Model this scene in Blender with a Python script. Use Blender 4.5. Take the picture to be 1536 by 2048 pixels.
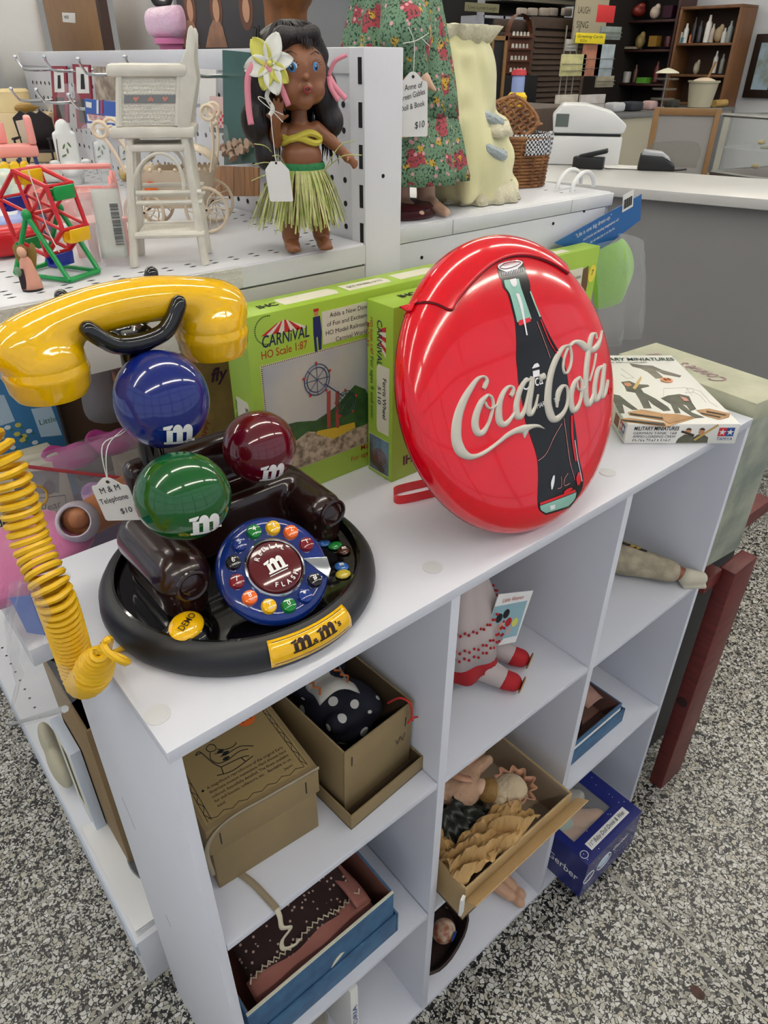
import bpy, bmesh, math, random
import numpy as np
from mathutils import Vector, Matrix, Euler
random.seed(7)
R_ = math.radians
PI = math.pi
sc = bpy.context.scene
for o in list(bpy.data.objects): bpy.data.objects.remove(o)
C = sc.collection

# ---------------------------------------------------------------- camera
YAW, PIT, ROL = R_(40.24978), R_(32.80956), R_(-0.29463)
CAM = np.array([-0.09679, -0.36246, 1.34205]); FPX = 1400.4
_F = np.array([math.sin(YAW)*math.cos(PIT), math.cos(YAW)*math.cos(PIT), -math.sin(PIT)])
_r0 = np.array([math.cos(YAW), -math.sin(YAW), 0.0]); _d0 = np.cross(_F, _r0)
_R = math.cos(ROL)*_r0+math.sin(ROL)*_d0
_D = -math.sin(ROL)*_r0+math.cos(ROL)*_d0
cd = bpy.data.cameras.new('camera'); cam = bpy.data.objects.new('camera', cd); C.objects.link(cam)
cd.sensor_fit = 'VERTICAL'; cd.sensor_height = 32.0; cd.lens = FPX/2048*32.0
cd.clip_start = 0.02; cd.clip_end = 60
cam.matrix_world = Matrix(((_R[0], -_D[0], -_F[0], CAM[0]), (_R[1], -_D[1], -_F[1], CAM[1]), (_R[2], -_D[2], -_F[2], CAM[2]), (0, 0, 0, 1)))
sc.camera = cam

def at(px, py, ax, v):
    """measured photo position -> world point on the plane ax = v"""
    d = _F+_R*(px-768)/FPX+_D*(py-1024)/FPX
    i = 'xyz'.index(ax); t = (v-CAM[i])/d[i]
    return Vector(CAM+t*d)

# ---------------------------------------------------------------- light
w = bpy.data.worlds.new('world'); sc.world = w; w.use_nodes = True
w.node_tree.nodes['Background'].inputs[0].default_value = (0.80, 0.88, 1.0, 1)
w.node_tree.nodes['Background'].inputs[1].default_value = 0.55
sc.view_settings.view_transform = 'Standard'; sc.view_settings.look = 'None'
sc.view_settings.gamma = 1; sc.view_settings.use_curve_mapping = False
sc.view_settings.exposure = 0.34

# ---------------------------------------------------------------- materials
def lin(c):
    return c/12.92 if c <= 0.04045 else ((c+0.055)/1.055)**2.4
def hx(h):
    h = h.lstrip('#')
    return tuple(lin(int(h[i:i+2], 16)/255) for i in (0, 2, 4))+(1,)
MATS = {}
def M(name, col='#ffffff', rough=0.5, metal=0, var=0, vscale=8, bump=0, bscale=40, coat=0, alpha=1, trans=0, emis=0, sheen=0, col2=None, stretch=(1, 1, 1), sss=0, spec=None, detail=4):
    if name in MATS: return MATS[name]
    m = bpy.data.materials.new(name); m.use_nodes = True
    nt = m.node_tree; b = nt.nodes['Principled BSDF']
    b.inputs['Roughness'].default_value = rough; b.inputs['Metallic'].default_value = metal
    b.inputs['Base Color'].default_value = hx(col)
    if coat: b.inputs['Coat Weight'].default_value = coat; b.inputs['Coat Roughness'].default_value = 0.04
    if alpha < 1: b.inputs['Alpha'].default_value = alpha
    if trans: b.inputs['Transmission Weight'].default_value = trans
    if sheen: b.inputs['Sheen Weight'].default_value = sheen
    if spec is not None: b.inputs['Specular IOR Level'].default_value = spec
    if sss: b.inputs['Subsurface Weight'].default_value = sss; b.inputs['Subsurface Radius'].default_value = (.01, .006, .004)
    if emis:
        b.inputs['Emission Color'].default_value = hx(col); b.inputs['Emission Strength'].default_value = emis
    if var or bump:
        tc = nt.nodes.new('ShaderNodeTexCoord'); mp = nt.nodes.new('ShaderNodeMapping'); mp.inputs['Scale'].default_value = stretch
        nt.links.new(tc.outputs['Object'], mp.inputs[0])
    if var:
        n = nt.nodes.new('ShaderNodeTexNoise'); n.inputs['Scale'].default_value = vscale; n.inputs['Detail'].default_value = detail
        nt.links.new(mp.outputs[0], n.inputs['Vector'])
        mx = nt.nodes.new('ShaderNodeMix'); mx.data_type = 'RGBA'
        a = hx(col); bcol = hx(col2) if col2 else tuple(x*(1-var) for x in a[:3])+(1,)
        mx.inputs[6].default_value = a; mx.inputs[7].default_value = bcol
        rp = nt.nodes.new('ShaderNodeValToRGB'); rp.color_ramp.elements[0].position = .38; rp.color_ramp.elements[1].position = .62
        nt.links.new(n.outputs[0], rp.inputs[0]); nt.links.new(rp.outputs[0], mx.inputs[0]); nt.links.new(mx.outputs[2], b.inputs['Base Color'])
    if bump:
        n2 = nt.nodes.new('ShaderNodeTexNoise'); n2.inputs['Scale'].default_value = bscale; n2.inputs['Detail'].default_value = 3
        nt.links.new(mp.outputs[0], n2.inputs['Vector'])
        bp = nt.nodes.new('ShaderNodeBump'); bp.inputs['Strength'].default_value = min(1, bump); bp.inputs['Distance'].default_value = 0.003
        nt.links.new(n2.outputs[0], bp.inputs['Height']); nt.links.new(bp.outputs[0], b.inputs['Normal'])
    MATS[name] = m
    return m

def dots_mat(name, base, dot, scale, size, rough=.8, dot2=None, layers=1):
    """fabric with scattered printed dots or sprigs (voronoi cells)"""
    if name in MATS: return MATS[name]
    m = M(name, base, rough); nt = m.node_tree; b = nt.nodes['Principled BSDF']
    tc = nt.nodes.new('ShaderNodeTexCoord'); prev = None
    cols = [dot, dot2 or dot]; src = tc.outputs['Object']
    if layers > 1:
        nz = nt.nodes.new('ShaderNodeTexNoise'); nz.inputs['Scale'].default_value = scale*4; nt.links.new(src, nz.inputs['Vector'])
        wm = nt.nodes.new('ShaderNodeMix'); wm.data_type = 'RGBA'; wm.inputs[0].default_value = .55/scale; nt.links.new(src, wm.inputs[6]); nt.links.new(nz.outputs['Color'], wm.inputs[7]); src = wm.outputs[2]
    for k in range(layers):
        v = nt.nodes.new('ShaderNodeTexVoronoi'); v.inputs['Scale'].default_value = scale*(1+.6*k); v.inputs['Randomness'].default_value = .8 if layers > 1 else .55
        nt.links.new(src, v.inputs['Vector'])
        lt = nt.nodes.new('ShaderNodeMath'); lt.operation = 'LESS_THAN'; lt.inputs[1].default_value = size*(1-.25*k)
        nt.links.new(v.outputs['Distance'], lt.inputs[0])
        mx = nt.nodes.new('ShaderNodeMix'); mx.data_type = 'RGBA'; mx.inputs[6].default_value = hx(base); mx.inputs[7].default_value = hx(cols[k % 2])
        if prev: nt.links.new(prev.outputs[2], mx.inputs[6])
        nt.links.new(lt.outputs[0], mx.inputs[0]); prev = mx
    nt.links.new(prev.outputs[2], b.inputs['Base Color'])
    return m

def terrazzo():
    m = M('terrazzo', '#111111', .32); nt = m.node_tree; b = nt.nodes['Principled BSDF']; L = nt.links.new
    tc = nt.nodes.new('ShaderNodeTexCoord')
    nz = nt.nodes.new('ShaderNodeTexNoise'); nz.inputs['Scale'].default_value = 55; L(tc.outputs['Object'], nz.inputs['Vector'])
    wm = nt.nodes.new('ShaderNodeMix'); wm.data_type = 'RGBA'; wm.inputs[0].default_value = .012; L(tc.outputs['Object'], wm.inputs[6]); L(nz.outputs['Color'], wm.inputs[7])
    prev = None
    for sc_, th, dark in ((290, .09, .52), (135, .085, .34)):
        v = nt.nodes.new('ShaderNodeTexVoronoi'); v.feature = 'F1'; v.inputs['Scale'].default_value = sc_; L(wm.outputs[2], v.inputs['Vector'])
        e = nt.nodes.new('ShaderNodeTexVoronoi'); e.feature = 'DISTANCE_TO_EDGE'; e.inputs['Scale'].default_value = sc_; L(wm.outputs[2], e.inputs['Vector'])
        gt = nt.nodes.new('ShaderNodeMath'); gt.operation = 'GREATER_THAN'; gt.inputs[1].default_value = th; L(e.outputs['Distance'], gt.inputs[0])
        sp = nt.nodes.new('ShaderNodeSeparateColor'); L(v.outputs['Color'], sp.inputs[0])
        g2 = nt.nodes.new('ShaderNodeMath'); g2.operation = 'GREATER_THAN'; g2.inputs[1].default_value = dark; L(sp.outputs[0], g2.inputs[0])
        mu = nt.nodes.new('ShaderNodeMath'); mu.operation = 'MULTIPLY'; L(gt.outputs[0], mu.inputs[0]); L(g2.outputs[0], mu.inputs[1])
        rp = nt.nodes.new('ShaderNodeValToRGB'); rp.color_ramp.interpolation = 'CONSTANT'; L(sp.outputs[1], rp.inputs[0])
        els = rp.color_ramp.elements
        els[0].position = 0; els[0].color = hx('#b9b7b0'); els[1].position = .3; els[1].color = hx('#a5a297')
        for ps, cc in ((.5, '#c6c5c0'), (.66, '#8a867b'), (.8, '#aea897'), (.92, '#5f5d58')):
            x = els.new(ps); x.color = hx(cc)
        mx = nt.nodes.new('ShaderNodeMix'); mx.data_type = 'RGBA'; mx.inputs[6].default_value = hx('#121213'); L(rp.outputs[0], mx.inputs[7]); L(mu.outputs[0], mx.inputs[0])
        if prev: L(prev.outputs[2], mx.inputs[6])
        prev = mx
    L(prev.outputs[2], b.inputs['Base Color'])
    return m

# ---------------------------------------------------------------- mesh helpers
def V3(*a): return np.array(a if len(a) > 1 else a[0], float)
def basis(d):
    d = V3(d); d = d/np.linalg.norm(d)
    a = V3(0, 0, 1) if abs(d[2]) < .9 else V3(1, 0, 0)
    u = np.cross(a, d); u /= np.linalg.norm(u)
    return u, np.cross(d, u), d
class MB:
    def __init__(s): s.v = []; s.f = []
    def add(s, vs, fs):
        o = len(s.v); s.v += [tuple(map(float, p)) for p in vs]; s.f += [tuple(i+o for i in q) for q in fs]; return s
    def box(s, a, b, rot=None, piv=None):
        x0, y0, z0 = a; x1, y1, z1 = b
        vs = [(x, y, z) for z in (z0, z1) for y in (y0, y1) for x in (x0, x1)]
        if rot is not None:
            c = V3(piv if piv is not None else [(a[i]+b[i])/2 for i in range(3)]); m = np.array(Euler(rot).to_matrix())
            vs = [m@(V3(p)-c)+c for p in vs]
        return s.add(vs, [(0, 2, 3, 1), (4, 5, 7, 6), (0, 1, 5, 4), (2, 6, 7, 3), (0, 4, 6, 2), (1, 3, 7, 5)])
    def cbox(s, c, d, rot=None):
        c = V3(c); h = V3(d)/2; return s.box(c-h, c+h, rot, c)
    def tube(s, pts, r, n=8, caps=True, closed=False):
        pts = [V3(p) for p in pts]; k = len(pts); rs = r if hasattr(r, '__len__') else [r]*k
        rings = []; u = None
        for i in range(k):
            if closed: d = pts[(i+1) % k]-pts[i-1]
            else: d = pts[min(i+1, k-1)]-pts[max(i-1, 0)]
            d = d/(np.linalg.norm(d)+1e-12)
            if u is None: u, v, _ = basis(d)
            else:
                u = u-d*np.dot(u, d); u /= (np.linalg.norm(u)+1e-12); v = np.cross(d, u)
            rings.append([pts[i]+rs[i]*(math.cos(2*PI*j/n)*u+math.sin(2*PI*j/n)*v) for j in range(n)])
        vs = [p for q in rings for p in q]; fs = []
        for i in range(k if closed else k-1):
            i2 = (i+1) % k
            for j in range(n): fs.append((i*n+j, i*n+(j+1) % n, i2*n+(j+1) % n, i2*n+j))
        if caps and not closed: fs += [tuple(range(n))[::-1], tuple((k-1)*n+j for j in range(n))]
        return s.add(vs, fs)
    def cyl(s, a, b, r, r2=None, n=16): return s.tube([a, b], [r, r if r2 is None else r2], n)
    def lathe(s, prof, n=32, o=(0, 0, 0), ax=None, sx=1, sy=1, a0=0, a1=2*PI):
        """profile [(r,z)] about z (or about direction ax)"""
        o = V3(o)
        u, v, d = (V3(1, 0, 0), V3(0, 1, 0), V3(0, 0, 1)) if ax is None else basis(ax)
        full = abs(a1-a0-2*PI) < 1e-6; cols = n if full else n+1
        vs = []; fs = []
        for r, z in prof:
            for j in range(cols):
                t = a0+(a1-a0)*j/n; vs.append(o+u*(r*sx*math.cos(t))+v*(r*sy*math.sin(t))+d*z)
        for i in range(len(prof)-1):
            for j in range(n):
                j2 = (j+1) % cols; fs.append((i*cols+j, i*cols+j2, (i+1)*cols+j2, (i+1)*cols+j))
        s.add(vs, fs)
        return s
    def ell(s, c, r, n=16, rot=None):
        r = r if hasattr(r, '__len__') else (r, r, r); c = V3(c); m = np.array(Euler(rot).to_matrix()) if rot is not None else np.eye(3)
        k = max(6, n//2); vs = []; fs = []
        for i in range(k+1):
            a = PI*i/k
            for j in range(n):
                t = 2*PI*j/n; vs.append(c+m@V3(r[0]*math.sin(a)*math.cos(t), r[1]*math.sin(a)*math.sin(t), -r[2]*math.cos(a)))
        for i in range(k):
            for j in range(n): fs.append((i*n+j, i*n+(j+1) % n, (i+1)*n+(j+1) % n, (i+1)*n+j))
        return s.add(vs, fs)
    def prism(s, poly, z0, z1, O=(0, 0, 0), U=(1, 0, 0), W=(0, 1, 0)):
        """2d polygon extruded along U x W from z0 to z1"""
        O, U, W = V3(O), V3(U), V3(W); N = np.cross(U, W); N = N/np.linalg.norm(N); k = len(poly)
        ar = sum(poly[i][0]*poly[(i+1) % k][1]-poly[(i+1) % k][0]*poly[i][1] for i in range(k))
        if ar < 0: poly = poly[::-1]
        vs = [O+U*x+W*y+N*z0 for x, y in poly]+[O+U*x+W*y+N*z1 for x, y in poly]
        return s.add(vs, [tuple(range(k))[::-1], tuple(range(k, 2*k))]+[(i, (i+1) % k, k+(i+1) % k, k+i) for i in range(k)])
    def grid(s, fn, nu, nv, cu=False, cv=False):
        vs = [fn(i/(nu if cu else nu-1), j/(nv if cv else nv-1)) for i in range(nu) for j in range(nv)]; fs = []
        for i in range(nu if cu else nu-1):
            for j in range(nv if cv else nv-1):
                i2, j2 = (i+1) % nu, (j+1) % nv; fs.append((i*nv+j, i2*nv+j, i2*nv+j2, i*nv+j2))
        return s.add(vs, fs)
    def loft(s, rings, caps=True):
        n = len(rings[0]); k = len(rings); vs = [p for q in rings for p in q]
        fs = [(i*n+j, i*n+(j+1) % n, (i+1)*n+(j+1) % n, (i+1)*n+j) for i in range(k-1) for j in range(n)]
        if caps: fs += [tuple(range(n))[::-1], tuple((k-1)*n+j for j in range(n))]
        return s.add(vs, fs)
    def ring(s, c, R, r, ax=(0, 0, 1), n=32, m=8, sx=1, sy=1):
        u, v, d = basis(ax); c = V3(c)
        return s.tube([c+R*(sx*math.cos(2*PI*i/n)*u+sy*math.sin(2*PI*i/n)*v) for i in range(n)], r, m, closed=True)
    def xf(s, O=(0, 0, 0), U=(1, 0, 0), W=(0, 1, 0), N=None):
        O, U, W = V3(O), V3(U), V3(W); N = np.cross(U, W) if N is None else V3(N)
        s.v = [tuple(O+U*p[0]+W*p[1]+N*p[2]) for p in s.v]; return s
    def jit(s, a, seed=1):
        rn = random.Random(seed); s.v = [tuple(c+rn.uniform(-a, a) for c in p) for p in s.v]; return s
    def build(s, name, mat, parent=None, smooth=False, bev=0, seg=2, solid=0, sub=0, label=None, ang=40, loc=None, rot=None):
        me = bpy.data.meshes.new(name); me.from_pydata(s.v, [], s.f); me.validate(clean_customdata=False)
        bm = bmesh.new(); bm.from_mesh(me)
        bmesh.ops.remove_doubles(bm, verts=bm.verts, dist=1e-7)
        bmesh.ops.recalc_face_normals(bm, faces=bm.faces)
        if bev:
            es = [e for e in bm.edges if len(e.link_faces) == 2 and e.calc_face_angle(0) > .5]
            bmesh.ops.bevel(bm, geom=es, offset=bev, segments=seg, affect='EDGES', profile=.5)
        bm.to_mesh(me); bm.free()
        me.materials.append(mat)
        o = bpy.data.objects.new(name, me); C.objects.link(o)
        if solid:
            md = o.modifiers.new('s', 'SOLIDIFY'); md.thickness = solid; md.offset = 0
        if sub:
            md = o.modifiers.new('u', 'SUBSURF'); md.levels = sub; md.render_levels = sub
        if smooth or bev:
            me.polygons.foreach_set('use_smooth', [True]*len(me.polygons)); 
            if not sub: me.set_sharp_from_angle(angle=R_(ang))
        if parent is not None: o.parent = parent
        if loc is not None: o.location = loc
        if rot is not None: o.rotation_euler = rot
        if label: o['label'] = label
        return o

def thing(name, label, cat, loc=(0, 0, 0), rz=0, group=None, rot=None):
    o = bpy.data.objects.new(name, None); C.objects.link(o); o.location = Vector(loc); o.empty_display_size = .02
    o.rotation_euler = rot if rot is not None else (0, 0, rz)
    return tag(o, label, cat, group)
def tag(o, label, cat, group=None):
    o['label'] = label; o['category'] = cat
    if group: o['group'] = group
    return o
def struct(o, label=None):
    o['kind'] = 'structure'
    if label: o['label'] = label
    return o
def copy_tree(o, parent=None):
    c = o.copy(); C.objects.link(c); c.parent = parent
    for ch in list(o.children): copy_tree(ch, c)
    return c

_tc = {}
def txt(parent, s, mat, O, U, W, h, width=None, al='L', shear=0, bold=0, th=.0003, name='lettering', fn=None, maxw=None):
    """flat print: string s on the plane O + xU + yW of the parent, capital height h"""
    key = (s, shear, bold)
    if key not in _tc:
        cu = bpy.data.curves.new('t', 'FONT'); cu.body = s; cu.size = 1; cu.shear = shear; cu.offset = bold; cu.resolution_u = 3
        ob = bpy.data.objects.new('t', cu); C.objects.link(ob)
        me = bpy.data.meshes.new_from_object(ob.evaluated_get(bpy.context.evaluated_depsgraph_get()))
        _tc[key] = ([tuple(v.co) for v in me.vertices], [tuple(p.vertices) for p in me.polygons])
        bpy.data.objects.remove(ob); bpy.data.curves.remove(cu); bpy.data.meshes.remove(me)
    vs, fs = _tc[key]
    if not vs: return None
    k = h/.70; xs = [v[0] for v in vs]; x0, x1 = min(xs), max(xs); kx = k
    if width: kx = width/(x1-x0)
    if maxw and (x1-x0)*kx > maxw: kx = maxw/(x1-x0)
    off = {'L': 0, 'C': .5, 'R': 1}[al]*(x1-x0)*kx
    O, U, W = V3(O), V3(U), V3(W); N = np.cross(U, W); N /= np.linalg.norm(N)
    if fn is None: fn = lambda x, y, z: O+U*x+W*y+N*z
    mb = MB(); n = len(vs)
    mb.v = [tuple(fn((v[0]-x0)*kx-off, v[1]*k, th)) for v in vs]
    mb.f = list(fs)
    me = bpy.data.meshes.new(name); me.from_pydata(mb.v, [], mb.f); me.materials.append(mat)
    o = bpy.data.objects.new(name, me); C.objects.link(o); o.parent = parent
    return o
def decal(parent, name, polys, mat, O, U, W, th=.0003, lift=0):
    mb = MB()
    for p in polys: mb.prism(list(p), lift, lift+th, O, U, W)
    return mb.build(name, mat, parent)
def circ(cx, cy, r, n=20, ry=None, a0=0, a1=2*PI):
    ry = r if ry is None else ry
    return [(cx+r*math.cos(a0+(a1-a0)*i/n), cy+ry*math.sin(a0+(a1-a0)*i/n)) for i in range(n)]
def rect(x0, y0, x1, y1): return [(x0, y0), (x1, y0), (x1, y1), (x0, y1)]
def stroke(pts, wd):
    """polyline with width(s) -> outline polygon"""
    n = len(pts); ws = wd if hasattr(wd, '__len__') else [wd]*n; a = []; b = []
    for i in range(n):
        p, q = pts[max(0, i-1)], pts[min(n-1, i+1)]; dx, dy = q[0]-p[0], q[1]-p[1]; l = math.hypot(dx, dy) or 1
        nx, ny = -dy/l*ws[i]/2, dx/l*ws[i]/2
        a.append((pts[i][0]+nx, pts[i][1]+ny)); b.append((pts[i][0]-nx, pts[i][1]-ny))
    return a+b[::-1]
def crv(pts, n=8, closed=False):
    """Catmull-Rom through points (any dimension)"""
    P = [V3(p) for p in pts]; k = len(P); out = []
    for i in range(k if closed else k-1):
        if closed: p0, p1, p2, p3 = P[i-1], P[i], P[(i+1) % k], P[(i+2) % k]
        else: p0, p1, p2, p3 = P[max(i-1, 0)], P[i], P[i+1], P[min(i+2, k-1)]
        for j in range(n):
            t = j/n; out.append(.5*((2*p1)+(-p0+p2)*t+(2*p0-5*p1+4*p2-p3)*t*t+(-p0+3*p1-3*p2+p3)*t**3))
    if not closed: out.append(P[-1])
    return [tuple(map(float, p)) for p in out]

# signed distance shapes -> one continuous organic mesh (surface nets)
def sd_cap(X, a, b, ra, rb):
    a, b = V3(a), V3(b); d = b-a; t = np.clip(((X-a)@d)/max(d@d, 1e-12), 0, 1)
    return np.linalg.norm(X-a-t[..., None]*d, axis=-1)-(ra+(rb-ra)*t)
def sd_ell(X, c, r, rot=None):
    Y = X-V3(c)
    if rot is not None: Y = Y@np.array(Euler(rot).to_matrix())
    r = V3(r); k0 = np.linalg.norm(Y/r, axis=-1); k1 = np.linalg.norm(Y/(r*r), axis=-1)+1e-9
    return k0*(k0-1)/k1
def sd_box(X, c, hsz, rd, rot=None):
    Y = X-V3(c)
    if rot is not None: Y = Y@np.array(Euler(rot).to_matrix())
    q = np.abs(Y)-(V3(hsz)-rd)
    return np.linalg.norm(np.maximum(q, 0), axis=-1)+np.minimum(q.max(-1), 0)-rd
def sdf(prims, h, k=.004):
    """prims: ('c',a,b,ra,rb) ('e',c,r[,rot]) ('b',c,half,round[,rot]); leading '-' subtracts"""
    P = []
    for p in prims:
        t = p[0].lstrip('-')
        if p[0][0] == '-': continue
        if t == 'c': m = max(p[3], p[4]); P += [V3(p[1])-m, V3(p[1])+m, V3(p[2])-m, V3(p[2])+m]
        elif t == 'e': m = max(p[2]); P += [V3(p[1])-m, V3(p[1])+m]
        else: m = np.linalg.norm(p[2]); P += [V3(p[1])-m, V3(p[1])+m]
    lo = np.min(P, 0)-3*h; hi = np.max(P, 0)+3*h; n = np.ceil((hi-lo)/h).astype(int)+1
    G = np.stack(np.meshgrid(*[lo[i]+h*np.arange(n[i]) for i in range(3)], indexing='ij'), -1); D = None
    for p in prims:
        t = p[0].lstrip('-')
        d = sd_cap(G, *p[1:]) if t == 'c' else sd_ell(G, *p[1:]) if t == 'e' else sd_box(G, *p[1:])
        if D is None: D = d
        elif p[0][0] == '-':
            hh = np.clip(.5-.5*(D+d)/k, 0, 1); D = D*(1-hh)-d*hh+k*hh*(1-hh)
        else:
            hh = np.clip(.5+.5*(D-d)/k, 0, 1); D = D*(1-hh)+d*hh-k*hh*(1-hh)
    return nets(D, lo, h)
def nets(D, lo, h):
    S = D < 0; cs = [(i, j, k) for i in (0, 1) for j in (0, 1) for k in (0, 1)]
    sh = tuple(x-1 for x in D.shape); sl = lambda c: tuple(slice(c[i], c[i]+sh[i]) for i in range(3))
    acc = np.zeros(sh+(3,)); cnt = np.zeros(sh)
    for a in cs:
        for ax in range(3):
            if a[ax]: continue
            b = tuple(a[i]+(i == ax) for i in range(3)); da, db = D[sl(a)], D[sl(b)]; m = S[sl(a)] != S[sl(b)]
            t = np.where(m, da/np.where(m, da-db, 1), 0)
            for i in range(3): acc[..., i] += np.where(m, a[i]+(t if i == ax else 0), 0)
            cnt += m
    act = cnt > 0; idx = -np.ones(sh, int); idx[act] = np.arange(act.sum())
    w_ = np.argwhere(act); vs = lo+h*(w_+acc[act]/cnt[act][:, None]); fs = []
    for ax in range(3):
        o1, o2 = (ax+1) % 3, (ax+2) % 3
        s0 = [slice(1, -1)]*3; s0[ax] = slice(0, -1); s1 = list(s0); s1[ax] = slice(1, None)
        m = S[tuple(s0)] != S[tuple(s1)]; ii = np.argwhere(m); st = np.array([1, 1, 1]); st[ax] = 0; ii = ii+st
        e1 = np.zeros(3, int); e1[o1] = 1; e2 = np.zeros(3, int); e2[o2] = 1
        if len(ii):
            q = np.stack([idx[tuple((ii-e1-e2).T)], idx[tuple((ii-e2).T)], idx[tuple(ii.T)], idx[tuple((ii-e1).T)]], 1)
            fs += [tuple(map(int, r)) for r in q if (r >= 0).all()]
    mb = MB(); mb.v = [tuple(map(float, p)) for p in vs]; mb.f = fs
    return mb

def spol(polys, fn, cuts=2):
    """flat polygons finely divided and mapped onto a curved surface by fn(x, y)"""
    bm = bmesh.new()
    for p in polys:
        vs = [bm.verts.new((x, y, 0)) for x, y in p]; bm.faces.new(vs)
    bmesh.ops.triangulate(bm, faces=bm.faces[:]); bmesh.ops.subdivide_edges(bm, edges=bm.edges[:], cuts=cuts, use_grid_fill=True)
    bm.verts.index_update(); mb = MB(); mb.v = [tuple(map(float, fn(v.co.x, v.co.y))) for v in bm.verts]; mb.f = [tuple(v.index for v in f.verts) for f in bm.faces]; bm.free()
    return mb

# ================================================================ setting
white = M('white_laminate', '#d6d8e0', .38, var=.02, vscale=3)
wmetal = M('white_shelf_metal', '#d6d7db', .42, var=.05, vscale=5, bump=.05, bscale=200)
black = M('black_plastic', '#0c0c0d', .28)
dark = M('dark_void', '#0a0a0a', .8)
chrome = M('chrome', '#c9cdd2', .18, metal=1)
steel = M('brushed_steel', '#b9bcc0', .35, metal=1)
paper = M('white_paper', '#e6e5e2', .7)
inkb = M('black_ink', '#141414', .8)
cream_p = M('cream_plastic', '#e6d9bf', .38)

fl = struct(MB().box((-3, -3.2, -.05), (9.5, 10, 0)).build('floor', terrazzo()))
stripm = M('zinc_strip', '#8e8d86', .4, metal=.7)
for k, (a, b) in enumerate((((.742, -3.2), (.748, 10)), ((-3, .335), (9.5, .341)), ((-1.6, -3.2), (-1.594, 10)))):
    MB().box((a[0], a[1], 0), (b[0], b[1], .0008)).build('divider_strip', stripm, fl)
decal(fl, 'rust_stain', [circ(.682, -.282, .010, 12, .013), ], M('rust_stain', '#4d3226', .7, var=.5, vscale=80), (0, 0, 0), (1, 0, 0), (0, 1, 0))
ceil_m = M('ceiling_white', '#e9e9e6', .9)
struct(MB().box((-3, -3.2, 3.2), (9.5, 10, 3.3)).build('ceiling', ceil_m))
wallm = M('wall_paint', '#cdd0d4', .8, var=.04, vscale=1.5)
struct(MB().box((-3, 9.9, 0), (9.5, 10, 3.2)).build('wall_back', wallm))
struct(MB().box((7.85, -3.2, 0), (7.95, 9.9, 3.2)).build('wall_right', wallm))
# shop windows on the two open sides: frames with clear openings
frm = M('window_frame_metal', '#9a9c9e', .4, metal=.6)
def winwall(name, p, q, n):
    p, q = V3(p), V3(q); mb = MB(); d = (q-p)/n
    for i in range(n+1): mb.tube([p+d*i, p+d*i+V3(0, 0, 3.2)], .04, 4)
    for z in (.5, 1.5, 2.5, 3.15): mb.tube([p+V3(0, 0, z), q+V3(0, 0, z)], .03, 4)
    return struct(mb.build(name, frm))
winwall('window_1', (-3, -3.2, 0), (9.5, -3.2, 0), 9)
winwall('window_2', (-3, 10, 0), (-3, -3.2, 0), 9)
lampm = M('lamp_diffuser', '#fff9ee', .5, emis=15)
hous = M('lamp_housing', '#dfe0e0', .5)
rows = [('beside the front windows', -1.9), ('over the toy shelves', .15), ('over the sales counter', 2.5), ('near the back of the shop', 5.2)]
for rn_, yy in rows:
    for xi, xx in enumerate((-1.9, .7, 3.3, 5.9)):
        t = thing('ceiling_light', '%s fluorescent ceiling light from the left %s' % (('first', 'second', 'third', 'fourth')[xi], rn_), 'lamp', (xx, yy, 3.2), group='fluorescent ceiling lights')
        MB().box((-1.15, -.09, -.05), (1.15, .09, 0)).build('housing', hous, t)
        for s_ in (-1, 1): MB().cyl((-1.12, .045*s_, -.075), (1.12, .045*s_, -.075), .02, n=10).build('tube', lampm, t, smooth=True)

# ================================================================ cube shelf
W_, DEP, H = .91, .294, .909
ts, td, tt, th_, hc = .0105, .0126, .0128, .0104, .2875
cw = (W_-2*ts-2*td)/3
cs_ = thing('cube_shelf', 'white nine-cube laminate shelf unit standing in front of the toy racks', 'shelf')
MB().box((0, 0, H-tt), (W_, DEP, H)).build('top_panel', white, cs_, bev=.0006)
MB().box((0, .0004, 0), (ts, DEP, H-tt)).build('side_panel', white, cs_, bev=.0005)
MB().box((W_-ts, .0004, 0), (W_, DEP, H-tt)).build('side_panel', white, cs_, bev=.0005)
cx_ = [ts, ts+cw+td, ts+2*(cw+td)]
for i in (0, 1): MB().box((cx_[i]+cw, .0006, .012), (cx_[i]+cw+td, DEP-.005, H-tt)).build('divider', white, cs_, bev=.0005)
S1 = H-tt-hc; S2 = S1-th_-hc; S3 = S2-th_-hc
for i in range(3):
    for s_ in (S1, S2): MB().box((cx_[i]+.0008, .0012, s_-th_), (cx_[i]+cw-.0008, DEP-.005, s_)).build('shelf', white, cs_, bev=.0005)
MB().box((ts, .001, S3-.012), (W_-ts, DEP-.005, S3)).build('bottom_panel', white, cs_, bev=.0005)
MB().box((ts, DEP-.005, 0), (W_-ts, DEP-.001, H-tt)).build('back_panel', white, cs_)
capm = M('screw_cover', '#cfd0d2', .3)
for px, py in ((118, 1157), (315, 1430), (865, 1135), (1215, 945)):
    p = at(px, py, 'z', H); MB().cyl((p.x, p.y, H), (p.x, p.y, H+.0007), .0105, n=24).build('screw_cover', capm, cs_)
scr = M('scratch_grey', '#9a9ba1', .7)
for q_ in ([(.045, .60), (.062, .575), (.066, .56)], [(.09, .40), (.1, .385)]): decal(cs_, 'scratch', [stroke(q_, .0016)], scr, (0, .28, 0), (0, -1, 0), (0, 0, 1))

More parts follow.
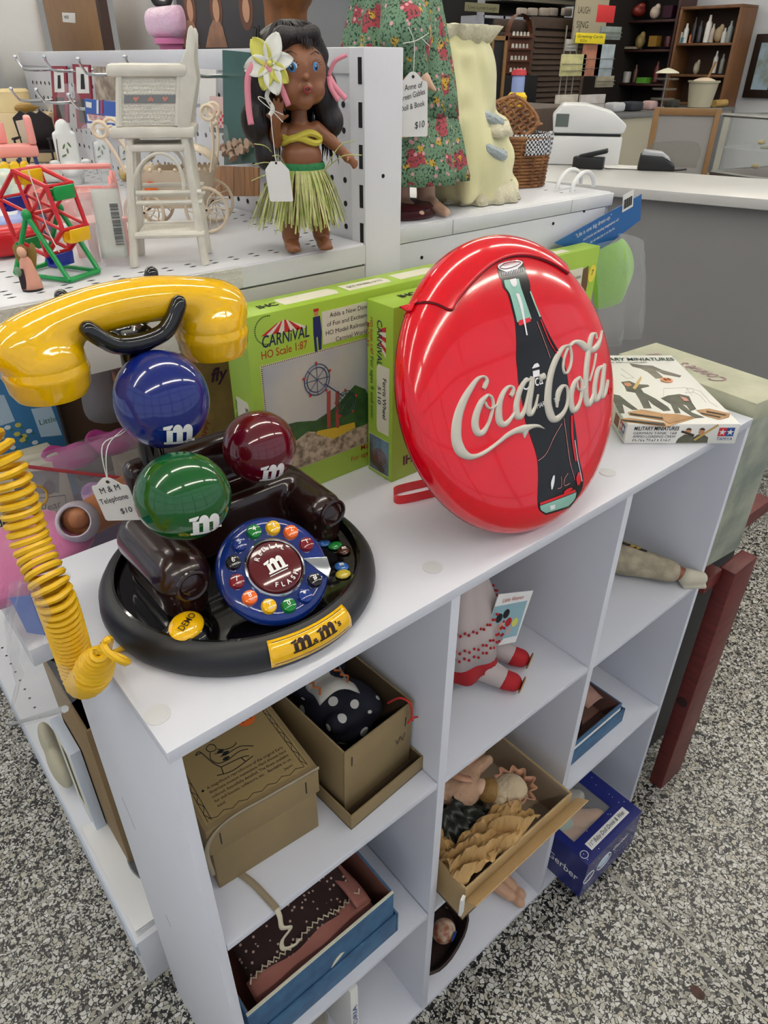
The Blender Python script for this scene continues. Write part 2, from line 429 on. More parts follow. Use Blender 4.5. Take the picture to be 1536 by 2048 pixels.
# ================================================================ gondola rack
go = thing('gondola_rack', 'white metal store rack with pegboard spine behind the cube shelf', 'rack')
ZD = 1.162
MB().box((.442, .31, 0), (.497, .336, 1.354)).build('upright_post', wmetal, go, bev=.0015)
for k in range(26):
    z = 1.345-.0405*k
    if z < .2: break
    MB().box((.4414, .3135, z-.024), (.4436, .3195, z)).build('post_slot', dark, go)
p = at(766, 352, 'y', .31); MB().cyl((p.x, .3095, p.z), (p.x, .311, p.z), .0022, n=12).build('post_hole', dark, go)
MB().box((.446, .336, .1), (.494, 1.46, 1.33)).build('pegboard', wmetal, go)
MB().box((.4425, .336, 1.33), (.497, 1.46, 1.354)).build('top_rail', wmetal, go, bev=.001)
mb = MB()
for i in range(43):
    for j in range(7):
        y, z = .352+.0254*i, 1.174+.0254*j
        if z < 1.325: mb.cyl((.4456, y, z), (.4462, y, z), .0033, n=8)
o = mb.build('peg_hole', dark, go); o['kind'] = 'stuff'
plast = M('chipped_paint', '#d2d0c9', .75, var=.12, vscale=60, bump=.8, bscale=220)
MB().box((.03, .312, 1.137), (.4415, 1.46, ZD)).build('upper_deck', wmetal, go, bev=.0015)
MB().box((.03, .309, 1.139), (.275, .312, ZD-.002)).build('chipped_edge', plast, go)
MB().box((.275, .309, 1.139), (.4405, .312, ZD-.002)).build('edge_strip', wmetal, go)
MB().box((.03, .3115, 1.085), (.4415, .325, 1.136)).build('end_panel', M('warm_white_metal', '#d3d1cb', .5), go)
mb = MB()
for i in range(44):
    for yy, xx in ((.36+.0254*i, .075), (.35+.0254*i, .42), (.36+.0254*i, .055), (.36+.0254*i, .40)):
        mb.prism([(0, .0016), (.004, 0), (0, -.0016), (-.004, 0)], 0, .0003, (xx, yy, ZD), (1, 0, 0), (0, 1, 0))
for i in range(30): mb.prism([(0, .0016), (.004, 0), (0, -.0016), (-.004, 0)], 0, .0003, (.03+.0254*(i % 15), .335+(.012 if i > 14 else 0), ZD), (1, 0, 0), (0, 1, 0))
o = mb.build('deck_hole', dark, go); o['kind'] = 'stuff'
ZR = 1.172
MB().box((.498, .318, 1.13), (.940, 1.46, ZR)).build('upper_deck', wmetal, go, bev=.0015)
for a, b in ((.498, .588), (.589, .835), (.836, .940)): MB().box((a, .312, 1.153), (b-.0005, .3185, ZR-.001)).build('edge_strip', wmetal, go, bev=.0008)
MB().box((.498, .3135, 1.06), (.925, .322, 1.152)).build('end_panel', wmetal, go, bev=.001)
for px, py in ((843, 515), (1106, 447), (1168, 422)):
    p = at(px, py, 'y', .3135); MB().cyl((p.x, .3125, p.z), (p.x, .3145, p.z), .0022, n=10).build('panel_hole', dark, go)
mb = MB()
for i in range(12):
    for xx in (.87, .9): mb.prism([(0, .0012), (.005, 0), (0, -.0012), (-.005, 0)], 0, .0003, (xx, .36+.03*i, ZR), (1, 0, 0), (0, 1, 0))
o = mb.build('deck_hole', dark, go); o['kind'] = 'stuff'
MB().box((-.03, .325, .765), (.446, 1.46, .79)).build('middle_shelf', wmetal, go, bev=.0015)
MB().box((-.03, .335, 0), (.446, 1.46, .13)).build('base_deck', wmetal, go, bev=.0015)
MB().box((-.033, .335, .095), (-.03, 1.46, .124)).build('base_lip', M('pale_blue_edge', '#b9c2cf', .5), go)
mb = MB()
for i in range(22): mb.prism([(0, .0035), (.0035, 0), (0, -.0035), (-.0035, 0)], 0, .0003, (.004, .50+.035*i, .13), (1, 0, 0), (0, 1, 0))
o = mb.build('deck_hole', dark, go); o['kind'] = 'stuff'
MB().box((.494, .33, .3), (.9, 1.46, .33)).build('middle_shelf', wmetal, go)

# ================================================================ novelty telephone
def m_glyph(x0, y0, wd, hg):
    """slab-serif letter m as flat polygons in a wd x hg box"""
    P = []
    for a, b in ((.10, .29), (.41, .60), (.72, .91)): P.append(rect(a, 0, b, .72))
    for a, b in ((.02, .37), (.37, .64), (.66, 1.0)): P.append(rect(a, 0, b, .13))
    P.append([(0, .74), (.2, .74), (.29, .9), (.29, .98), (0, .88)])
    for a in (.29, .60):
        c = a+.155; P.append([(c+.155*math.cos(t), .70+.30*math.sin(t)) for t in np.linspace(0, PI, 12)]+[(a, .62), (a+.1, .62), (a+.16, .76), (a+.22, .62), (a+.31, .62)])
    return [[(x0+x*wd, y0+y*hg) for x, y in p] for p in P]
TX, TY = .147, .141
ph = thing('telephone', 'novelty candy telephone with round black base, brown sofa and three candy shapes', 'telephone', (TX, TY, H))
matte = M('matte_black', '#1b1c1f', .42, var=.15, vscale=300)
gloss = M('gloss_black', '#0a0809', .08, coat=.6)
brown = M('gloss_chocolate', '#2b1613', .2, coat=.4)
MB().lathe([(0, 0), (.122, 0), (.129, .003), (.1315, .0095), (.1305, .018), (.126, .0255), (.1205, .0298), (.1165, .0308)], 72).build('base', matte, ph, smooth=True, ang=60)
MB().lathe([(.1165, .0308), (.1145, .0313), (.1130, .0295), (.1120, .0245), (.111, .0228), (0, .0228)], 72).build('tray', gloss, ph, smooth=True)
MB().ell((-.084, -.056, .0215), (.0225, .0205, .0105), 24).build('button_well', gloss, ph, smooth=True)
yel = M('yellow_gloss', '#efb800', .1, coat=.6)
dm = MB().ell((0, 0, 0), (.0175, .0135, .0048), 24).build('demo_button', yel, ph, smooth=True, loc=(-.084, -.058, .0325), rot=(R_(14), 0, R_(33)))
txt(dm, 'DEMO', M('brown_ink', '#2a1208', .6), (0, -.0028, .0049), (1, 0, 0), (0, 1, 0), .0056, width=.021, al='C', bold=.01)
# yellow logo plate wrapped on the rim
def rimf(x, y, z): 
    a = -PI/2-.03+x/.126; r0, z0, r1, z1 = .1316, .0085, .1200, .0302; t = y
    r = r0+(r1-r0)*t; zz = z0+(z1-z0)*t+.0035*math.sin(PI*t)*.8; r += .004*math.sin(PI*t)+z*.86
    return V3(r*math.cos(a), r*math.sin(a), zz+z*.5)
pl = MB().grid(lambda u, v: rimf((u-.5)*.079, v*.92+.03, .0012), 24, 6).build('logo_plate', yel, ph, smooth=True, solid=.0012)
bi = M('brown_ink')
mb = MB()
for (x0, x1, y0, y1) in ((-.036, .036, .10, .12), (-.036, .036, .86, .88), (-.036, -.0355, .1, .88), (.0355, .036, .1, .88)):
    mb.grid(lambda u, v: rimf(x0+(x1-x0)*u, y0+(y1-y0)*v, .0021), 20, 2)
mb.build('plate_border', bi, pl)
def on_rim(polys, name, mat, par):
    return spol(polys, lambda x, y: rimf(x, y, .0023), 3).build(name, mat, par)
on_rim(m_glyph(-.021, .28, .0185, .48)+m_glyph(.003, .28, .0185, .48), 'lettering', bi, pl)
txt(pl, '&', bi, (0, 0, 0), (1, 0, 0), (0, 1, 0), .006, fn=lambda x, y, z: rimf(-.003+x, .30+y/.03, .0024), bold=.02)
txt(pl, "'s", bi, (0, 0, 0), (1, 0, 0), (0, 1, 0), .007, fn=lambda x, y, z: rimf(.022+x, .42+y/.03, .0022), bold=.02)
# dial
n_ = V3(-.05, -.60, .80); n_ /= np.linalg.norm(n_); U_ = V3(1, .0, 0)-n_*n_[0]; U_ /= np.linalg.norm(U_); W_d = np.cross(n_, U_)
DC = V3(-.001, -.064, .0525)
bluep = M('blue_gloss', '#12307f', .12, coat=.6, var=.25, vscale=25)
def dl(x, y, z=0): return DC+U_*x+W_d*y+n_*z
MB().lathe([(0, -.012), (.040, -.012), (.0475, -.006), (.0505, .001), (.0495, .007), (.046, .0105), (.040, .0115), (.030, .0105), (.026, .0098), (0, .0098)], 56).xf(DC, U_, W_d, n_).build('dial', bluep, ph, smooth=True, ang=60)
keys = [('1', 10, '#7b0f1c', ''), ('2', 38, '#ef6a1e', 'ABC'), ('3', 64, '#efb800', 'DEF'), ('4', 92, '#0e7d2e', 'GHI'), ('5', 121, '#12307f', 'JKL'), ('6', 149, '#1b1416', 'MNO'), ('7', 176, '#7b0f1c', 'PRS'), ('8', 204, '#ef6a1e', 'TUV'), ('9', 232, '#efb800', 'WXY'), ('0', 259, '#0e7d2e', ''), ('*', 286, '#12307f', ''), ('#', 314, '#1b1416', '')]
wink = M('white_ink', '#eceae6', .5)
for ch, a, c, sub_ in keys:
    x, y = .0365*math.cos(R_(a)), .0365*math.sin(R_(a))
    k = MB().lathe([(.0068, -.002), (.0068, .002), (.0058, .0042), (.003, .0052), (0, .0055)], 20, dl(x, y, .0115), n_).build('key', M('key_'+c[1:], c, .12, coat=.5), ph, smooth=True)
    txt(k, ch, wink, dl(x-.0003, y-.0005, .0171), U_, W_d, .0042, al='C', bold=.015)
    if sub_: txt(k, sub_, wink, dl(x, y-.0037, .0169), U_, W_d, .0017, al='C')
rb_ = MB().lathe([(.0245, .008), (.0245, .011), (.0225, .0145), (.015, .0168), (0, .018)], 40).xf(DC, U_, W_d, n_).build('redial_button', M('dark_red_gloss', '#5c0d14', .1, coat=.6), ph, smooth=True)
MB().lathe([(.0268, .0095), (.0268, .0125), (.0255, .0135), (.0243, .0125), (.0243, .0095)], 48).xf(DC, U_, W_d, n_).build('chrome_ring', chrome, ph, smooth=True)
zt = lambda x, y: .0180-(x*x+y*y)/.0225**2*.0034+.0004
spol(m_glyph(-.0105, -.0055, .019, .0125)+[rect(-.0105, -.0075, .007, -.0068)], lambda x, y: dl(x, y, zt(x, y)+.0006), 2).build('lettering', wink, rb_)
def arc_txt(s, r, a0, step, up):
    for i, ch in enumerate(s):
        a = R_(a0+step*i*(-1 if up else 1)); rr = r
        er = V3(math.cos(a), math.sin(a)); et = V3(math.sin(a), -math.cos(a)) if up else V3(-math.sin(a), math.cos(a)); eu = er if up else -er
        b = er*rr; txt(rb_, ch, wink, dl(b[0], b[1], zt(b[0], b[1])+.0006), U_*et[0]+W_d*et[1], U_*eu[0]+W_d*eu[1], .0042, al='C', bold=.02)
arc_txt('REDIAL', .0155, 138, 19, True); arc_txt('FLASH', .0198, -118, 18, False)
MB().prism([(.026, -.004), (.047, -.012), (.044, -.024), (.038, -.030)], .0112, .0135, DC, U_, W_d).build('finger_stop', chrome, ph, bev=.0006)
# loose candies printed on the tray at the right
for i, (x, y, c) in enumerate(((.087, -.002, '#4a2413'), (.094, -.016, '#b7bf3a'), (.082, -.024, '#2a63b0'), (.088, -.036, '#0e7d2e'), (.090, -.048, '#4a2413'), (.072, -.068, '#2a63b0'), (.066, -.078, '#c9b53a'))):
    cnd = MB().ell((x, y, .0245), (.0075, .0065, .003), 16, (0, 0, i)).build('tray_candy', M('candy_'+c[1:], c, .15, coat=.5), ph, smooth=True)
    if i in (2, 4, 5): decal(cnd, 'lettering', m_glyph(-.0025, -.002, .005, .004), wink, (x, y, .0276), (.9, -.4, 0), (.4, .9, 0), th=.0002)
# sofa
sofa = sdf([('b', (.008, .052, .050), (.085, .030, .030), .012), ('b', (.012, .070, .082), (.080, .013, .045), .012), ('c', (-.068, -.022, .058), (-.068, .045, .060), .026, .026), ('c', (-.068, -.022, .032), (-.068, .045, .032), .021, .021), ('c', (.090, -.012, .054), (.090, .05, .056), .021, .021), ('c', (.090, -.012, .034), (.090, .05, .034), .018, .018)], .0035, .006)
sofa.build('sofa', brown, ph, smooth=True)
for x in (-.068, .090): MB().ring((x, -.0465 if x < 0 else -.0315, .060), .013, .0022, (0, 1, 0), 24, 6).build('sofa_scroll', brown, ph, smooth=True)
# three plain candy shapes
def candy(name, c, r, col, ml, rot):
    o = MB().ell((0, 0, 0), r, 48, None).build(name, M('candy_shell_'+col[1:], col, .1, coat=.7), ph, smooth=True, loc=c, rot=rot)
    fy = lambda x, z: -r[1]*math.sqrt(max(0, 1-(x/r[0])**2-(z/r[2])**2))-.0004
    spol(m_glyph(ml[0], ml[1], .0255, .0185), lambda x, z: (x, fy(x, z), z), 3).build('lettering', wink, o)
candy('candy_shape', (-.038, .024, .197), (.0385, .031, .0405), '#0d2070', (.0, -.034), (R_(-14), R_(8), R_(-24)))
candy('candy_shape', (.045, .019, .128), (.0345, .030, .0340), '#5c0718', (-.006, -.029), (R_(-12), R_(5), R_(-18)))
candy('candy_shape', (-.056, -.030, .118+.018), (.0385, .031, .0365), '#08541b', (.004, -.027), (R_(-16), R_(6), R_(-26)))
# handset cradle
MB().tube([(-.042, .060,   .0225), (-.042, .060, .236)], [.013, .010], 16).build('cradle_stem', gloss, ph, smooth=True)
pr_ = []
for y in (.038, .084):
    bk_z = .014 if y > .06 else 0
    pts = crv([(-.080, y, .262+bk_z), (-.072, y, .253), (-.060, y, .245), (-.042, y, .243), (-.022, y, .246), (-.011, y, .256), (-.004, y, .268+bk_z)], 3)
    for a, b in zip(pts[:-1], pts[1:]): pr_.append(('c', a, b, .0058, .0058))
pr_ += [('e', (-.042, .061, .238), (.024, .026, .008)), ('c', (-.055, .04, .244), (-.055, .082, .244), .005, .005), ('c', (-.028, .04, .244), (-.028, .082, .244), .005, .005)]
sdf(pr_, .0022, .004).build('cradle', gloss, ph, smooth=True)
# coiled cord hanging off the left end
cp = crv([(-.155, .066, .250), (-.185, .040, .225), tuple(at(2, 915, 'x', -.022)-Vector((TX, TY, H))), tuple(at(62, 1085, 'x', -.024)-Vector((TX, TY, H))), tuple(at(112, 1200, 'x', -.024)-Vector((TX, TY, H))), tuple(at(148, 1310, 'x', -.022)-Vector((TX, TY, H))), tuple(at(165, 1360, 'x', -.022)-Vector((TX, TY, H))), tuple(at(182, 1352, 'x', -.022)-Vector((TX, TY, H))), tuple(at(192, 1328, 'x', -.018)-Vector((TX, TY, H))), tuple(at(200, 1305, 'x', -.016)-Vector((TX, TY, H)))], 36)
cpn = [V3(p) for p in cp]; L_ = [0]
for a, b in zip(cpn[:-1], cpn[1:]): L_.append(L_[-1]+np.linalg.norm(b-a))
coil = []; ph_ = 0; N_ = 1150; prev = None; u_ = None
for i in range(N_):
    s_ = L_[-1]*i/(N_-1); j = min(len(cpn)-2, int(np.searchsorted(L_, s_, side='right'))-1); t = (s_-L_[j])/(L_[j+1]-L_[j]+1e-9)
    p = cpn[j]*(1-t)+cpn[j+1]*t; d = cpn[min(j+2, len(cpn)-1)]-cpn[max(j-1, 0)]; d /= np.linalg.norm(d)
    if u_ is None: u_, v_, _ = basis(d)
    else: u_ = u_-d*np.dot(u_, d); u_ /= np.linalg.norm(u_); v_ = np.cross(d, u_)
    pitch = .0092-.0042*min(1, s_/L_[-1]*1.5)
    ph_ += 2*PI*(L_[-1]/(N_-1))/pitch
    k_ = s_/L_[-1]; coil.append(p+(.0118 if k_ < .93 else .0118-.0088*(k_-.93)/.07)*(math.cos(ph_)*u_+math.sin(ph_)*v_))
lp_ = [coil[-1]+V3(.010*math.sin(t)+.003*t, -.010*(1-math.cos(t)), -.010*math.sin(t)) for t in np.linspace(.4, 5.6, 8)]
q = lp_+[V3(-.140, -.020, .007), V3(-.127, -.018, .005)]
coil += [V3(p) for p in crv([coil[-1]]+q, 8)][1:]
MB().tube(coil, .0027, 6).build('coiled_cord', M('yellow_cord', '#e5b41a', .35), ph, smooth=True, label='yellow coiled cord')
# handset
hs = thing('telephone_handset', 'glossy yellow telephone handset lying across the black cradle', 'handset', (.108, .201, 1.117))
pr_ = [('e', (-.072, 0, .030), (.031, .031, .027)), ('e', (.071, 0, .030), (.031, .031, .027))]
bp = crv([(-.093, 0, .043), (-.07, 0, .051), (-.035, 0, .0585), (0, 0, .061), (.035, 0, .0585), (.07, 0, .051), (.09, 0, .043)], 3)
for a, b in zip(bp[:-1], bp[1:]): pr_ += [('c', V3(a)-V3(0, .004, 0), V3(b)-V3(0, .004, 0), .0115, .0115), ('c', V3(a)+V3(0, .004, 0), V3(b)+V3(0, .004, 0), .0115, .0115)]
yh = M('yellow_handset', '#f0ba06', .09, coat=.7)
sdf(pr_, .0026, .012).build('grip', yh, hs, smooth=True)
for x in (-.072, .071):
    MB().lathe([(.0295, .036), (.0318, .024), (.0325, .0215), (.0315, .019), (.0305, .010), (.027, .003), (.018, .0005), (0, 0)], 40, (x, 0, 0)).build('ear_cap', yh, hs, smooth=True)
# hand-written price tag
def price_tag(name, label, top, U, Wd, wd, hg, lines, string=None, holem=None, scallop=True):
    """paper tag; top = hole position in world, U/Wd its axes"""
    t = thing(name, label, 'price tag', tuple(top))
    if scallop: sh = crv([(-.5, -.30), (-.47, -.16), (-.34, -.12), (-.24, -.02), (-.10, .10), (0, .12), (.10, .10), (.24, -.02), (.34, -.12), (.47, -.16), (.5, -.30)], 3)
    else: sh = [(-.5, -.28), (-.22, .04), (.22, .04), (.5, -.28)]
    poly = [(x*wd, y*wd) for x, y in sh]+[(.5*wd, -hg+.05*wd), (.45*wd, -hg), (-.45*wd, -hg), (-.5*wd, -hg+.05*wd)]
    U, Wd = V3(U), V3(Wd); U = U/np.linalg.norm(U); Wd = Wd/np.linalg.norm(Wd)
    MB().prism(poly, -.0002, .0002, (0, 0, 0), U, Wd).build('card', paper, t)
    decal(t, 'hole', [circ(0, -.02*wd, .05*wd, 12)], holem or M('hole_dark', '#3a2f2c', .8), (0, 0, 0), U, Wd, lift=.0003)
    for s, x, y, h_, w2, rt in lines:
        c, s2 = math.cos(R_(rt)), math.sin(R_(rt)); txt(t, s, inkb, U*x*wd+Wd*y*wd+np.cross(U, Wd)*.0004, U*c+Wd*s2, -U*s2+Wd*c, h_*wd, width=w2*wd, shear=.25)
    if string:
        for st in string: MB().tube(crv(st, 6), .00045, 5).build('string', M('string_white', '#d8d6d0', .8), t, smooth=True)
    return t
tp = at(215, 962, 'y', .158)
st = V3(TX-.042, TY+.048, H+.228)-V3(tp)
price_tag('price_tag', 'scalloped white handwritten price tag hanging behind the candy telephone', tp, (.80, -.60, .0), (-.14, .0, .99), .030, .041,
    [('M & M', -.30, -.42, .19, .62, 14), ('Telephone', -.40, -.78, .18, .82, 14), ('$10', .02, -1.12, .18, .36, 12)],
    string=[[(0, 0, 0), (.004, .004, .03), tuple(st*.55+V3(.0, -.004, -.01)), tuple(st)], [(0, 0, 0), (.008, .004, .028), tuple(st*.6+V3(.004, 0, -.01)), tuple(st+V3(.004, .0, -.003))]])

# ================================================================ round red soda telephone
ca, le = .0113, .4244
ku = V3(math.cos(ca), -math.sin(ca), 0); kn0 = V3(-math.sin(ca), -math.cos(ca), 0)
kv = V3(0, 0, 1)*math.cos(le)-kn0*math.sin(le); kn = kn0*math.cos(le)+V3(0, 0, 1)*math.sin(le)
kc = V3(.4558, .0932, 1.0442)
ck = bpy.data.objects.new('disc_telephone', None); C.objects.link(ck)
ck.matrix_world = Matrix(((ku[0], kv[0], kn[0], kc[0]), (ku[1], kv[1], kn[1], kc[1]), (ku[2], kv[2], kn[2], kc[2]), (0, 0, 0, 1)))
tag(ck, 'large round red soda button telephone leaning back on its stand', 'telephone')
red = M('soda_red', '#e3061d', .13, coat=.5, var=.06, vscale=12)
prof = [(0, .063), (.05, .0615), (.09, .0585), (.125, .0520), (.142, .0430), (.1500, .0320), (.1524, .0220)]
fr = np.array([p[0] for p in prof]); fz = np.array([p[1] for p in prof])
# smooth dome height
rr = .1535*np.sin(np.linspace(0, PI/2, 44))
def dome(r):
    k = min(1, r/.1535); return .016+.0246*(1-k**11)**.5+.0106*(1-k*k)
MB().lathe([(.0, -.001), (.135, 0), (.146, .003), (.1515, .008)]+[(.1532, .0125), (.1535, .016)]+[(r, dome(r)) for r in rr[::-1]], 96).build('body', red, ck, smooth=True, ang=60)
MB().ring((0, 0, .0115), .1527, .0006, (0, 0, 1), 90, 5).build('body_seam', M('seam_dark_red', '#5d0309', .5), ck)
def sf(u, v, l=0):
    r = math.hypot(u, v); z = dome(r)
    e = 1e-4; g = (dome(r+e)-dome(max(0, r-e)))/(2*e) if r < .150 else -2.5; nn = V3(-g*u/(r+1e-9), -g*v/(r+1e-9), 1); nn /= np.linalg.norm(nn)
    return V3(u, v, z)+nn*l
def kuv(px, py):
    """measured photo position -> (u,v) on the dome"""
    d = _F+_R*(px-768)/FPX+_D*(py-1024)/FPX; o_ = CAM-kc
    ou, ov, on = o_@ku, o_@kv, o_@kn; du, dv, dn = d@ku, d@kv, d@kn; z = .048
    for _ in range(12):
        t = (z-on)/dn; u, v = ou+t*du, ov+t*dv; z = dome(min(.15, math.hypot(u, v)))
    return u, v
A_ = lambda x, y: kuv(890+x/7.68, 720+y/7.68)
B_ = lambda x, y: kuv(1060+x/8.533, 650+y/8.533)
C_ = lambda x, y: kuv(980+x/7.878, 500+y/7.878)
D_ = lambda x, y: kuv(1020+x/7.317, 760+y/7.317)
# handset shell at the top
cut = [kuv(760+x/3.072, 460+y/3.072) for x, y in ((175, 462), (250, 447), (340, 455), (435, 495), (470, 440), (560, 330), (680, 220), (800, 168), (920, 165), (1030, 200), (1110, 245), (1150, 272))]
cut = crv(cut, 5)
def hsh(u, v):
    i = u*(len(cut)-1); j = min(len(cut)-2, int(i)); t = i-j; c = V3(cut[j])*(1-t)+V3(cut[j+1])*t
    r = np.linalg.norm(c); a = math.atan2(c[1], c[0]); s_ = v
    if s_ < .75: R2 = r+(.1526-r)*(s_/.75); return sf(R2*math.cos(a), R2*math.sin(a), .0022)
    k = (s_-.75)/.25; R2 = .1552-.006*k; return V3(R2*math.cos(a), R2*math.sin(a), .0165-.012*k)
MB().grid(hsh, len(cut), 16).build('handset_shell', red, ck, smooth=True, solid=.002, ang=70)
MB().tube([sf(c[0], c[1], .0008) for c in cut], .0011, 6).build('handset_seam', M('seam_dark_red'), ck)
# bottle picture printed on the dome
def strip(name, rows, mat, l, par=ck, f0=0, f1=1, n=8, sub=5):
    rows = [tuple(r) for r in rows]; fine = []
    L = crv([r[0] for r in rows], sub); Rr = crv([r[1] for r in rows], sub)
    for a, b in zip(L, Rr): fine.append((V3(a)+(V3(b)-V3(a))*f0, V3(a)+(V3(b)-V3(a))*f1))
    mb = MB(); vs = [sf(*(p+(q-p)*j/(n-1)), l) for p, q in fine for j in range(n)]
    fs = [(i*n+j, (i+1)*n+j, (i+1)*n+j+1, i*n+j+1) for i in range(len(fine)-1) for j in range(n-1)]
    mb.add(vs, fs); return mb.build(name, mat, par, smooth=True)
kbl = M('print_black', '#0b0a0c', .16); ktl = M('print_teal', '#8fbfae', .2); kwh = M('print_white', '#ece8ea', .2); kpk = M('print_pink', '#d98a86', .25)
rows = [(C_(112, 265), C_(505, 165)), (C_(120, 330), C_(540, 260)), (C_(150, 440), C_(565, 345)), (C_(182, 480), C_(600, 440)), (C_(205, 590), C_(632, 555)), (C_(280, 700), C_(640, 650)), (C_(345, 940), C_(722, 860)), (C_(392, 1150), C_(800, 1050)), (C_(412, 1420), C_(935, 1340)), (C_(410, 1700), C_(1110, 1650)), (C_(430, 1900), C_(1200, 1900)),
        (D_(125, 80), D_(862, 130)), (D_(175, 310), D_(900, 350)), (D_(222, 600), D_(942, 600)), (D_(305, 850), D_(975, 850)), (D_(395, 1150), D_(1005, 1130)), (D_(410, 1400), D_(1065, 1400)), (D_(402, 1750), D_(1060, 1560)), (D_(425, 1900), D_(1020, 1660)), (D_(520, 1975), D_(880, 1860))]
bt = strip('bottle_picture', rows, kbl, .0003, sub=4)
strip('bottle_picture_part', rows[3:8], ktl, .0006, bt, .07, .62)
strip('bottle_picture_part', rows[5:8], ktl, .0006, bt, .93, .99, 3)
strip('bottle_picture_part', [(C_(440, 1115), C_(630, 1060)), (C_(430, 1170), C_(640, 1100)), (C_(450, 1200), C_(640, 1125))], red, .0007, bt, .05, .97, 4)
strip('bottle_picture_part', [(C_(395, 690), C_(450, 690)), (C_(460, 880), C_(505, 870)), (C_(530, 1180), C_(555, 1180)), (C_(560, 1345), C_(585, 1345))], kwh, .0009, bt, n=3)
strip('bottle_picture_part', [(C_(300, 470), C_(400, 450)), (C_(325, 540), C_(415, 530)), (C_(360, 580), C_(395, 575))], kwh, .0009, bt, n=3)
strip('bottle_cap_top', [(C_(240, 190), C_(420, 160)), (C_(128, 235), C_(498, 185)), (C_(135, 300), C_(500, 225)), (C_(250, 350), C_(420, 300))], kwh, .0007, bt)
mb = MB()
for i in range(13):
    x = 185+27*i; y = 395-6*i; a, b = C_(x, y-40), C_(x+9, y+18)
    mb.tube([sf(*a, .0007), sf(*b, .0007)], .0006, 4)
o = mb.build('cap_crimp', kwh, bt); o['kind'] = 'stuff'
ringp = crv([C_(150, 270), C_(250, 210), C_(400, 190), C_(475, 205), C_(400, 255), C_(260, 300), C_(170, 295)], 5, closed=True)
MB().tube([sf(*p, .0009) for p in ringp], .0004, 4, closed=True).build('cap_ring', M('seam_dark_red'), bt)
a_, b_ = C_(205, 262), C_(400, 205); dxy = V3(b_)-V3(a_)
txt(bt, 'Coca-Cola', red, (0, 0, 0), (1, 0, 0), (0, 1, 0), .004, width=float(np.linalg.norm(dxy)), shear=.3, fn=lambda x, y, z: sf(a_[0]+dxy[0]/np.linalg.norm(dxy)*x, a_[1]+dxy[1]/np.linalg.norm(dxy)*x+y*.8, .0011))
strip('bottle_picture_part', [(D_(435, 1840), D_(965, 1640)), (D_(450, 1900), D_(940, 1740)), (D_(520, 1945), D_(850, 1840))], ktl, .0006, bt)
strip('bottle_picture_part', [(D_(432, 1795), D_(940, 1600)), (D_(435, 1830), D_(960, 1632))], red, .0007, bt)
strip('bottle_picture_part', [(D_(575, 1840), D_(655, 1820)), (D_(590, 1900), D_(645, 1880))], kwh, .0008, bt, n=3)
def line(pts, r, mat, l=.0008, par=bt): return MB().tube([sf(*p, l) for p in crv(pts, 5)], r, 4).build('bottle_picture_line', mat, par)
line([C_(730, 1130), C_(840, 1420), C_(940, 1700)], .0004, kpk); line([C_(790, 1100), C_(930, 1440), C_(1060, 1660)], .0009, red); line([C_(800, 1100), C_(950, 1400), C_(1090, 1640)], .0004, kbl, .0012)
line([D_(780, 560), D_(820, 850), D_(870, 1200), D_(940, 1460)], .0004, kpk); line([D_(895, 520), D_(905, 850), D_(955, 1180)], .0016, red); line([D_(940, 880), D_(985, 1180), D_(1045, 1480)], .0006, kwh)
line([D_(405, 1180), D_(520, 1080), D_(640, 830), D_(750, 640)], .0003, kpk); line([D_(740, 1410), D_(745, 1560), D_(690, 1590)], .0003, kpk); line([D_(840, 1365), D_(790, 1450), D_(790, 1545), D_(870, 1510)], .0003, kpk)
strip('bottle_picture_part', [(D_(985, 1350), D_(1015, 1350)), (D_(960, 1440), D_(1035, 1440)), (D_(975, 1540), D_(1010, 1530))], red, .0008, bt, n=3)
strip('bottle_picture_part', [(D_(830, 1590), D_(890, 1570)), (D_(780, 1640), D_(905, 1590)), (D_(790, 1670), D_(850, 1640))], red, .0008, bt, n=3)
strip('bottle_picture_part', [(D_(625, 1395), D_(648, 1395)), (D_(592, 1500), D_(640, 1500)), (D_(598, 1600), D_(612, 1600))], kwh, .0008, bt, n=3)
strip('bottle_picture_part', [(C_(690, 1800), C_(740, 1780)), (C_(655, 1860), C_(770, 1820)), (C_(660, 1870), C_(765, 1840))], kwh, .0008, bt, n=3)
strip('bottle_picture_part', [(C_(665, 1910), C_(770, 1885)), (C_(670, 2010), C_(775, 1990))], kwh, .0008, bt, n=3)
for s, a, h_, w2 in (('Coca', D_(190, 160), .012, .03), ('MARK', D_(390, 420), .005, .016), ('TRADE', D_(640, 330), .004, .010)):
    txt(bt, s, kwh, (0, 0, 0), (1, 0, 0), (0, 1, 0), h_, width=w2, shear=.2, fn=lambda x, y, z: sf(a[0]+x, a[1]+y, .0009))
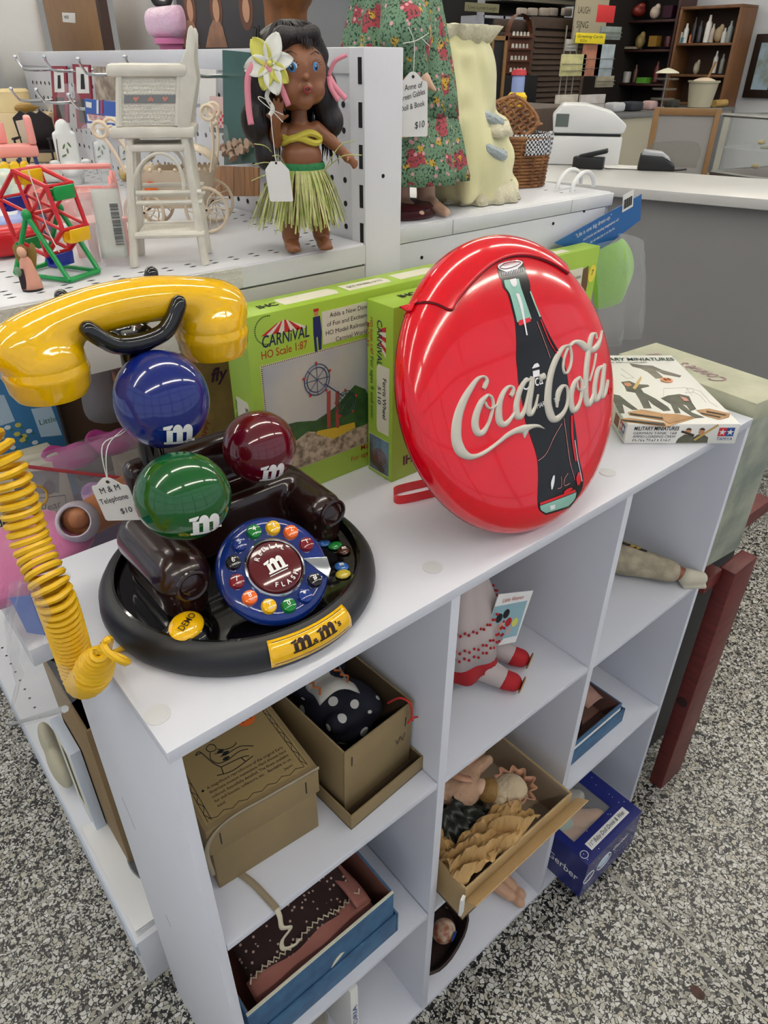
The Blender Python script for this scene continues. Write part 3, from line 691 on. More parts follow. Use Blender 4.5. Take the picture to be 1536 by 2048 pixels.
# raised script lettering: tapered pen strokes
ivory = M('script_silver', '#c3bdb0', .2, coat=.4)
def pen(pts, K, par, tp=1.0, hgt=.0022):
    q = crv(pts, 5); mb = MB(); uv = [V3(K(p[0], p[1])) for p in q]; n = len(q); rings = []
    # local scale of the photo measurement
    for i in range(n):
        e = uv[min(i+1, n-1)]-uv[max(i-1, 0)]; l = np.linalg.norm(e)+1e-9; e = e/l; nn = V3(-e[1], e[0])
        pq = V3(q[min(i+1, n-1)][:2])-V3(q[max(i-1, 0)][:2]); pl_ = np.linalg.norm(pq)+1e-9; pn = V3(-pq[1], pq[0])/pl_
        w2 = np.linalg.norm(V3(K(q[i][0]+pn[0]*q[i][2]/2, q[i][1]+pn[1]*q[i][2]/2))-V3(K(q[i][0]-pn[0]*q[i][2]/2, q[i][1]-pn[1]*q[i][2]/2)))
        w2 = max(w2, .0012)
        rings.append([sf(*(uv[i]+nn*w2*t), h2*hgt) for t, h2 in ((-.5, -.3), (-.42, .62), (-.2, .95), (0, 1.05), (.2, .95), (.42, .62), (.5, -.3))])
    mb.loft(rings)
    return mb.build('script_stroke', ivory, par, smooth=True, ang=70)
sw = MB().build  # noqa
scp = thing('script_lettering', '', 'x'); del scp['label'], scp['category']; scp.parent = ck; scp.name = 'script_lettering'
pen([(585, 445, 55), (615, 385, 75), (638, 310, 58), (590, 255, 42), (500, 290, 60), (400, 420, 90), (290, 610, 118), (210, 820, 140), (175, 1030, 160), (178, 1230, 170), (240, 1390, 175), (360, 1480, 115), (480, 1475, 72), (620, 1410, 60), (800, 1280, 55), (950, 1160, 70), (1080, 1090, 90), (1200, 1060, 125), (1330, 1020, 75), (1430, 1015, 50), (1510, 1055, 10)], A_, scp)
pen([(1235, 1060, 120), (1225, 1120, 80), (1210, 1195, 10)], A_, scp, hgt=.0019)
pen([(655, 535, 40), (560, 640, 90), (480, 830, 108), (458, 1000, 115), (505, 1120, 110), (585, 1105, 85), (660, 980, 52), (712, 820, 45), (735, 680, 40), (712, 575, 46), (655, 535, 40)], A_, scp)
pen([(610, 640, 30), (640, 715, 40), (700, 745, 35), (790, 690, 32), (850, 600, 30)], A_, scp)
pen([(1000, 560, 60), (1035, 500, 66), (1040, 430, 52), (980, 405, 45), (900, 490, 70), (840, 640, 88), (820, 800, 110), (835, 940, 115), (905, 990, 95), (985, 930, 60), (1065, 800, 36)], A_, scp)
pen([(1290, 300, 50), (1215, 340, 70), (1140, 480, 82), (1095, 680, 92), (1100, 845, 105), (1155, 870, 85), (1215, 770, 60), (1265, 560, 46), (1310, 330, 40)], A_, scp)
pen([(1338, 262, 78), (1315, 450, 92), (1285, 650, 95), (1280, 790, 92), (1315, 830, 72), (1375, 730, 45), (1420, 530, 18)], A_, scp)
pen([(150, 905, 105), (200, 888, 112), (244, 865, 105)], B_, scp)
pen([(655, 345, 40), (688, 430, 38), (700, 560, 38), (680, 700, 40), (630, 810, 42), (580, 815, 40), (555, 720, 36), (575, 560, 34), (635, 400, 40)], B_, scp)
pen([(650, 345, 40), (560, 385, 60), (470, 520, 88), (390, 700, 100), (335, 900, 110), (305, 1120, 122), (300, 1350, 132), (350, 1545, 140), (430, 1610, 120), (540, 1530, 75), (615, 1390, 52), (640, 1200, 46), (620, 1065, 42), (560, 1040, 60), (490, 1130, 90), (460, 1250, 80), (450, 1410, 30)], B_, scp)
pen([(670, 355, 46), (760, 290, 70), (860, 315, 100), (960, 390, 112), (1060, 425, 100), (1140, 365, 80), (1190, 250, 40), (1213, 100, 6)], B_, scp)
pen([(840, 890, 40), (760, 980, 70), (705, 1150, 82), (698, 1330, 92), (728, 1455, 95), (795, 1425, 72), (850, 1300, 46), (875, 1130, 42), (878, 980, 42), (840, 890, 40)], B_, scp)
pen([(790, 950, 26), (805, 1080, 30), (860, 1115, 30), (935, 1050, 24)], B_, scp)
pen([(1125, 240, 18), (1112, 155, 32), (1060, 165, 60), (1020, 300, 76), (985, 500, 86), (957, 750, 88), (945, 1000, 88), (950, 1240, 92), (990, 1350, 100), (1050, 1280, 62), (1085, 1130, 34)], B_, scp)
pen([(1115, 490, 22), (1080, 700, 20), (1005, 960, 20)], B_, scp)
pen([(1215, 710, 46), (1160, 760, 60), (1120, 900, 70), (1095, 1100, 76), (1100, 1270, 82), (1150, 1260, 62), (1200, 1130, 48), (1235, 900, 44)], B_, scp)
pen([(1268, 670, 46), (1248, 850, 70), (1225, 1080, 76), (1222, 1220, 76), (1272, 1170, 46), (1308, 1030, 36), (1320, 940, 25)], B_, scp)
rg = B_(1362, 1125); MB().tube([sf(rg[0]+.004*math.cos(t), rg[1]+.004*math.sin(t), .0005) for t in np.linspace(0, 2*PI, 20)[:-1]], .0006, 5, closed=True).build('registered_ring', red, ck)
txt(ck, 'R', red, (0, 0, 0), (1, 0, 0), (0, 1, 0), .0045, al='C', fn=lambda x, y, z: sf(rg[0]+x, rg[1]-.002+y, .0009))
# wire-thin red easel loop behind
Mi = ck.matrix_world.inverted()
lp = [Mi @ at(870, 962, 'z', H+.006), Mi @ at(800, 978, 'z', H+.006), Mi @ at(789, 988, 'z', H+.006), Mi @ at(800, 1000, 'z', H+.006), Mi @ at(872, 985, 'z', H+.006)]
up = Mi.to_3x3() @ Vector((0, 0, 1)); lpc = crv([tuple(p) for p in lp], 5)
MB().loft([[V3(p)+V3(up)*s_*.0058+V3(0, 0, 0) for s_ in (-1, 1)]+[V3(p)+V3(up)*s_*.0058+V3(0, .0, -.0018) for s_ in (1, -1)] for p in lpc]).build('easel_loop', red, ck, smooth=True)

# ================================================================ boxes on and beside the cube shelf
lime = M('lime_card', '#a2c440', .38, var=.05, vscale=6); limed = M('lime_card')
navy = M('navy_ink', '#1b2450', .6); rust = M('rust_ink', '#b23a1d', .6); creamc = M('cream_card', '#dcd8c2', .6)
pr_red = M('print_red', '#c62d28', .5); pr_sky = M('print_sky', '#aeb3b8', .45, var=.25, vscale=9, col2='#c9c6b4'); pr_grn = M('print_green', '#37612c', .5, var=.4, vscale=60); pr_yel = M('print_yellow', '#d2b22d', .5); pr_crowd = M('print_crowd', '#7a6d55', .5, var=.6, vscale=120, col2='#c9b79a')
def carton(name, label, cat, x0, x1, y0, y1, z0, z1, mat, group=None, bev=.0008):
    t = thing(name, label, cat, (x0, y0, z0), group=group)
    b = MB().box((0, 0, 0), (x1-x0, y1-y0, z1-z0)).build('carton', mat, t, bev=bev)
    return t, V3(x0, y0, z0)
FU, FW = V3(1, 0, 0), V3(0, 0, 1)      # front face axes
SU, SW = V3(0, -1, 0), V3(0, 0, 1)     # left face axes
TU, TW = V3(1, 0, 0), V3(0, 1, 0)      # top face axes
BX0, BY0, BZ1 = .238, .247, 1.1285
t1, o1 = carton('model_kit_box', 'lime green carnival sky wheel model kit box leaning behind the telephones', 'box', BX0, .535, BY0, .2925, H, BZ1, lime, 'carnival kit boxes')
def f1(x, y):
    p = at(440+x/3.657, 540+y/3.657, 'y', BY0); return (p.x-BX0, p.z-H)
FO = V3(0, 0, 0)
apex = f1(468, 362); bl, br_ = f1(300, 487), f1(640, 415)
base = crv([bl, f1(380, 470), f1(470, 455), f1(560, 440), br_], 4)
mid = crv([f1(345, 425), f1(410, 400), f1(468, 362), f1(530, 375), f1(600, 395)], 4)
for i in range(0, 16, 2):
    j = i//2; decal(t1, 'tent_stripe', [[base[i], base[min(i+2, 16)], (apex[0]*.55+mid[min(i+2, 16)][0]*.45, apex[1]*.55+mid[min(i+2, 16)][1]*.45), (apex[0]*.55+mid[i][0]*.45, apex[1]*.55+mid[i][1]*.45)]], pr_red if j % 2 == 0 else creamc, FO, FU, FW)
mb = MB()
for i in range(26):
    a = R_(75+i*8.2); c = f1(345, 440); mb.prism(circ(c[0]+.0145*math.cos(a), c[1]+.0145*math.sin(a), .0008, 6), 0, .0003, FO, FU, FW)
o = mb.build('printed_wheel_dots', M('green_ink', '#40602a', .6), t1); o['kind'] = 'stuff'
a, b = f1(310, 572), f1(655, 505); txt(t1, 'CARNiVAL', navy, (a[0], 0, a[1]), FU, FW, .0125, width=b[0]-a[0], shear=.15, bold=.01)
a, b = f1(305, 655), f1(640, 590); txt(t1, 'HO Scale 1:87', rust, (a[0], 0, a[1]), FU, FW, .0085, width=b[0]-a[0], bold=.006)
# sign with a standing barker
q0, q1 = f1(742, 300), f1(760, 545); sg = decal(t1, 'sign_panel', [rect(q0[0], q1[1], .250, q0[1]-.001)], creamc, FO, FU, FW, lift=.0002)
for k, s in enumerate(('Adds a New Dimension', 'of Fun and Excitement to your', 'HO Model Railroad or', 'Carnival World!')):
    txt(t1, s, inkb, (q0[0]+(.010, .006, .004, .017)[k], 0, q0[1]-.0088-.0093*k), FU, FW, .0050, th=.0008)
hd = f1(700, 300)
decal(t1, 'printed_barker', [[(hd[0]-.004, hd[1]-.006), (hd[0]+.005, hd[1]-.006), (hd[0]+.0065, hd[1]-.024), (hd[0]+.005, hd[1]-.043), (hd[0]+.0015, hd[1]-.043), (hd[0]+.001, hd[1]-.028), (hd[0]-.001, hd[1]-.028), (hd[0]-.0005, hd[1]-.044), (hd[0]-.0035, hd[1]-.044), (hd[0]-.0045, hd[1]-.024)]], M('print_navy', '#232f63', .5), FO, FU, FW)
decal(t1, 'printed_head', [circ(hd[0]+.0005, hd[1]-.003, .0028, 12)], M('print_skin', '#c58a62', .5), FO, FU, FW); decal(t1, 'printed_hat', [rect(hd[0]-.003, hd[1]-.0005, hd[0]+.0035, hd[1]+.0025)], pr_red, FO, FU, FW, lift=.0002)
# picture panel
p0 = f1(308, 715); p1 = f1(1085, 1250); px0, pz1, px1, pz0 = p0[0], p0[1], .270, p1[1]
decal(t1, 'picture_border', [rect(px0-.002, pz0-.002, px1+.002, pz1+.002)], creamc, FO, FU, FW, th=.0002)
mb = MB()
for i in range(110):
    x = px0-.001+(px1-px0+.002)*i/110; mb.prism(rect(x, pz1+.0003, x+.0011, pz1+.0016), .0002, .0004, FO, FU, FW); mb.prism(rect(x, pz0-.0016, x+.0011, pz0-.0003), .0002, .0004, FO, FU, FW)
for i in range(60):
    z = pz0+(pz1-pz0)*i/60; mb.prism(rect(px0-.0016, z, px0-.0003, z+.0011), .0002, .0004, FO, FU, FW)
o = mb.build('picture_border_dots', M('maroon_ink', '#5c2030', .6), t1); o['kind'] = 'stuff'
decal(t1, 'picture_sky', [rect(px0, pz0, px1, pz1)], pr_sky, FO, FU, FW, lift=.0003)
tr = [f1(340, 1230), f1(480, 1130), f1(560, 1110), f1(700, 1100), f1(790, 1040), f1(850, 990), f1(930, 900), f1(985, 840), f1(1060, 870), f1(1075, 900)]
decal(t1, 'picture_trees', [[(px0, pz0+.02)]+tr+[(px1, tr[-1][1]+.006), (px1, pz0+.02)]], pr_grn, FO, FU, FW, lift=.0006)
decal(t1, 'picture_crowd', [[(px0, pz0), (px1, pz0), (px1, pz0+.028), f1(900, 1190), f1(640, 1180), (px0, pz0+.022)]], pr_crowd, FO, FU, FW, lift=.0009)
decal(t1, 'picture_tent', [[f1(700, 1200), f1(830, 1230), f1(985, 1150), f1(980, 1110), f1(830, 1150), f1(710, 1175)]], pr_yel, FO, FU, FW, lift=.0012)
rdt = M('print_tower', '#a4483a', .5)
for x in (790, 852):
    decal(t1, 'picture_tower', [[f1(x-12, 1150), f1(x+14, 1150), f1(x+14, 880), f1(x-12, 890)]], rdt, FO, FU, FW, lift=.0012)
blw = M('print_blue', '#2c3f68', .5)
for (cx, cy, rd) in ((705, 800, 80), (915, 970, 62)):
    c = f1(cx, cy); e = abs(f1(cx+rd, cy)[0]-c[0])*1.15; mb = MB()
    for q in (e, e*.8): mb.tube([(c[0]+q*math.cos(t), -.0016, c[1]+q*1.05*math.sin(t)) for t in np.linspace(0, 2*PI, 25)[:-1]], .0006, 4, closed=True)
    for k in range(8): mb.tube([(c[0], -.0016, c[1]), (c[0]+e*math.cos(k*PI/4), -.0016, c[1]+e*1.05*math.sin(k*PI/4))], .0004, 4)
    mb.build('picture_wheel', blw if cx < 800 else M('print_darkgreen', '#23473c', .5), t1)
    for k in range(5): a = R_(20+k*72); decal(t1, 'picture_gondola', [circ(c[0]+e*1.1*math.cos(a), c[1]+e*1.15*math.sin(a), .0016, 8)], pr_red, FO, FU, FW, lift=.0018)
MB().tube([(*f1(740, 800), 0)][0:1] and [(f1(760, 830)[0], -.0015, f1(760, 830)[1]), (f1(900, 920)[0], -.0015, f1(900, 920)[1])], .0007, 4).build('picture_arm', blw, t1)
a = f1(1030, 1320); txt(t1, 'Model Kit', rust, (a[0], 0, a[1]), FU, FW, .0075, bold=.005); a = f1(960, 1400); txt(t1, 'For ages 8 and over', rust, (a[0], 0, a[1]), FU, FW, .0065, bold=.005)
# left end of the box
decal(t1, 'end_label', [[(-.036, .055), (-.012, .055), (-.010, .06), (-.010, .12), (-.013, .125), (-.036, .125)]], creamc, (0, 0, 0), SU, SW)
txt(t1, 'SKY WHEEL', inkb, (-.0004, .0175, .118), (0, 0, -1), SU, .006, width=.058, th=.0004); txt(t1, '5112', inkb, (-.0004, .028, .105), (0, 0, -1), SU, .006, th=.0004)
txt(t1, 'For ages 8 and over', M('green_ink'), (-.0004, .0395, .12), (0, 0, -1), SU, .005, width=.07, th=.0004)
for x, w2 in ((.055, .07), (.14, .06), (.215, .06)):
    q = decal(t1, 'top_label', [[(x, .012), (x+w2, .012), (x+w2+.004, .022), (x+w2, .034), (x, .034)]], creamc, (0, 0, BZ1-H), TU, TW)
txt(t1, 'IHC', inkb, (.028, .016, BZ1-H+.0002), TU, TW, .010, bold=.03); txt(t1, 'SKY WHEEL 5112', inkb, (.145, .02, BZ1-H+.0004), TU, TW, .006, width=.05)
# second kit box, end-on
B2 = (.387, .195, H)
t2, o2 = carton('model_kit_box', 'narrow lime green ferris wheel kit box showing its end next to the red disc', 'box', .387, .592, .195, .240, H, 1.1225, lime, 'carnival kit boxes')
def s2(x, y):
    p = at(440+x/3.657, 540+y/3.657, 'x', .387); return (-(p.y-.195), p.z-H)
for i in range(6):
    z0 = s2(1180, 310+35*i); decal(t2, 'tent_stripe', [[(-.012, .190-.006*i), (-.012, .184-.006*i), (-.022, .182-.0035*i), (-.022, .1855-.0035*i)]], pr_red if i % 2 == 0 else creamc, (0, 0, 0), SU, SW)
def side_txt(s, y_, z_, h_, w2, mt, par=t2): txt(par, s, mt, (-.0003, y_, z_), (0, 0, -1), (0, -1, 0), h_, width=w2, bold=.006, th=.0005)
side_txt('CARNIVAL', .0265, .195, .0085, .052, navy); side_txt('HO Scale 1:87', .0385, .195, .0045, .042, rust); side_txt('Model Kit', .0445, .188, .0045, .028, rust)
decal(t2, 'end_label', [[(-.006, .060), (-.026, .060), (-.028, .066), (-.028, .138), (-.026, .144), (-.006, .144)]], creamc, (0, 0, 0), SU, SW)
side_txt('Ferris Wheel', .0165, .130, .0062, .05, inkb); side_txt('5110', .0255, .118, .0058, .022, inkb); side_txt('For ages 8 and over', .0385, .150, .0055, .078, M('green_ink'))
decal(t2, 'end_picture', [rect(-.042, -.015+.02, -.006, .052)], M('print_photo', '#6f8fa8', .45, var=.5, vscale=40, col2='#4b3a33'), (0, 0, 0), SU, SW)
c = (-.022, .027); mb = MB()
for q in (.011, .007, .003): mb.tube([(-.0008, -(c[0]+q*math.cos(t)), c[1]+q*.9*math.sin(t)) for t in np.linspace(0, 2*PI, 21)[:-1]], .0006, 4, closed=True)
mb.build('printed_wheel', M('print_rust', '#8a4a2a', .5), t2)
decal(t2, 'picture_border', [rect(-.0425, .0045, -.0055, .005), rect(-.0425, .052, -.0055, .0525)], creamc, (0, 0, 0), SU, SW, lift=.0003)
side_txt('IHC', .012, -.002+.003, .004, .006, inkb)
txt(t2, 'IHC', inkb, (.032, .022, 1.1225-H+.0003), TU, TW, .010, bold=.03)
decal(t2, 'front_picture', [rect(.03, .035, .17, .16)], M('print_maroon', '#3c1a1c', .45, var=.4, vscale=20), FO, FU, FW)
txt(t2, 'IHC', M('maroon_ink'), (.018, 0, .018), FU, FW, .012, bold=.03)
# third kit box at the far right
t3, o3 = carton('model_kit_box', 'lime green kit box with yellow sticker poking out right of the red disc', 'box', .615, .850, .262, .2925, H, 1.1125, lime, 'carnival kit boxes')
decal(t3, 'sign_panel', [rect(.02, .135, .200, .178)], creamc, FO, FU, FW); txt(t3, 'Adds a New Dimension', inkb, (.196, -.0005, .163), FU, FW, .0055, al='R')
txt(t3, 'HO Model Railroad or', inkb, (.192, -.0005, .147), FU, FW, .0055, al='R')
decal(t3, 'printed_barker', [[(.200, .175), (.212, .178), (.216, .150), (.212, .115), (.205, .115), (.202, .145)]], M('print_brown', '#6a4a2c', .5), FO, FU, FW, lift=.0004)
st_ = M('sticker_yellow', '#e8d64a', .5); decal(t3, 'yellow_sticker', [circ(.224, .165, .009, 14, .013)], st_, FO, FU, FW, lift=.0005); txt(t3, '7', inkb, (.221, -.0012, .163), FU, FW, .008)
decal(t3, 'top_label', [rect(.07, .006, .17, .020)], creamc, (0, 0, 1.1125-H), TU, TW); txt(t3, 'Carousel', inkb, (.09, .009, 1.1125-H+.0004), TU, TW, .007)

# ---- plastic soldier kit box
an = math.atan2(-.096, .117)
tm = thing('soldier_kit_box', 'white plastic soldier kit box with orange five dollar sticker on shelf corner', 'box', (.694, .073, H+.0003), an)
wcard = M('white_card', '#e2e1da', .4); MB().box((0, 0, 0), (.151, .258, .0295)).build('carton', wcard, tm, bev=.0012)
oliv = M('print_olive', '#5d5d4c', .5, var=.35, vscale=60); wood_p = M('print_wood', '#c09463', .5, var=.3, vscale=50); skn = M('print_skin')
def tmf(x, y):   # front face crop measurement
    p = at(1100+x/3.523, 380+y/3.523, 'z', H); return p
def tt_(x, y):   # top face measurement -> local 2d
    p = at(1100+x/3.523, 380+y/3.523, 'z', H+.0295); d = V3(p)-V3(.694, .073, 0); c, s_ = math.cos(-an), math.sin(-an); return (d[0]*c-d[1]*s_, d[0]*s_+d[1]*c)
TO = (0, 0, .0295)
def top_poly(name, pts, mat, lift=0): return decal(tm, name, [[tt_(*p) for p in pts]], mat, TO, TU, TW, lift=lift)
greenk = M('dark_green_ink', '#12352a', .6)
a = tt_(432, 1225); b = tt_(765, 1205); txt(tm, 'MILITARY MINIATURES', greenk, (.148, .2325, .0298), TU, TW, .0125, width=.138, al='R', bold=.02, shear=.15); txt(tm, 'GERMAN TANK AMMO-LOADING CREW', inkb, (.10, .2215, .0298), TU, TW, .005, width=.085, al='R')
# figures printed on the lid
top_poly('printed_soldier', [(560, 1222), (640, 1235), (720, 1240), (790, 1270), (925, 1310), (915, 1322), (800, 1300), (740, 1270), (800, 1325), (745, 1330), (690, 1285), (640, 1260), (580, 1245)], M('print_grey', '#7c7466', .5, var=.4, vscale=60))
top_poly('printed_soldier', [(500, 1355), (560, 1348), (610, 1370), (690, 1375), (700, 1385), (640, 1400), (660, 1430), (740, 1470), (830, 1530), (850, 1555), (800, 1560), (720, 1510), (690, 1480), (715, 1540), (660, 1540), (630, 1480), (600, 1430), (540, 1420), (525, 1385)], oliv)
top_poly('printed_face', [(520, 1362), (560, 1360), (578, 1380), (550, 1390), (525, 1380)], skn, .0004)
top_poly('printed_shell', [(580, 1400), (615, 1350), (640, 1315), (645, 1330), (625, 1375), (600, 1410)], M('print_brass', '#c5a35a', .4), .0004)
top_poly('printed_soldier', [(780, 1470), (830, 1450), (910, 1440), (980, 1455), (1000, 1500), (1030, 1545), (990, 1560), (960, 1520), (930, 1510), (1000, 1570), (1090, 1605), (1020, 1610), (940, 1560), (900, 1530), (920, 1575), (880, 1575), (850, 1510)], oliv)
top_poly('printed_face', [(915, 1458), (960, 1470), (980, 1490), (945, 1490)], M('print_pink_skin', '#c98d7c', .5), .0004)
top_poly('printed_soldier', [(440, 1440), (490, 1450), (540, 1490), (620, 1550), (580, 1552), (510, 1510), (525, 1575), (490, 1575), (450, 1500)], oliv)
for k, q in enumerate(([(485, 1615), (560, 1608), (830, 1645), (1010, 1600), (1020, 1612), (820, 1672), (520, 1635)], [(545, 1570), (640, 1550), (780, 1575), (820, 1620), (800, 1630), (560, 1590)], [(1030, 1555), (1120, 1545), (1270, 1580), (1260, 1605), (1190, 1622), (1080, 1590)], [(780, 1580), (900, 1585), (1010, 1605), (840, 1650), (800, 1630)])): top_poly('printed_crate', q, wood_p, .0002+.0002*k)
for k, q in enumerate(([(490, 1622), (800, 1650), (815, 1668), (520, 1632)], [(1100, 1562), (1240, 1590), (1235, 1596), (1100, 1572)], [(560, 1578), (790, 1610), (795, 1622), (570, 1588)], [(1060, 1575), (1200, 1605), (1195, 1612), (1070, 1585)])): top_poly('printed_shadow', q, M('print_dark', '#3b3025', .5), .0012)
mb = MB()
for pts in ([(800, 1470), (800, 1400), (960, 1395), (1000, 1450)], [(960, 1440), (965, 1400), (1060, 1420), (1130, 1500), (1180, 1530)], [(1000, 1420), (1060, 1450), (1100, 1500)], [(500, 1260), (590, 1325), (540, 1330), (500, 1300)], [(940, 1395), (1010, 1400), (1010, 1430), (950, 1430)]):
    q = [tt_(*p) for p in pts]; mb.prism(stroke(q, .0005), 0, .0003, TO, TU, TW)
o = mb.build('printed_sketch', M('pencil_grey', '#b5b3ac', .6), tm); o['kind'] = 'stuff'
s5 = tt_(820, 1345); so = M('sticker_orange', '#f2742b', .5); decal(tm, 'price_sticker', [circ(s5[0], s5[1], .009, 20)], M('sticker_peach', '#f0a070', .5), TO, TU, TW, lift=.0014); txt(tm, '$5', inkb, (s5[0], s5[1]-.004, .0318), TU, TW, .008, al='C', bold=.01)
# front edge print
txt(tm, 'MILITARY MINIATURES', inkb, (.010, 0, .0205), FU, FW, .0055, width=.060, bold=.02, shear=.1); txt(tm, 'GERMAN TANK  168', inkb, (.010, 0, .0145), FU, FW, .0036, width=.058); txt(tm, 'AMMO-LOADING CREW', inkb, (.010, 0, .0095), FU, FW, .0036, width=.058)
mb = MB()
for i in range(14):
    x = .010+.0038*i; r2 = random.Random(i)
    for k in range(3): xx = x+r2.uniform(0, .002); zz = .0042+r2.uniform(0, .0025); mb.prism(rect(xx, zz, xx+.0013, zz+.0004) if k % 2 else rect(xx, zz-.0008, xx+.0004, zz+.0015), 0, .0003, FO, FU, FW)
o = mb.build('small_print', inkb, tm); o['kind'] = 'stuff'
for x, fl_ in ((.082, 0), (.100, .004)):
    decal(tm, 'printed_soldier', [[(x-.012+fl_, .0015), (x+.013, .0015), (x+.012, .010), (x+.005, .014), (x-.003, .014), (x-.010, .008)]], oliv, FO, FU, FW, lift=.0001*x)
    decal(tm, 'printed_face', [circ(x+.001, .0185, .0038, 12, .005)], skn, FO, FU, FW, lift=.0003); decal(tm, 'printed_hair', [circ(x+.001, .0205, .004, 10, .0035, 0, PI)], M('print_hair', '#4a3320', .6), FO, FU, FW, lift=.0005)
decal(tm, 'printed_shell', [stroke([(.074, .019), (.092, .013)], .003)], M('print_dark'), FO, FU, FW, lift=.0006); decal(tm, 'printed_shell', [stroke([(.094, .006), (.121, .0285)], .0028)], M('print_brass'), FO, FU, FW, lift=.0006)
def star(cx, cy, r): return [(cx+(r if i % 2 == 0 else r*.4)*math.sin(i*PI/5), cy+(r if i % 2 == 0 else r*.4)*math.cos(i*PI/5)) for i in range(10)]
lred, lblue = M('logo_red', '#c4303a', .5), M('logo_blue', '#1f4a93', .5)
def twin_star(par, O, U, Wv, k=1, nm='TAMIYA'):
    decal(par, 'logo_square', [rect(0, 0, .0105*k, .0125*k)], lred, O, U, Wv); decal(par, 'logo_square', [rect(.0105*k, 0, .021*k, .0125*k)], lblue, O, U, Wv)
    for cx in (.00525, .01575): decal(par, 'logo_star', [star(cx*k, .006*k, .005*k)], wcard, O, U, Wv, lift=.0003)
    txt(par, nm, lblue, V3(O)-V3(Wv)*.006*k, U, Wv, .0045*k, width=.021*k, shear=.1)
twin_star(tm, (.124, 0, .0115), FU, FW)
twin_star(tm, (0, .026, .0115), V3(0, -1, 0), FW, .95)
decal(tm, 'end_print', [rect(-.05, .008, -.032, .024)], M('print_rust'), (0, 0, 0), SU, SW)

# ---- marbled long box standing on the red bench
bench_m = M('red_stain_wood', '#6b2420', .45, var=.35, vscale=10, stretch=(1, 1, 8), bump=.2, bscale=60)
bn = thing('red_bench', 'dark red stained wooden bench with thick plank leg beside the cube shelf', 'bench', (.99, -.01, 0))
MB().box((-.055, .045, .598), (.24, .34, .630)).build('seat_plank', bench_m, bn, bev=.003)
MB().box((-.055, .01, .566), (-.002, .045, .597)).build('apron_rail', bench_m, bn, bev=.002)
MB().box((.0, -.012, 0), (.082, .018, .597)).build('leg', bench_m, bn, bev=.003)
MB().box((.0, .30, 0), (.088, .34, .598)).build('leg', bench_m, bn, bev=.003)
MB().box((.01, .080, .03), (.05, .3, .09)).build('stretcher', bench_m, bn, bev=.003)
MB().lathe([(0, 0), (.011, 0), (.011, .001), (.007, .0012), (0, .0005)], 20, (-.0003, .004, .265), (-1, 0, 0)).build('plug', M('dark_wood_plug', '#2a0f0d', .6), bn, smooth=True)
marb = M('marbled_paper', '#a3a795', .55, var=1, vscale=16, col2='#7f877c', detail=6)
mbx = thing('marbled_box', 'tall greenish marbled cardboard box with faded pink writing on its lid', 'box', (.916, .004, .632), R_(-5))
MB().box((0, 0, 0), (.098, .245, .285)).build('box_body', marb, mbx, bev=.001)
MB().box((-.0015, -.0015, .268), (.0995, .2465, .2975)).build('box_lid', M('marbled_lid', '#bdbca2', .55, var=1, vscale=14, col2='#a9ab93', detail=6), mbx, bev=.0012)
txt(mbx, "Connie's", M('faded_pink_ink', '#9a7080', .7), (.048, .075, .298), (0.1, 1, 0), (-1, .1, 0), .028, width=.085, shear=.4); txt(mbx, 'Doll', M('faded_pink_ink'), (.05, .170, .298), (.1, 1, 0), (-1, .1, 0), .024, width=.045, shear=.4)
# ---- black box under the rack corner
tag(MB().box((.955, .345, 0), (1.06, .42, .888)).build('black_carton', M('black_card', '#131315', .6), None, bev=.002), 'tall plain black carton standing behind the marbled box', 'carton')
tag(MB().box((.93, .056, 0), (1.19, .068, .565)).build('dark_gap_fill', M('black_card'), None, bev=.002), 'black sheet added to fill the dark gap behind the red bench leg', 'board')  # added sheet; its black stands in for the shadowy gap under the bench
# ---- blue header card with bagged green doll dress
bg = thing('bagged_doll_dress', 'green doll dress in clear bag with blue header card at rack end', 'doll clothes', (.93, .30, .92))
pc = [at(x, y, 'y', .30) for x, y in ((1108, 486), (1283, 388), (1280, 440), (1206, 497), (1150, 500))]
hc_ = MB(); hc_.prism([(p.x-.93, p.z-.92) for p in pc], -.0006, .0006, (0, 0, 0), FU, FW); hc_.build('header_card', M('blue_card', '#1f5f9e', .4), bg)
a, b = at(1140, 480, 'y', .30), at(1270, 405, 'y', .30); du_ = V3(b)-V3(a); du_ = du_/np.linalg.norm(du_); dw_ = V3(-du_[2], 0, du_[0])
O_ = V3(a)-V3(.93, .30, .92)+V3(0, -.001, 0)
for k, s in enumerate(('"Life is one big dress-up."', 'and friends and dazzling imaginations will', 'for all who join in on the fun.')): txt(bg, s, wink, O_+du_*(.012+.018*k)-dw_*(.002+.0105*k), du_, dw_, .0062 if k == 0 else .0042, width=(.088, .088, .062)[k])
bc = V3(at(1243, 425, 'y', .30))-V3(.93, .30, .92)+V3(0, -.001, 0)
decal(bg, 'barcode_label', [rect(0, 0, .028, .026)], wcard, bc, du_, dw_)
mb = MB()
for i in range(13): mb.prism(rect(.003+.0017*i, .004, .003+.0017*i+(.0011 if i % 3 else .0005), .018), 0, .0003, bc+V3(0, -.0004, 0), du_, dw_)
o = mb.build('barcode', inkb, bg); o['kind'] = 'stuff'
lg = M('lime_cloth', '#7fb52c', .85, sheen=.3, bump=.5, bscale=90)
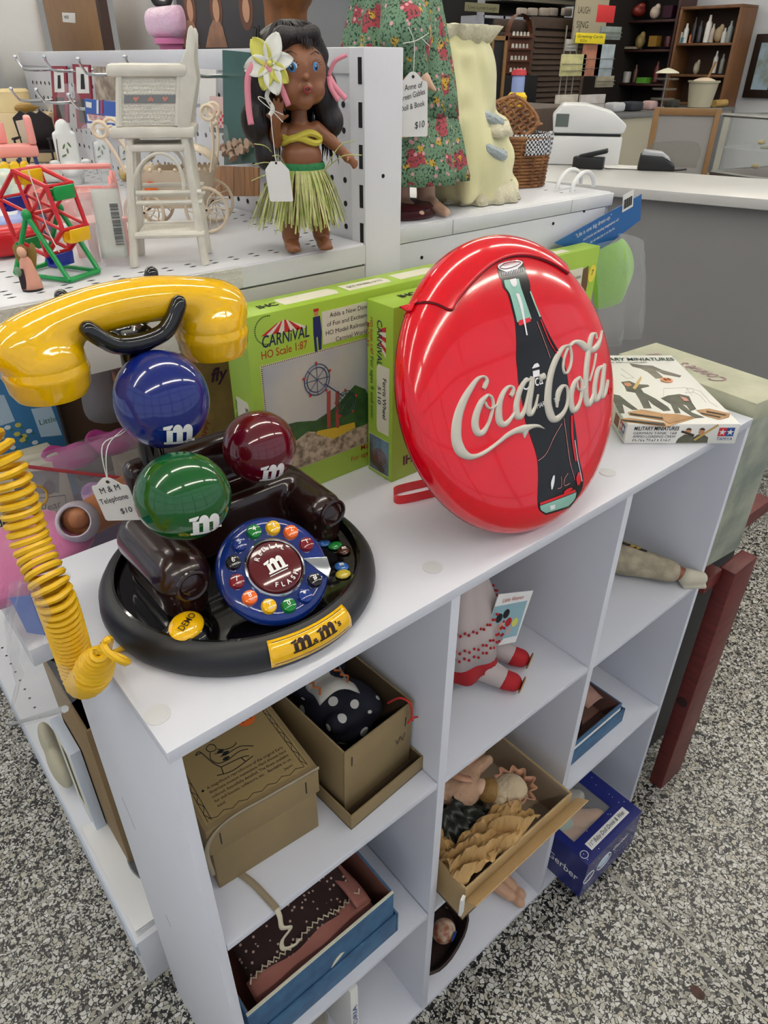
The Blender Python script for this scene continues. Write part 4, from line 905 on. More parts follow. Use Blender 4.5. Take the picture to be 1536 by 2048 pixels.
def cloth_sheet(outline, y, th, seed, wr=.004, wl=60):
    xs = [p[0] for p in outline]; zs = [p[1] for p in outline]; c = (sum(xs)/len(xs), sum(zs)/len(zs)); O2 = crv(outline, 6, closed=True); rings = []
    rn = random.Random(seed); f = [rn.uniform(.6, 1.4) for _ in range(6)]
    mb = MB(); n = len(O2)
    for k in range(7):
        s_ = k/6; ring = []
        for x, z in O2:
            X, Z = c[0]+(x-c[0])*s_, c[1]+(z-c[1])*s_; yy = y-th*(1-s_**3)+wr*math.sin(X*wl*f[0]+Z*wl*.3*f[1])*s_
            ring.append((X, yy, Z))
        rings.append(ring)
    mb.loft(rings[1:], caps=False); mb.add([(c[0], y-th, c[1])]+rings[1], [(0, 1+i, 1+(i+1) % n) for i in range(n)])
    return mb
def wl(px, py, yy, o): p = at(px, py, 'y', yy); return (p.x-o[0], p.z-o[2])
O2 = (.93, .30, .92)
cloth_sheet([wl(x, y, .288, O2) for x, y in ((1206, 500), (1248, 478), (1268, 500), (1272, 545), (1258, 588), (1230, 608), (1200, 618), (1194, 560))], -.010, .010, 3, .006, 90).build('dress', lg, bg, smooth=True)
film = M('clear_film', '#e9edf0', .10, alpha=.17, bump=1, bscale=55, spec=.8)
cloth_sheet([wl(x, y, .28, O2) for x, y in ((1205, 500), (1255, 470), (1285, 490), (1300, 550), (1297, 620), (1280, 670), (1235, 690), (1196, 690), (1192, 600))], -.016, .012, 5, .012, 90).build('bag', film, bg, smooth=True)

# ================================================================ hula doll
skin_d = M('doll_skin_brown', '#8a5636', .38, var=.08, vscale=20)
hair_d = M('doll_hair_dark', '#1a1112', .45, bump=1, bscale=120, stretch=(1, 1, .15))
hd_ = thing('hula_doll', 'brown skinned doll in grass skirt with dark hair and white flower', 'doll', (.366, .322, ZD+.0005), R_(-24))
body = [('c', (-.0165, 0, .016), (-.0135, 0, .062), .0095, .0145), ('c', (.0185, .002, .016), (.0145, .002, .062), .0095, .0145),
        ('e', (-.0165, -.007, .0075), (.0085, .0155, .0075)), ('e', (.0195, -.006, .0075), (.0082, .0150, .0075)),
        ('e', (0, .001, .074), (.0235, .019, .019)), ('e', (0, -.002, .094), (.0215, .0185, .019)), ('e', (0, 0, .112), (.0195, .0145, .016)),
        ('c', (0, 0, .12), (0, -.001, .136), .0085, .008),
        ('c', (-.017, 0, .1195), (-.029, -.009, .108), .0072, .006), ('c', (-.029, -.009, .108), (-.0275, -.023, .127), .006, .0048), ('e', (-.0265, -.026, .1325), (.0062, .0036, .0062)),
        ('c', (.017, 0, .1195), (.032, -.004, .108), .0078, .0064), ('c', (.032, -.004, .108), (.045, -.010, .0965), .0062, .0048), ('e', (.0485, -.012, .093), (.0062, .0045, .005))]
for dx, ln in ((-.0045, .008), (-.0015, .0105), (.0016, .0108), (.0046, .009)): body.append(('c', (-.0265+dx, -.0265, .136), (-.0268+dx*1.45, -.030, .137+ln), .0017, .0014))
body.append(('c', (-.0215, -.0265, .131), (-.0165, -.029, .1335), .0019, .0015))
body.append(('c', (-.0315, -.0265, .131), (-.0365, -.029, .1345), .0019, .0015))
for dx, dz in ((.0065, -.0015), (.0062, -.0042), (.005, -.0062), (.0032, -.0075)): body.append(('c', (.0495, -.013, .0915), (.0495+dx, -.016, .0915+dz), .0018, .0014))
body.append(('c', (.047, -.014, .094), (.045, -.020, .091), .0018, .0015))
for k in range(5): body += [('e', (-.0225+.003*k, -.0205+.0008*abs(k-2), .005), (.0017, .0024, .0021)), ('e', (.0135+.003*k, -.0192+.0008*abs(k-2), .005), (.0017, .0024, .0021))]
sdf(body, .00125, .0026).build('body', skin_d, hd_, smooth=True, ang=180)
HR = Euler((R_(-4), 0, R_(12))).to_matrix(); HC = V3(-.004, -.003, .168)
def hp(x, y, z): return tuple(HC+np.array(HR)@V3(x*1.14, y*1.1, z*1.1))
head = [('e', hp(0, 0, .002), (.0325, .031, .034)), ('e', hp(.009, -.015, -.013), (.0145, .0125, .013)), ('e', hp(-.009, -.015, -.013), (.0145, .0125, .013)), ('e', hp(0, -.019, -.0215), (.010, .0085, .0085)),
        ('e', hp(0, -.0285, -.0045), (.0028, .0032, .0026)), ('e', hp(0, -.0265, .002), (.0022, .003, .006)), ('e', hp(0, -.0268, -.0125), (.0062, .0036, .0045)), ('-e', hp(0, -.0315, -.0135), (.0030, .0035, .0022))]
sdf(head, .0014, .003).build('head', skin_d, hd_, smooth=True, ang=180)
lipm = M('doll_lips', '#8e2f30', .3); eyew = M('doll_eye_white', '#d9dde0', .2); eyeb = M('doll_eye_blue', '#3f86c4', .2)
MB().ring(hp(0, -.0298, -.0135), .0031, .0012, tuple(np.array(HR)@V3(0, -1, -.15)), 20, 6, 1.2, .75).build('lips', lipm, hd_, smooth=True)
MB().ell(hp(.0002, -.0292, -.0122), (.0018, .0012, .0007), 10).build('teeth', eyew, hd_, smooth=True)
for s_ in (-1, 1):
    rz_ = R_(12)+s_*R_(24)
    e = MB().ell((0, 0, 0), (.0054, .0009, .0048), 20).build('eye', eyew, hd_, smooth=True, loc=hp(s_*.0105, -.0252, .0035), rot=(0, 0, rz_))
    MB().ell((0, -.0009, 0), (.0040, .0008, .0043), 18).build('iris', eyeb, e, smooth=True); MB().ell((0, -.0013, 0), (.0022, .0007, .0028), 14).build('pupil', black, e, smooth=True); MB().ell((-.0008, -.0018, .001), (.0007, .0004, .0008), 8).build('glint', eyew, e, smooth=True)
    for k in range(7): a = R_(20+k*22); MB().tube([(.0052*math.cos(a), -.0006, .0048*math.sin(a)), (.0075*math.cos(a), -.0025, .0070*math.sin(a))], .00022, 4).build('eyelash', black, e)
    MB().tube(crv([hp(s_*.006, -.0275, .0125), hp(s_*.011, -.0262, .0150), hp(s_*.016, -.0228, .0135)], 4), [.0003]*4+[.0006]*4+[.0003], 5).build('eyebrow', hair_d, hd_, smooth=True)
hair = [('e', hp(0, .007, .011), (.0375, .0330, .0325)), ('e', hp(-.029, .006, -.010), (.0165, .019, .027)), ('e', hp(-.036, .006, -.036), (.0155, .016, .021)), ('e', hp(.031, .008, -.016), (.0150, .017, .026)), ('e', hp(.036, .007, -.038), (.0135, .014, .016)), ('e', hp(-.031, .004, -.062), (.011, .012, .017)),
        ('c', hp(-.014, -.018, .026), hp(.013, -.018, .0285), .008, .007), ('c', hp(.013, -.017, .028), hp(.026, -.006, .014), .007, .006), ('c', hp(-.014, -.018, .026), hp(-.027, -.008, .010), .008, .007), ('-e', hp(.001, -.034, -.004), (.0245, .023, .0285))]
hm = sdf(hair, .0017, .005); rn = random.Random(3)
hm.build('hair', hair_d, hd_, smooth=True, ang=180)
mb = MB()
for i in range(170):
    a = rn.uniform(-.3, PI+.3); x, y = math.cos(a), math.sin(a)*.9; sd = 1 if x > 0 else -1
    p0_ = V3(x*.028, .008+y*.024, .022+rn.uniform(-.012, .014)); p1_ = V3(x*.036+rn.uniform(-.002, .002), .008+y*.028, -.018+rn.uniform(-.01, .01)); p2_ = V3(x*.033+sd*rn.uniform(-.008, .008), .006+y*.02+rn.uniform(-.004, .004), -.045-rn.uniform(0, .03))
    mb.tube([hp(*p) for p in crv([p0_, p1_, p2_], 4)], [.0011]*8+[.0002], 4)
for i in range(60):
    a = rn.uniform(R_(200), R_(340)); x, y = math.cos(a), math.sin(a)
    mb.tube([hp(*p) for p in crv([(x*.008, .004+y*.006, .040), (x*.020, y*.020, .034+rn.uniform(-.002, .002)), (x*.029+rn.uniform(-.003, .003), y*.027, .020+rn.uniform(-.004, .004))], 3)], [.0009]*6+[.0002], 4)
o = mb.build('hair_strands', hair_d, hd_, smooth=True); o['kind'] = 'stuff'
# flower and ribbon
petal_w = M('petal_white', '#e9e8de', .7); petal_y = M('petal_yellow', '#d3cf62', .7); pinkr = M('pink_ribbon', '#e78f9f', .5)
FC = V3(hp(-.0275, -.022, .006)); FN = V3(-.45, -.86, .1); fu, fv, fn_ = basis(FN)
def petal(ang, ln, wd, mat, cup):
    d = fu*math.cos(ang)+fv*math.sin(ang); s_ = np.cross(fn_, d)
    MB().grid(lambda u, v: FC+d*(ln*u)+s_*(wd*(v-.5)*2*math.sin(PI*min(1, u*.9+.08))**.7)+fn_*(cup*u*(1-u)*2+.25*wd*(v-.5)**2*4+.002), 10, 6).build('petal', mat, hd_, smooth=True, solid=.0004)
for k, (a, m_) in enumerate(((70, petal_w), (10, petal_w), (130, petal_y), (-40, petal_y), (190, petal_w), (250, petal_y), (-75, petal_w))): petal(R_(a), .026-.003*(k % 2), .0075 if k % 2 else .009, m_, .004)
MB().ell(FC+fn_*.004, .0028, 12).build('flower_centre', petal_y, hd_, smooth=True)
def ribbon(pts, wd, mat, par, name='ribbon', n=(0, -1, 0)):
    q = [V3(p) for p in crv(pts, 6)]; mb = MB(); vs = []
    for i, p in enumerate(q):
        d = q[min(i+1, len(q)-1)]-q[max(i-1, 0)]; s_ = np.cross(d, V3(n)); s_ /= np.linalg.norm(s_)+1e-9
        w_ = wd[i*len(wd)//len(q)] if hasattr(wd, '__len__') else wd
        vs += [p-s_*w_/2, p+s_*w_/2]
    mb.add(vs, [(2*i, 2*i+1, 2*i+3, 2*i+2) for i in range(len(q)-1)]); return mb.build(name, mat, par, smooth=True, solid=.0003)
ribbon([FC+V3(-.012, .004, .006), FC+V3(.002, -.006, -.008), FC+V3(.014, -.002, -.034)], .0055, pinkr, hd_)
ribbon([FC+V3(-.012, .004, .004), FC+V3(-.022, .004, -.010), FC+V3(-.024, .004, -.034), FC+V3(-.023, .004, -.05)], .006, pinkr, hd_)
RB = V3(hp(.031, -.006, -.002))
ribbon([RB, RB+V3(.006, -.002, .012), RB+V3(.018, -.004, .018)], .004, pinkr, hd_); ribbon([RB, RB+V3(.006, -.004, -.010), RB+V3(.016, -.006, -.020)], .0055, pinkr, hd_); ribbon([RB, RB+V3(.001, -.004, -.010), RB+V3(.008, -.006, -.021)], .005, pinkr, hd_)
ribbon([FC+V3(.0, .002, -.016), FC+V3(-.006, .002, -.026), FC+V3(-.001, .002, -.036), FC+V3(-.005, .0, -.042)], .004, petal_w, hd_)
# top: two twisted cloth bands
ycl = M('yellow_cloth', '#c9bb45', .7)
for s_, dz in ((1, 0), (-1, .004)):
    MB().tube([(.0208*math.cos(t), .0162*math.sin(t)-.001, .1105+dz+.0028*math.sin(3*t+s_)) for t in np.linspace(0, 2*PI, 41)[:-1]], .0033, 7, closed=True).build('bandeau', ycl, hd_, smooth=True)
# grass skirt
MB().lathe([(.0236, .0790), (.0248, .0805), (.0243, .083), (.0250, .0855), (.0240, .0885), (.0232, .0895)], 40, sy=.85).build('waistband', M('green_braid', '#1f7d45', .6, bump=.6, bscale=300), hd_, smooth=True)
mb = MB(); rn = random.Random(11)
for i in range(280):
    a = rn.uniform(0, 2*PI); fl2 = rn.uniform(.25, 1.0)*(2.0 if math.cos(a) < -.4 else 1.25); L2 = rn.uniform(.044, .058)
    c_, s_ = math.cos(a), math.sin(a); r0 = .0242
    pts = [V3(r0*c_, r0*.85*s_, .083), V3((r0+.010*fl2)*c_, (r0+.010*fl2)*.9*s_, .083-L2*.35), V3((r0+.020*fl2)*c_+rn.uniform(-.004, .004), (r0+.020*fl2)*.9*s_, .083-L2)]
    q = crv(pts, 3); t_ = V3(-s_, c_, 0); w_ = rn.uniform(.0005, .0010); vs = []
    for p in q: vs += [V3(p)-t_*w_, V3(p)+t_*w_]
    mb.add(vs, [(2*j, 2*j+1, 2*j+3, 2*j+2) for j in range(len(q)-1)])
for a, ln, up in ((190, .034, .012), (205, .03, .002), (170, .036, -.004), (220, .025, .02), (-12, .035, .018), (5, .03, .03), (186, .03, .03)):
    d = V3(math.cos(R_(a)), math.sin(R_(a))-.5, 0); mb.tube(crv([V3(.022*math.cos(R_(a)), -.012, .082), V3(.022*math.cos(R_(a)), -.014, .084)+d*ln*.5+V3(0, 0, up*.7), V3(.022*math.cos(R_(a)), -.014, .080)+d*ln+V3(0, 0, up)], 4), .0005, 4)
o = mb.build('grass_fringe', M('raffia', '#c9c98c', .7, var=.25, vscale=90, col2='#a3ad5c'), hd_); o['kind'] = 'stuff'
tp = at(552, 325, 'y', .29)
price_tag('price_tag', 'blank white price tag tied to the raised hand of the hula doll', tp, (.78, -.62, 0), (-.10, 0, .995), .0235, .036, [], scallop=False,
    string=[[(0, 0, 0), (.0, .003, .03), (.004, .009, .045)], [(.004, .009, .045), (-.006, .012, .053), (.0, .02, .055), (.008, .014, .05), (.004, .009, .045)], [(.004, .009, .045), (.015, .004, .040)], [(.004, .009, .045), (.013, .003, .034)]])

# ================================================================ wicker high chair
wick = M('white_wicker', '#dcd8cb', .55, var=.12, vscale=40); weave = M('wicker_weave', '#d8d3c5', .6, bump=1, bscale=160, stretch=(1, 1, 1.6))
hcx = thing('doll_high_chair', 'white wicker doll high chair with painted heart band on the side', 'high chair', (.185, .37, ZD+.0006), R_(-30.8))
kx, kz = .0005, .00043
def hcp(px, py, y=0): return ((px-268)*kx, y, (535-py)*kz)
YB = .055
for (a, b) in (((250, 262), (268, 533)), ((352, 262), (412, 530))):
    for y in (0, YB): q = hcp(*a, y*.85+.004); e_ = hcp(*b, y); MB().tube([q, (e_[0], e_[1], .0)], [.0038, .0044], 8).build('leg', wick, hcx, smooth=True)
MB().box((-.026, -.003, .1165), (.052, YB+.003, .1265)).build('seat', wick, hcx, bev=.003)
MB().box((-.012, .0, .105), (.044, YB, .1115)).build('seat_rail', wick, hcx, bev=.002)
for y in (0.0, YB-.006):
    MB().prism([(-.017, .127), (.0385, .127), (.0385, .166), (-.019, .166)], 0, .005, (0, y+.005, 0), (1, 0, 0), (0, 0, 1)).build('side_panel', weave, hcx, bev=.001)
    MB().box((-.030, y-.004, .1655), (.041, y+.008, .1765)).build('arm_rest', wick, hcx, bev=.004)
    for x in (-.0165, .0365): MB().tube([(x-.001, y+.0008, .127), (x-.002, y+.0008, .168)], .0032, 8).build('arm_post', wick, hcx, smooth=True)
mb = MB()
for i in range(16):
    for j in range(11):
        if 5 <= j <= 6: continue
        mb.ell((-.0145+.0031*i+(.0015 if j % 2 else 0), .0003, .130+.0033*j), (.0017, .0007, .0012), 6)
o = mb.build('woven_strands', wick, hcx, smooth=True); o['kind'] = 'stuff'
bandm = M('band_grey', '#7c7f80', .5); MB().box((-.0135, -.0008, .1455), (.0335, .0002, .152)).build('painted_band', bandm, hcx)
hrt = M('heart_pink', '#c98574', .5)
for x, f_ in ((-.003, 1), (.010, -1), (.023, 1)): decal(hcx, 'painted_heart', [[(x+p*.0028, .1487+f_*q*.0022) for p, q in ((0, -1), (1, .3), (.6, 1), (0, .5), (-.6, 1), (-1, .3))]], hrt, (0, -.0009, 0), (1, 0, 0), (0, 0, 1))
bk = [(.035, .122), (.047, .122), (.0505, .165), (.0470, .178), (.0455, .200), (.0425, .206), (.0395, .203), (.0385, .186), (.034, .176)]
for y in (-.002, YB-.002): MB().prism(bk, 0, .006, (0, y+.006, 0), (1, 0, 0), (0, 0, 1)).build('back_post', wick, hcx, bev=.0022)
MB().box((.0385, .0, .127), (.0435, YB, .196)).build('backrest', weave, hcx, bev=.002)
for z, x0, x1 in ((.069, -.001, .0615), (.060, .0, .0635)):
    for y in (.002, YB-.002): MB().tube([(x0, y, z), (x1, y, z)], .0024, 8).build('cross_bar', wick, hcx, smooth=True)
MB().prism([(.003, -.0), (.065, .0), (.062, .040), (.004, .040)], .030, .034, (0, 0, 0), (1, 0, 0), (0, 1, 0)).build('foot_step', weave, hcx, bev=.001)
MB().tube([(.0, -.001, .0305), (.068, -.001, .0305)], .0032, 8).build('step_rail', wick, hcx, smooth=True); MB().tube([(.0, YB, .0305), (.068, YB, .0305)], .0032, 8).build('step_rail', wick, hcx, smooth=True)
for y in (.002, YB-.002): MB().tube([(.020+.026*math.cos(t)*.95, y, .070+.034*math.sin(t)) for t in np.linspace(0, PI, 14)], .0018, 6).build('arch_brace', wick, hcx, smooth=True)

for ch in hcx.children:
    for v in ch.data.vertices: v.co.x += .214*v.co.z

# ================================================================ toy ferris wheel
fw = thing('toy_ferris_wheel', 'miniature red and green plastic toy ferris wheel with coloured seats', 'toy', (.112, .349, ZD+.0006), R_(27))
gm, rm, bm_, ym = M('toy_green', '#0f9a4a', .3), M('toy_red', '#cf1f27', .3), M('toy_blue', '#2133a8', .3), M('toy_yellow', '#f0bd0c', .3)
AX = .040; hubz, huby = .058, .034
for x in (0, AX):
    for y in (0, .068): MB().tube([(x, y, .0025), (x, huby, hubz)], .0024, 8).build('a_frame_leg', gm, fw, smooth=True)
    MB().tube([(x, 0, .0025), (x, .068, .0025)], .0022, 8).build('base_rail', gm, fw, smooth=True); MB().ell((x, huby, hubz), (.0042, .0052, .0052), 12).build('hub', gm, fw, smooth=True)
for y in (0, .068): MB().tube([(0, y, .0025), (AX, y, .0025)], .0024, 8).build('base_rail', gm, fw, smooth=True)
MB().tube([(-.003, huby, hubz), (AX+.003, huby, hubz)], .002, 8).build('axle', rm, fw, smooth=True)
RW = .037; vv = [(huby+RW*math.cos(R_(18+60*k)), hubz+RW*math.sin(R_(18+60*k))) for k in range(6)]
for x in (.005, AX-.005):
    for k in range(6):
        MB().tube([(x, *vv[k]), (x, *vv[(k+1) % 6])], .0021, 6).build('rim_bar', rm, fw, smooth=True)
        MB().tube([(x, huby, hubz), (x, *vv[k])], .0016, 6).build('spoke', rm, fw, smooth=True)
for k in range(6):
    y, z = vv[k]; MB().tube([(.003, y, z), (AX-.003, y, z)], .0018, 6).build('seat_bar', rm, fw, smooth=True)
    MB().prism([(-.0055, -.012), (.0055, -.012), (.0065, -.003), (.0040, -.003), (.0030, -.009), (-.0030, -.009), (-.0040, -.0), (-.0065, -.0)], -.012, .012, (AX/2, y, z), (0, 1, 0), (0, 0, 1)).build('toy_seat', (bm_, ym, gm, ym, bm_, gm)[k], fw, bev=.0008)
tag(MB().tube(crv([(.098, .345, ZD+.10), (.100, .342, ZD+.075), (.104, .350, ZD+.05), (.108, .345, ZD+.03)], 6), .0005, 5).build('string_loop', M('string_white'), None), 'thin white string hanging over the toy ferris wheel', 'string')

# ================================================================ little angel
ag = thing('angel_figurine', 'tiny painted angel figurine with pink robe and gold wings at deck edge', 'figurine', (.078, .349, ZD+.0005), R_(-20))
MB().lathe([(.0085, 0), (.0095, .002), (.0085, .010), (.0062, .020), (.0050, .026), (.0030, .029), (0, .0295)], 20, (0, 0, 0), sy=.8).build('robe', M('robe_pink', '#d59a86', .6), ag, smooth=True)
MB().ell((-.001, -.001, .0335), (.0042, .0042, .005), 14).build('head', M('figurine_skin', '#d8a98b', .5), ag, smooth=True); MB().ell((-.0002, .001, .035), (.0046, .0044, .0048), 12).build('hair', M('figurine_hair', '#7a4f25', .7), ag, smooth=True)
gold = M('antique_gold', '#8f7638', .5)
for s_ in (-1, 1): MB().prism([(0, 0), (.003*s_, .010), (.007*s_, .016), (.0095*s_, .013), (.009*s_, .004), (.006*s_, -.006), (.002*s_, -.004)], -.0007, .0007, (.001, .006, .024), (1, 0, 0), (0, 0, 1)).build('wing', gold, ag, bev=.0003)
MB().box((-.0085, -.0065, .002), (-.003, -.0045, .020)).build('stole', M('robe_dark', '#2c1a22', .6), ag, bev=.0005); MB().ell((-.0075, -.006, .018), (.003, .0025, .0045), 10).build('lantern', M('figurine_green', '#6c8a6a', .5), ag, smooth=True); MB().cyl((0, 0, -.0003), (0, 0, .0012), .009, n=18).build('plinth', black, ag)

# ================================================================ cream doll pram
prm = thing('doll_pram', 'cream plastic doll pram with lacy trim and spoked wheels', 'pram', (.312, .522, ZD+.0005), R_(-35))
prm.scale = (1.12, 1.12, 1.12)
def tub(z0, z1, a0, b0, a1, b1, n=28, sq=.75): 
    f = lambda t, a, b: (a*abs(math.cos(t))**sq*(1 if math.cos(t) >= 0 else -1), b*abs(math.sin(t))**sq*(1 if math.sin(t) >= 0 else -1))
    R2 = [[(*f(2*PI*j/n, a0+(a1-a0)*k/4, b0+(b1-b0)*k/4), z0+(z1-z0)*k/4) for j in range(n)] for k in range(5)]
    R2.append([(p[0]*.92, p[1]*.9, p[2]) for p in R2[-1]]); R2 += [[(p[0]*.85, p[1]*.82, z0+.006) for p in R2[0]]]
    return MB().loft(R2)
crm = M('cream_pram', '#dfcfb6', .45)
tub(.024, .062, .034, .020, .047, .027).build('tub', crm, prm, smooth=True, ang=50)
for k in range(34):
    t = 2*PI*k/34; f = lambda v, p: abs(v)**.75*(1 if v >= 0 else -1)*p
    MB().ell((f(math.cos(t), .0475), f(math.sin(t), .0275), .0625), .0021, 8).build('trim_bead', crm, prm, smooth=True)
def wheel(c, R2, name='wheel'):
    mb = MB().ring(c, R2, .0018, (0, 1, 0), 30, 8)
    for k in range(12): a = 2*PI*k/12; mb.tube(crv([(c[0], c[1], c[2]), (c[0]+R2*.5*math.cos(a+.25), c[1], c[2]+R2*.5*math.sin(a+.25)), (c[0]+R2*math.cos(a), c[1], c[2]+R2*math.sin(a))], 3), .0007, 4)
    mb.ell(c, (.003, .002, .003), 10); return mb.build(name, crm, prm, smooth=True)
for x, R2 in ((-.030, .020), (.036, .022)):
    for y in (-.031, .031): wheel((x, y, R2+.0018), R2)
    MB().tube([(x, -.033, R2+.002), (x, .033, R2+.002)], .0013, 6).build('axle', M('dark_axle', '#3a2b24', .5), prm)
for y in (-.024, .024):
    MB().tube(crv([(-.044, y, .060), (-.052, y, .080), (-.060, y, .094)], 4), .0018, 6).build('handle_arm', crm, prm, smooth=True)
    MB().ring((-.062, y, .100), .007, .0022, (0, 1, 0), 20, 6).build('handle_scroll', crm, prm, smooth=True)
    MB().tube(crv([(.044, y, .060), (.050, y, .085), (.050, y, .110)], 4), .0018, 6).build('canopy_arm', crm, prm, smooth=True)
    MB().ring((.048, y, .115), .0065, .0022, (0, 1, 0), 20, 6).build('canopy_scroll', crm, prm, smooth=True)
MB().tube([(-.062, -.024, .1), (-.062, .024, .1)], .0016, 6).build('handle_bar', crm, prm, smooth=True); MB().tube([(.05, -.024, .103), (.05, .024, .103)], .0016, 6).build('canopy_bar', crm, prm, smooth=True)
MB().grid(lambda u, v: (.012+.036*math.cos(PI*.9*u), -.025+.05*v, .062+.022*math.sin(PI*.9*u)), 14, 6).build('hood', crm, prm, smooth=True, solid=.001)
decal(prm, 'price_sticker', [circ(-.02, .045, .007, 16)], so, (0, -.0265, 0), (1, 0, 0), (0, 0, 1))

# ================================================================ pink furniture, chairs, trunk, porcelain
pinkp = M('pink_plastic', '#ee9d96', .4); pinkh = M('hot_pink_plastic', '#e0788e', .4)
cr = thing('doll_cradle', 'pink plastic doll cradle with scrolled end in front of the porcelain', 'doll cradle', (.205, .565, ZD+.0005), R_(-28))
tub(.016, .050, .036, .020, .046, .026).build('cradle_body', pinkp, cr, smooth=True, ang=50)
for x in (-.045, .045):
    MB().prism(crv([(-.026, .014), (-.030, .045), (-.022, .066), (-.012, .060), (0, .070), (.012, .060), (.022, .066), (.030, .045), (.026, .014), (0, .004)], 4, closed=True), -.0018, .0018, (x, 0, 0), (0, 1, 0), (0, 0, 1)).build('end_board', pinkp, cr, bev=.0008)
    MB().tube([(x*.8, .036*math.sin(t), .036-.0335*math.cos(t)) for t in np.linspace(-.95, .95, 12)], .0025, 6).build('rocker', pinkp, cr, smooth=True)
MB().tube([(-.046, 0, .074), (.046, 0, .074)], .003, 8).build('top_rail', pinkp, cr, smooth=True)
pt = thing('doll_table', 'small pink plastic doll table behind the clear bag', 'doll table', (.180, .435, ZD+.0005), R_(10))
MB().box((-.025, -.02, .034), (.025, .02, .039)).build('table_top', pinkp, pt, bev=.001)
for x in (-.018, .018):
    for y in (-.014, .014): MB().tube([(x, y, 0), (x, y, .034)], [.004, .006], 8).build('leg', pinkp, pt, smooth=True)
pc_ = thing('doll_chair', 'pink plastic doll chair with blue legs at the left edge', 'doll chair', (.285, 1.055, ZD+.0005), R_(-15))
MB().box((-.032, -.026, .040), (.032, .026, .058)).build('seat', pinkp, pc_, bev=.004)
MB().box((.020, -.026, .058), (.032, .026, .100)).build('backrest', pinkp, pc_, bev=.004); MB().box((-.032, .016, .058), (-.012, .028, .090)).build('arm_panel', pinkp, pc_, bev=.003)
bl_ = M('slate_blue_plastic', '#3d4a86', .4)
for x in (-.024, 0, .024):
    for y in (-.018, .018): MB().tube([(x*1.15, y*1.2, 0), (x, y, .040)], .0035, 6).build('leg', bl_, pc_, smooth=True)
dkw = M('dark_chair_wood', '#1d1211', .4)
rk = thing('doll_rocking_chair', 'dark brown doll rocking chair beside the white porcelain pieces', 'doll chair', (.372, 1.235, ZD+.0005), R_(-35))
MB().prism([(-.034, .03), (.034, .03), (.036, .085), (.026, .092), (.018, .098), (.010, .092), (0, .097), (-.010, .092), (-.018, .098), (-.026, .092), (-.036, .085)], -.002, .002, (0, .022, 0), (1, 0, 0), (0, -.2, 1)).build('backrest', dkw, rk, bev=.001)
MB().box((-.034, -.026, .028), (.034, .026, .033)).build('seat', dkw, rk, bev=.001)
for x in (-.032, .032):
    MB().tube([(x, .05*math.sin(t), .052-.050*math.cos(t)) for t in np.linspace(-.8, .8, 12)], .0022, 6).build('rocker', dkw, rk, smooth=True)
    MB().box((x-.003, -.03, .05), (x+.003, .024, .054)).build('arm_rest', dkw, rk, bev=.001)
    for y in (-.024, .02): MB().tube([(x, y, .004), (x, y, .052)], .002, 6).build('leg', dkw, rk, smooth=True)
MB().prism([(-.030, .036), (-.012, .036), (-.016, .082), (-.030, .080)], -.001, .001, (0, .017, 0), (1, 0, 0), (0, -.2, 1)).build('cushion_strip', M('cream_strip', '#e3cdb4', .6), rk)
tan = M('cream_tan_plastic', '#e0c79b', .45)
tr_ = thing('toy_chest', 'cream coloured toy chest holding a ribbed hat box', 'toy chest', (.392, 1.36, ZD+.001), R_(-32))
MB().box((-.062, -.035, .0), (.062, .035, .088)).build('chest_body', tan, tr_, bev=.002)
tag(MB().lathe([(0, 0), (.032, 0)]+[(.032+.0012*(k % 2), .004+.0045*k) for k in range(8)]+[(.030, .040), (0, .040)], 36, (0, 0, 0)).build('hat_box', M('ribbed_cream', '#e3cd98', .6), None, smooth=True, loc=(.383, 1.365, ZD+.0895)), 'round ribbed cream hat box standing on the cream toy chest', 'box')
tag(sdf([('e', (0, 0, 0), (.020, .010, .009)), ('c', (.015, 0, 0), (.028, 0, .001), .004, .002)], .002).build('brown_bottle', M('amber_glass', '#a07a34', .25), None, smooth=True, loc=(.385, 1.305, ZD+.0985)), 'small amber bottle lying on the cream toy chest', 'bottle')
porc = M('white_porcelain', '#e2e4e2', .12, coat=.5); hol = M('holly_green', '#55703f', .5); gldl = M('gilt_line', '#5b5438', .4)
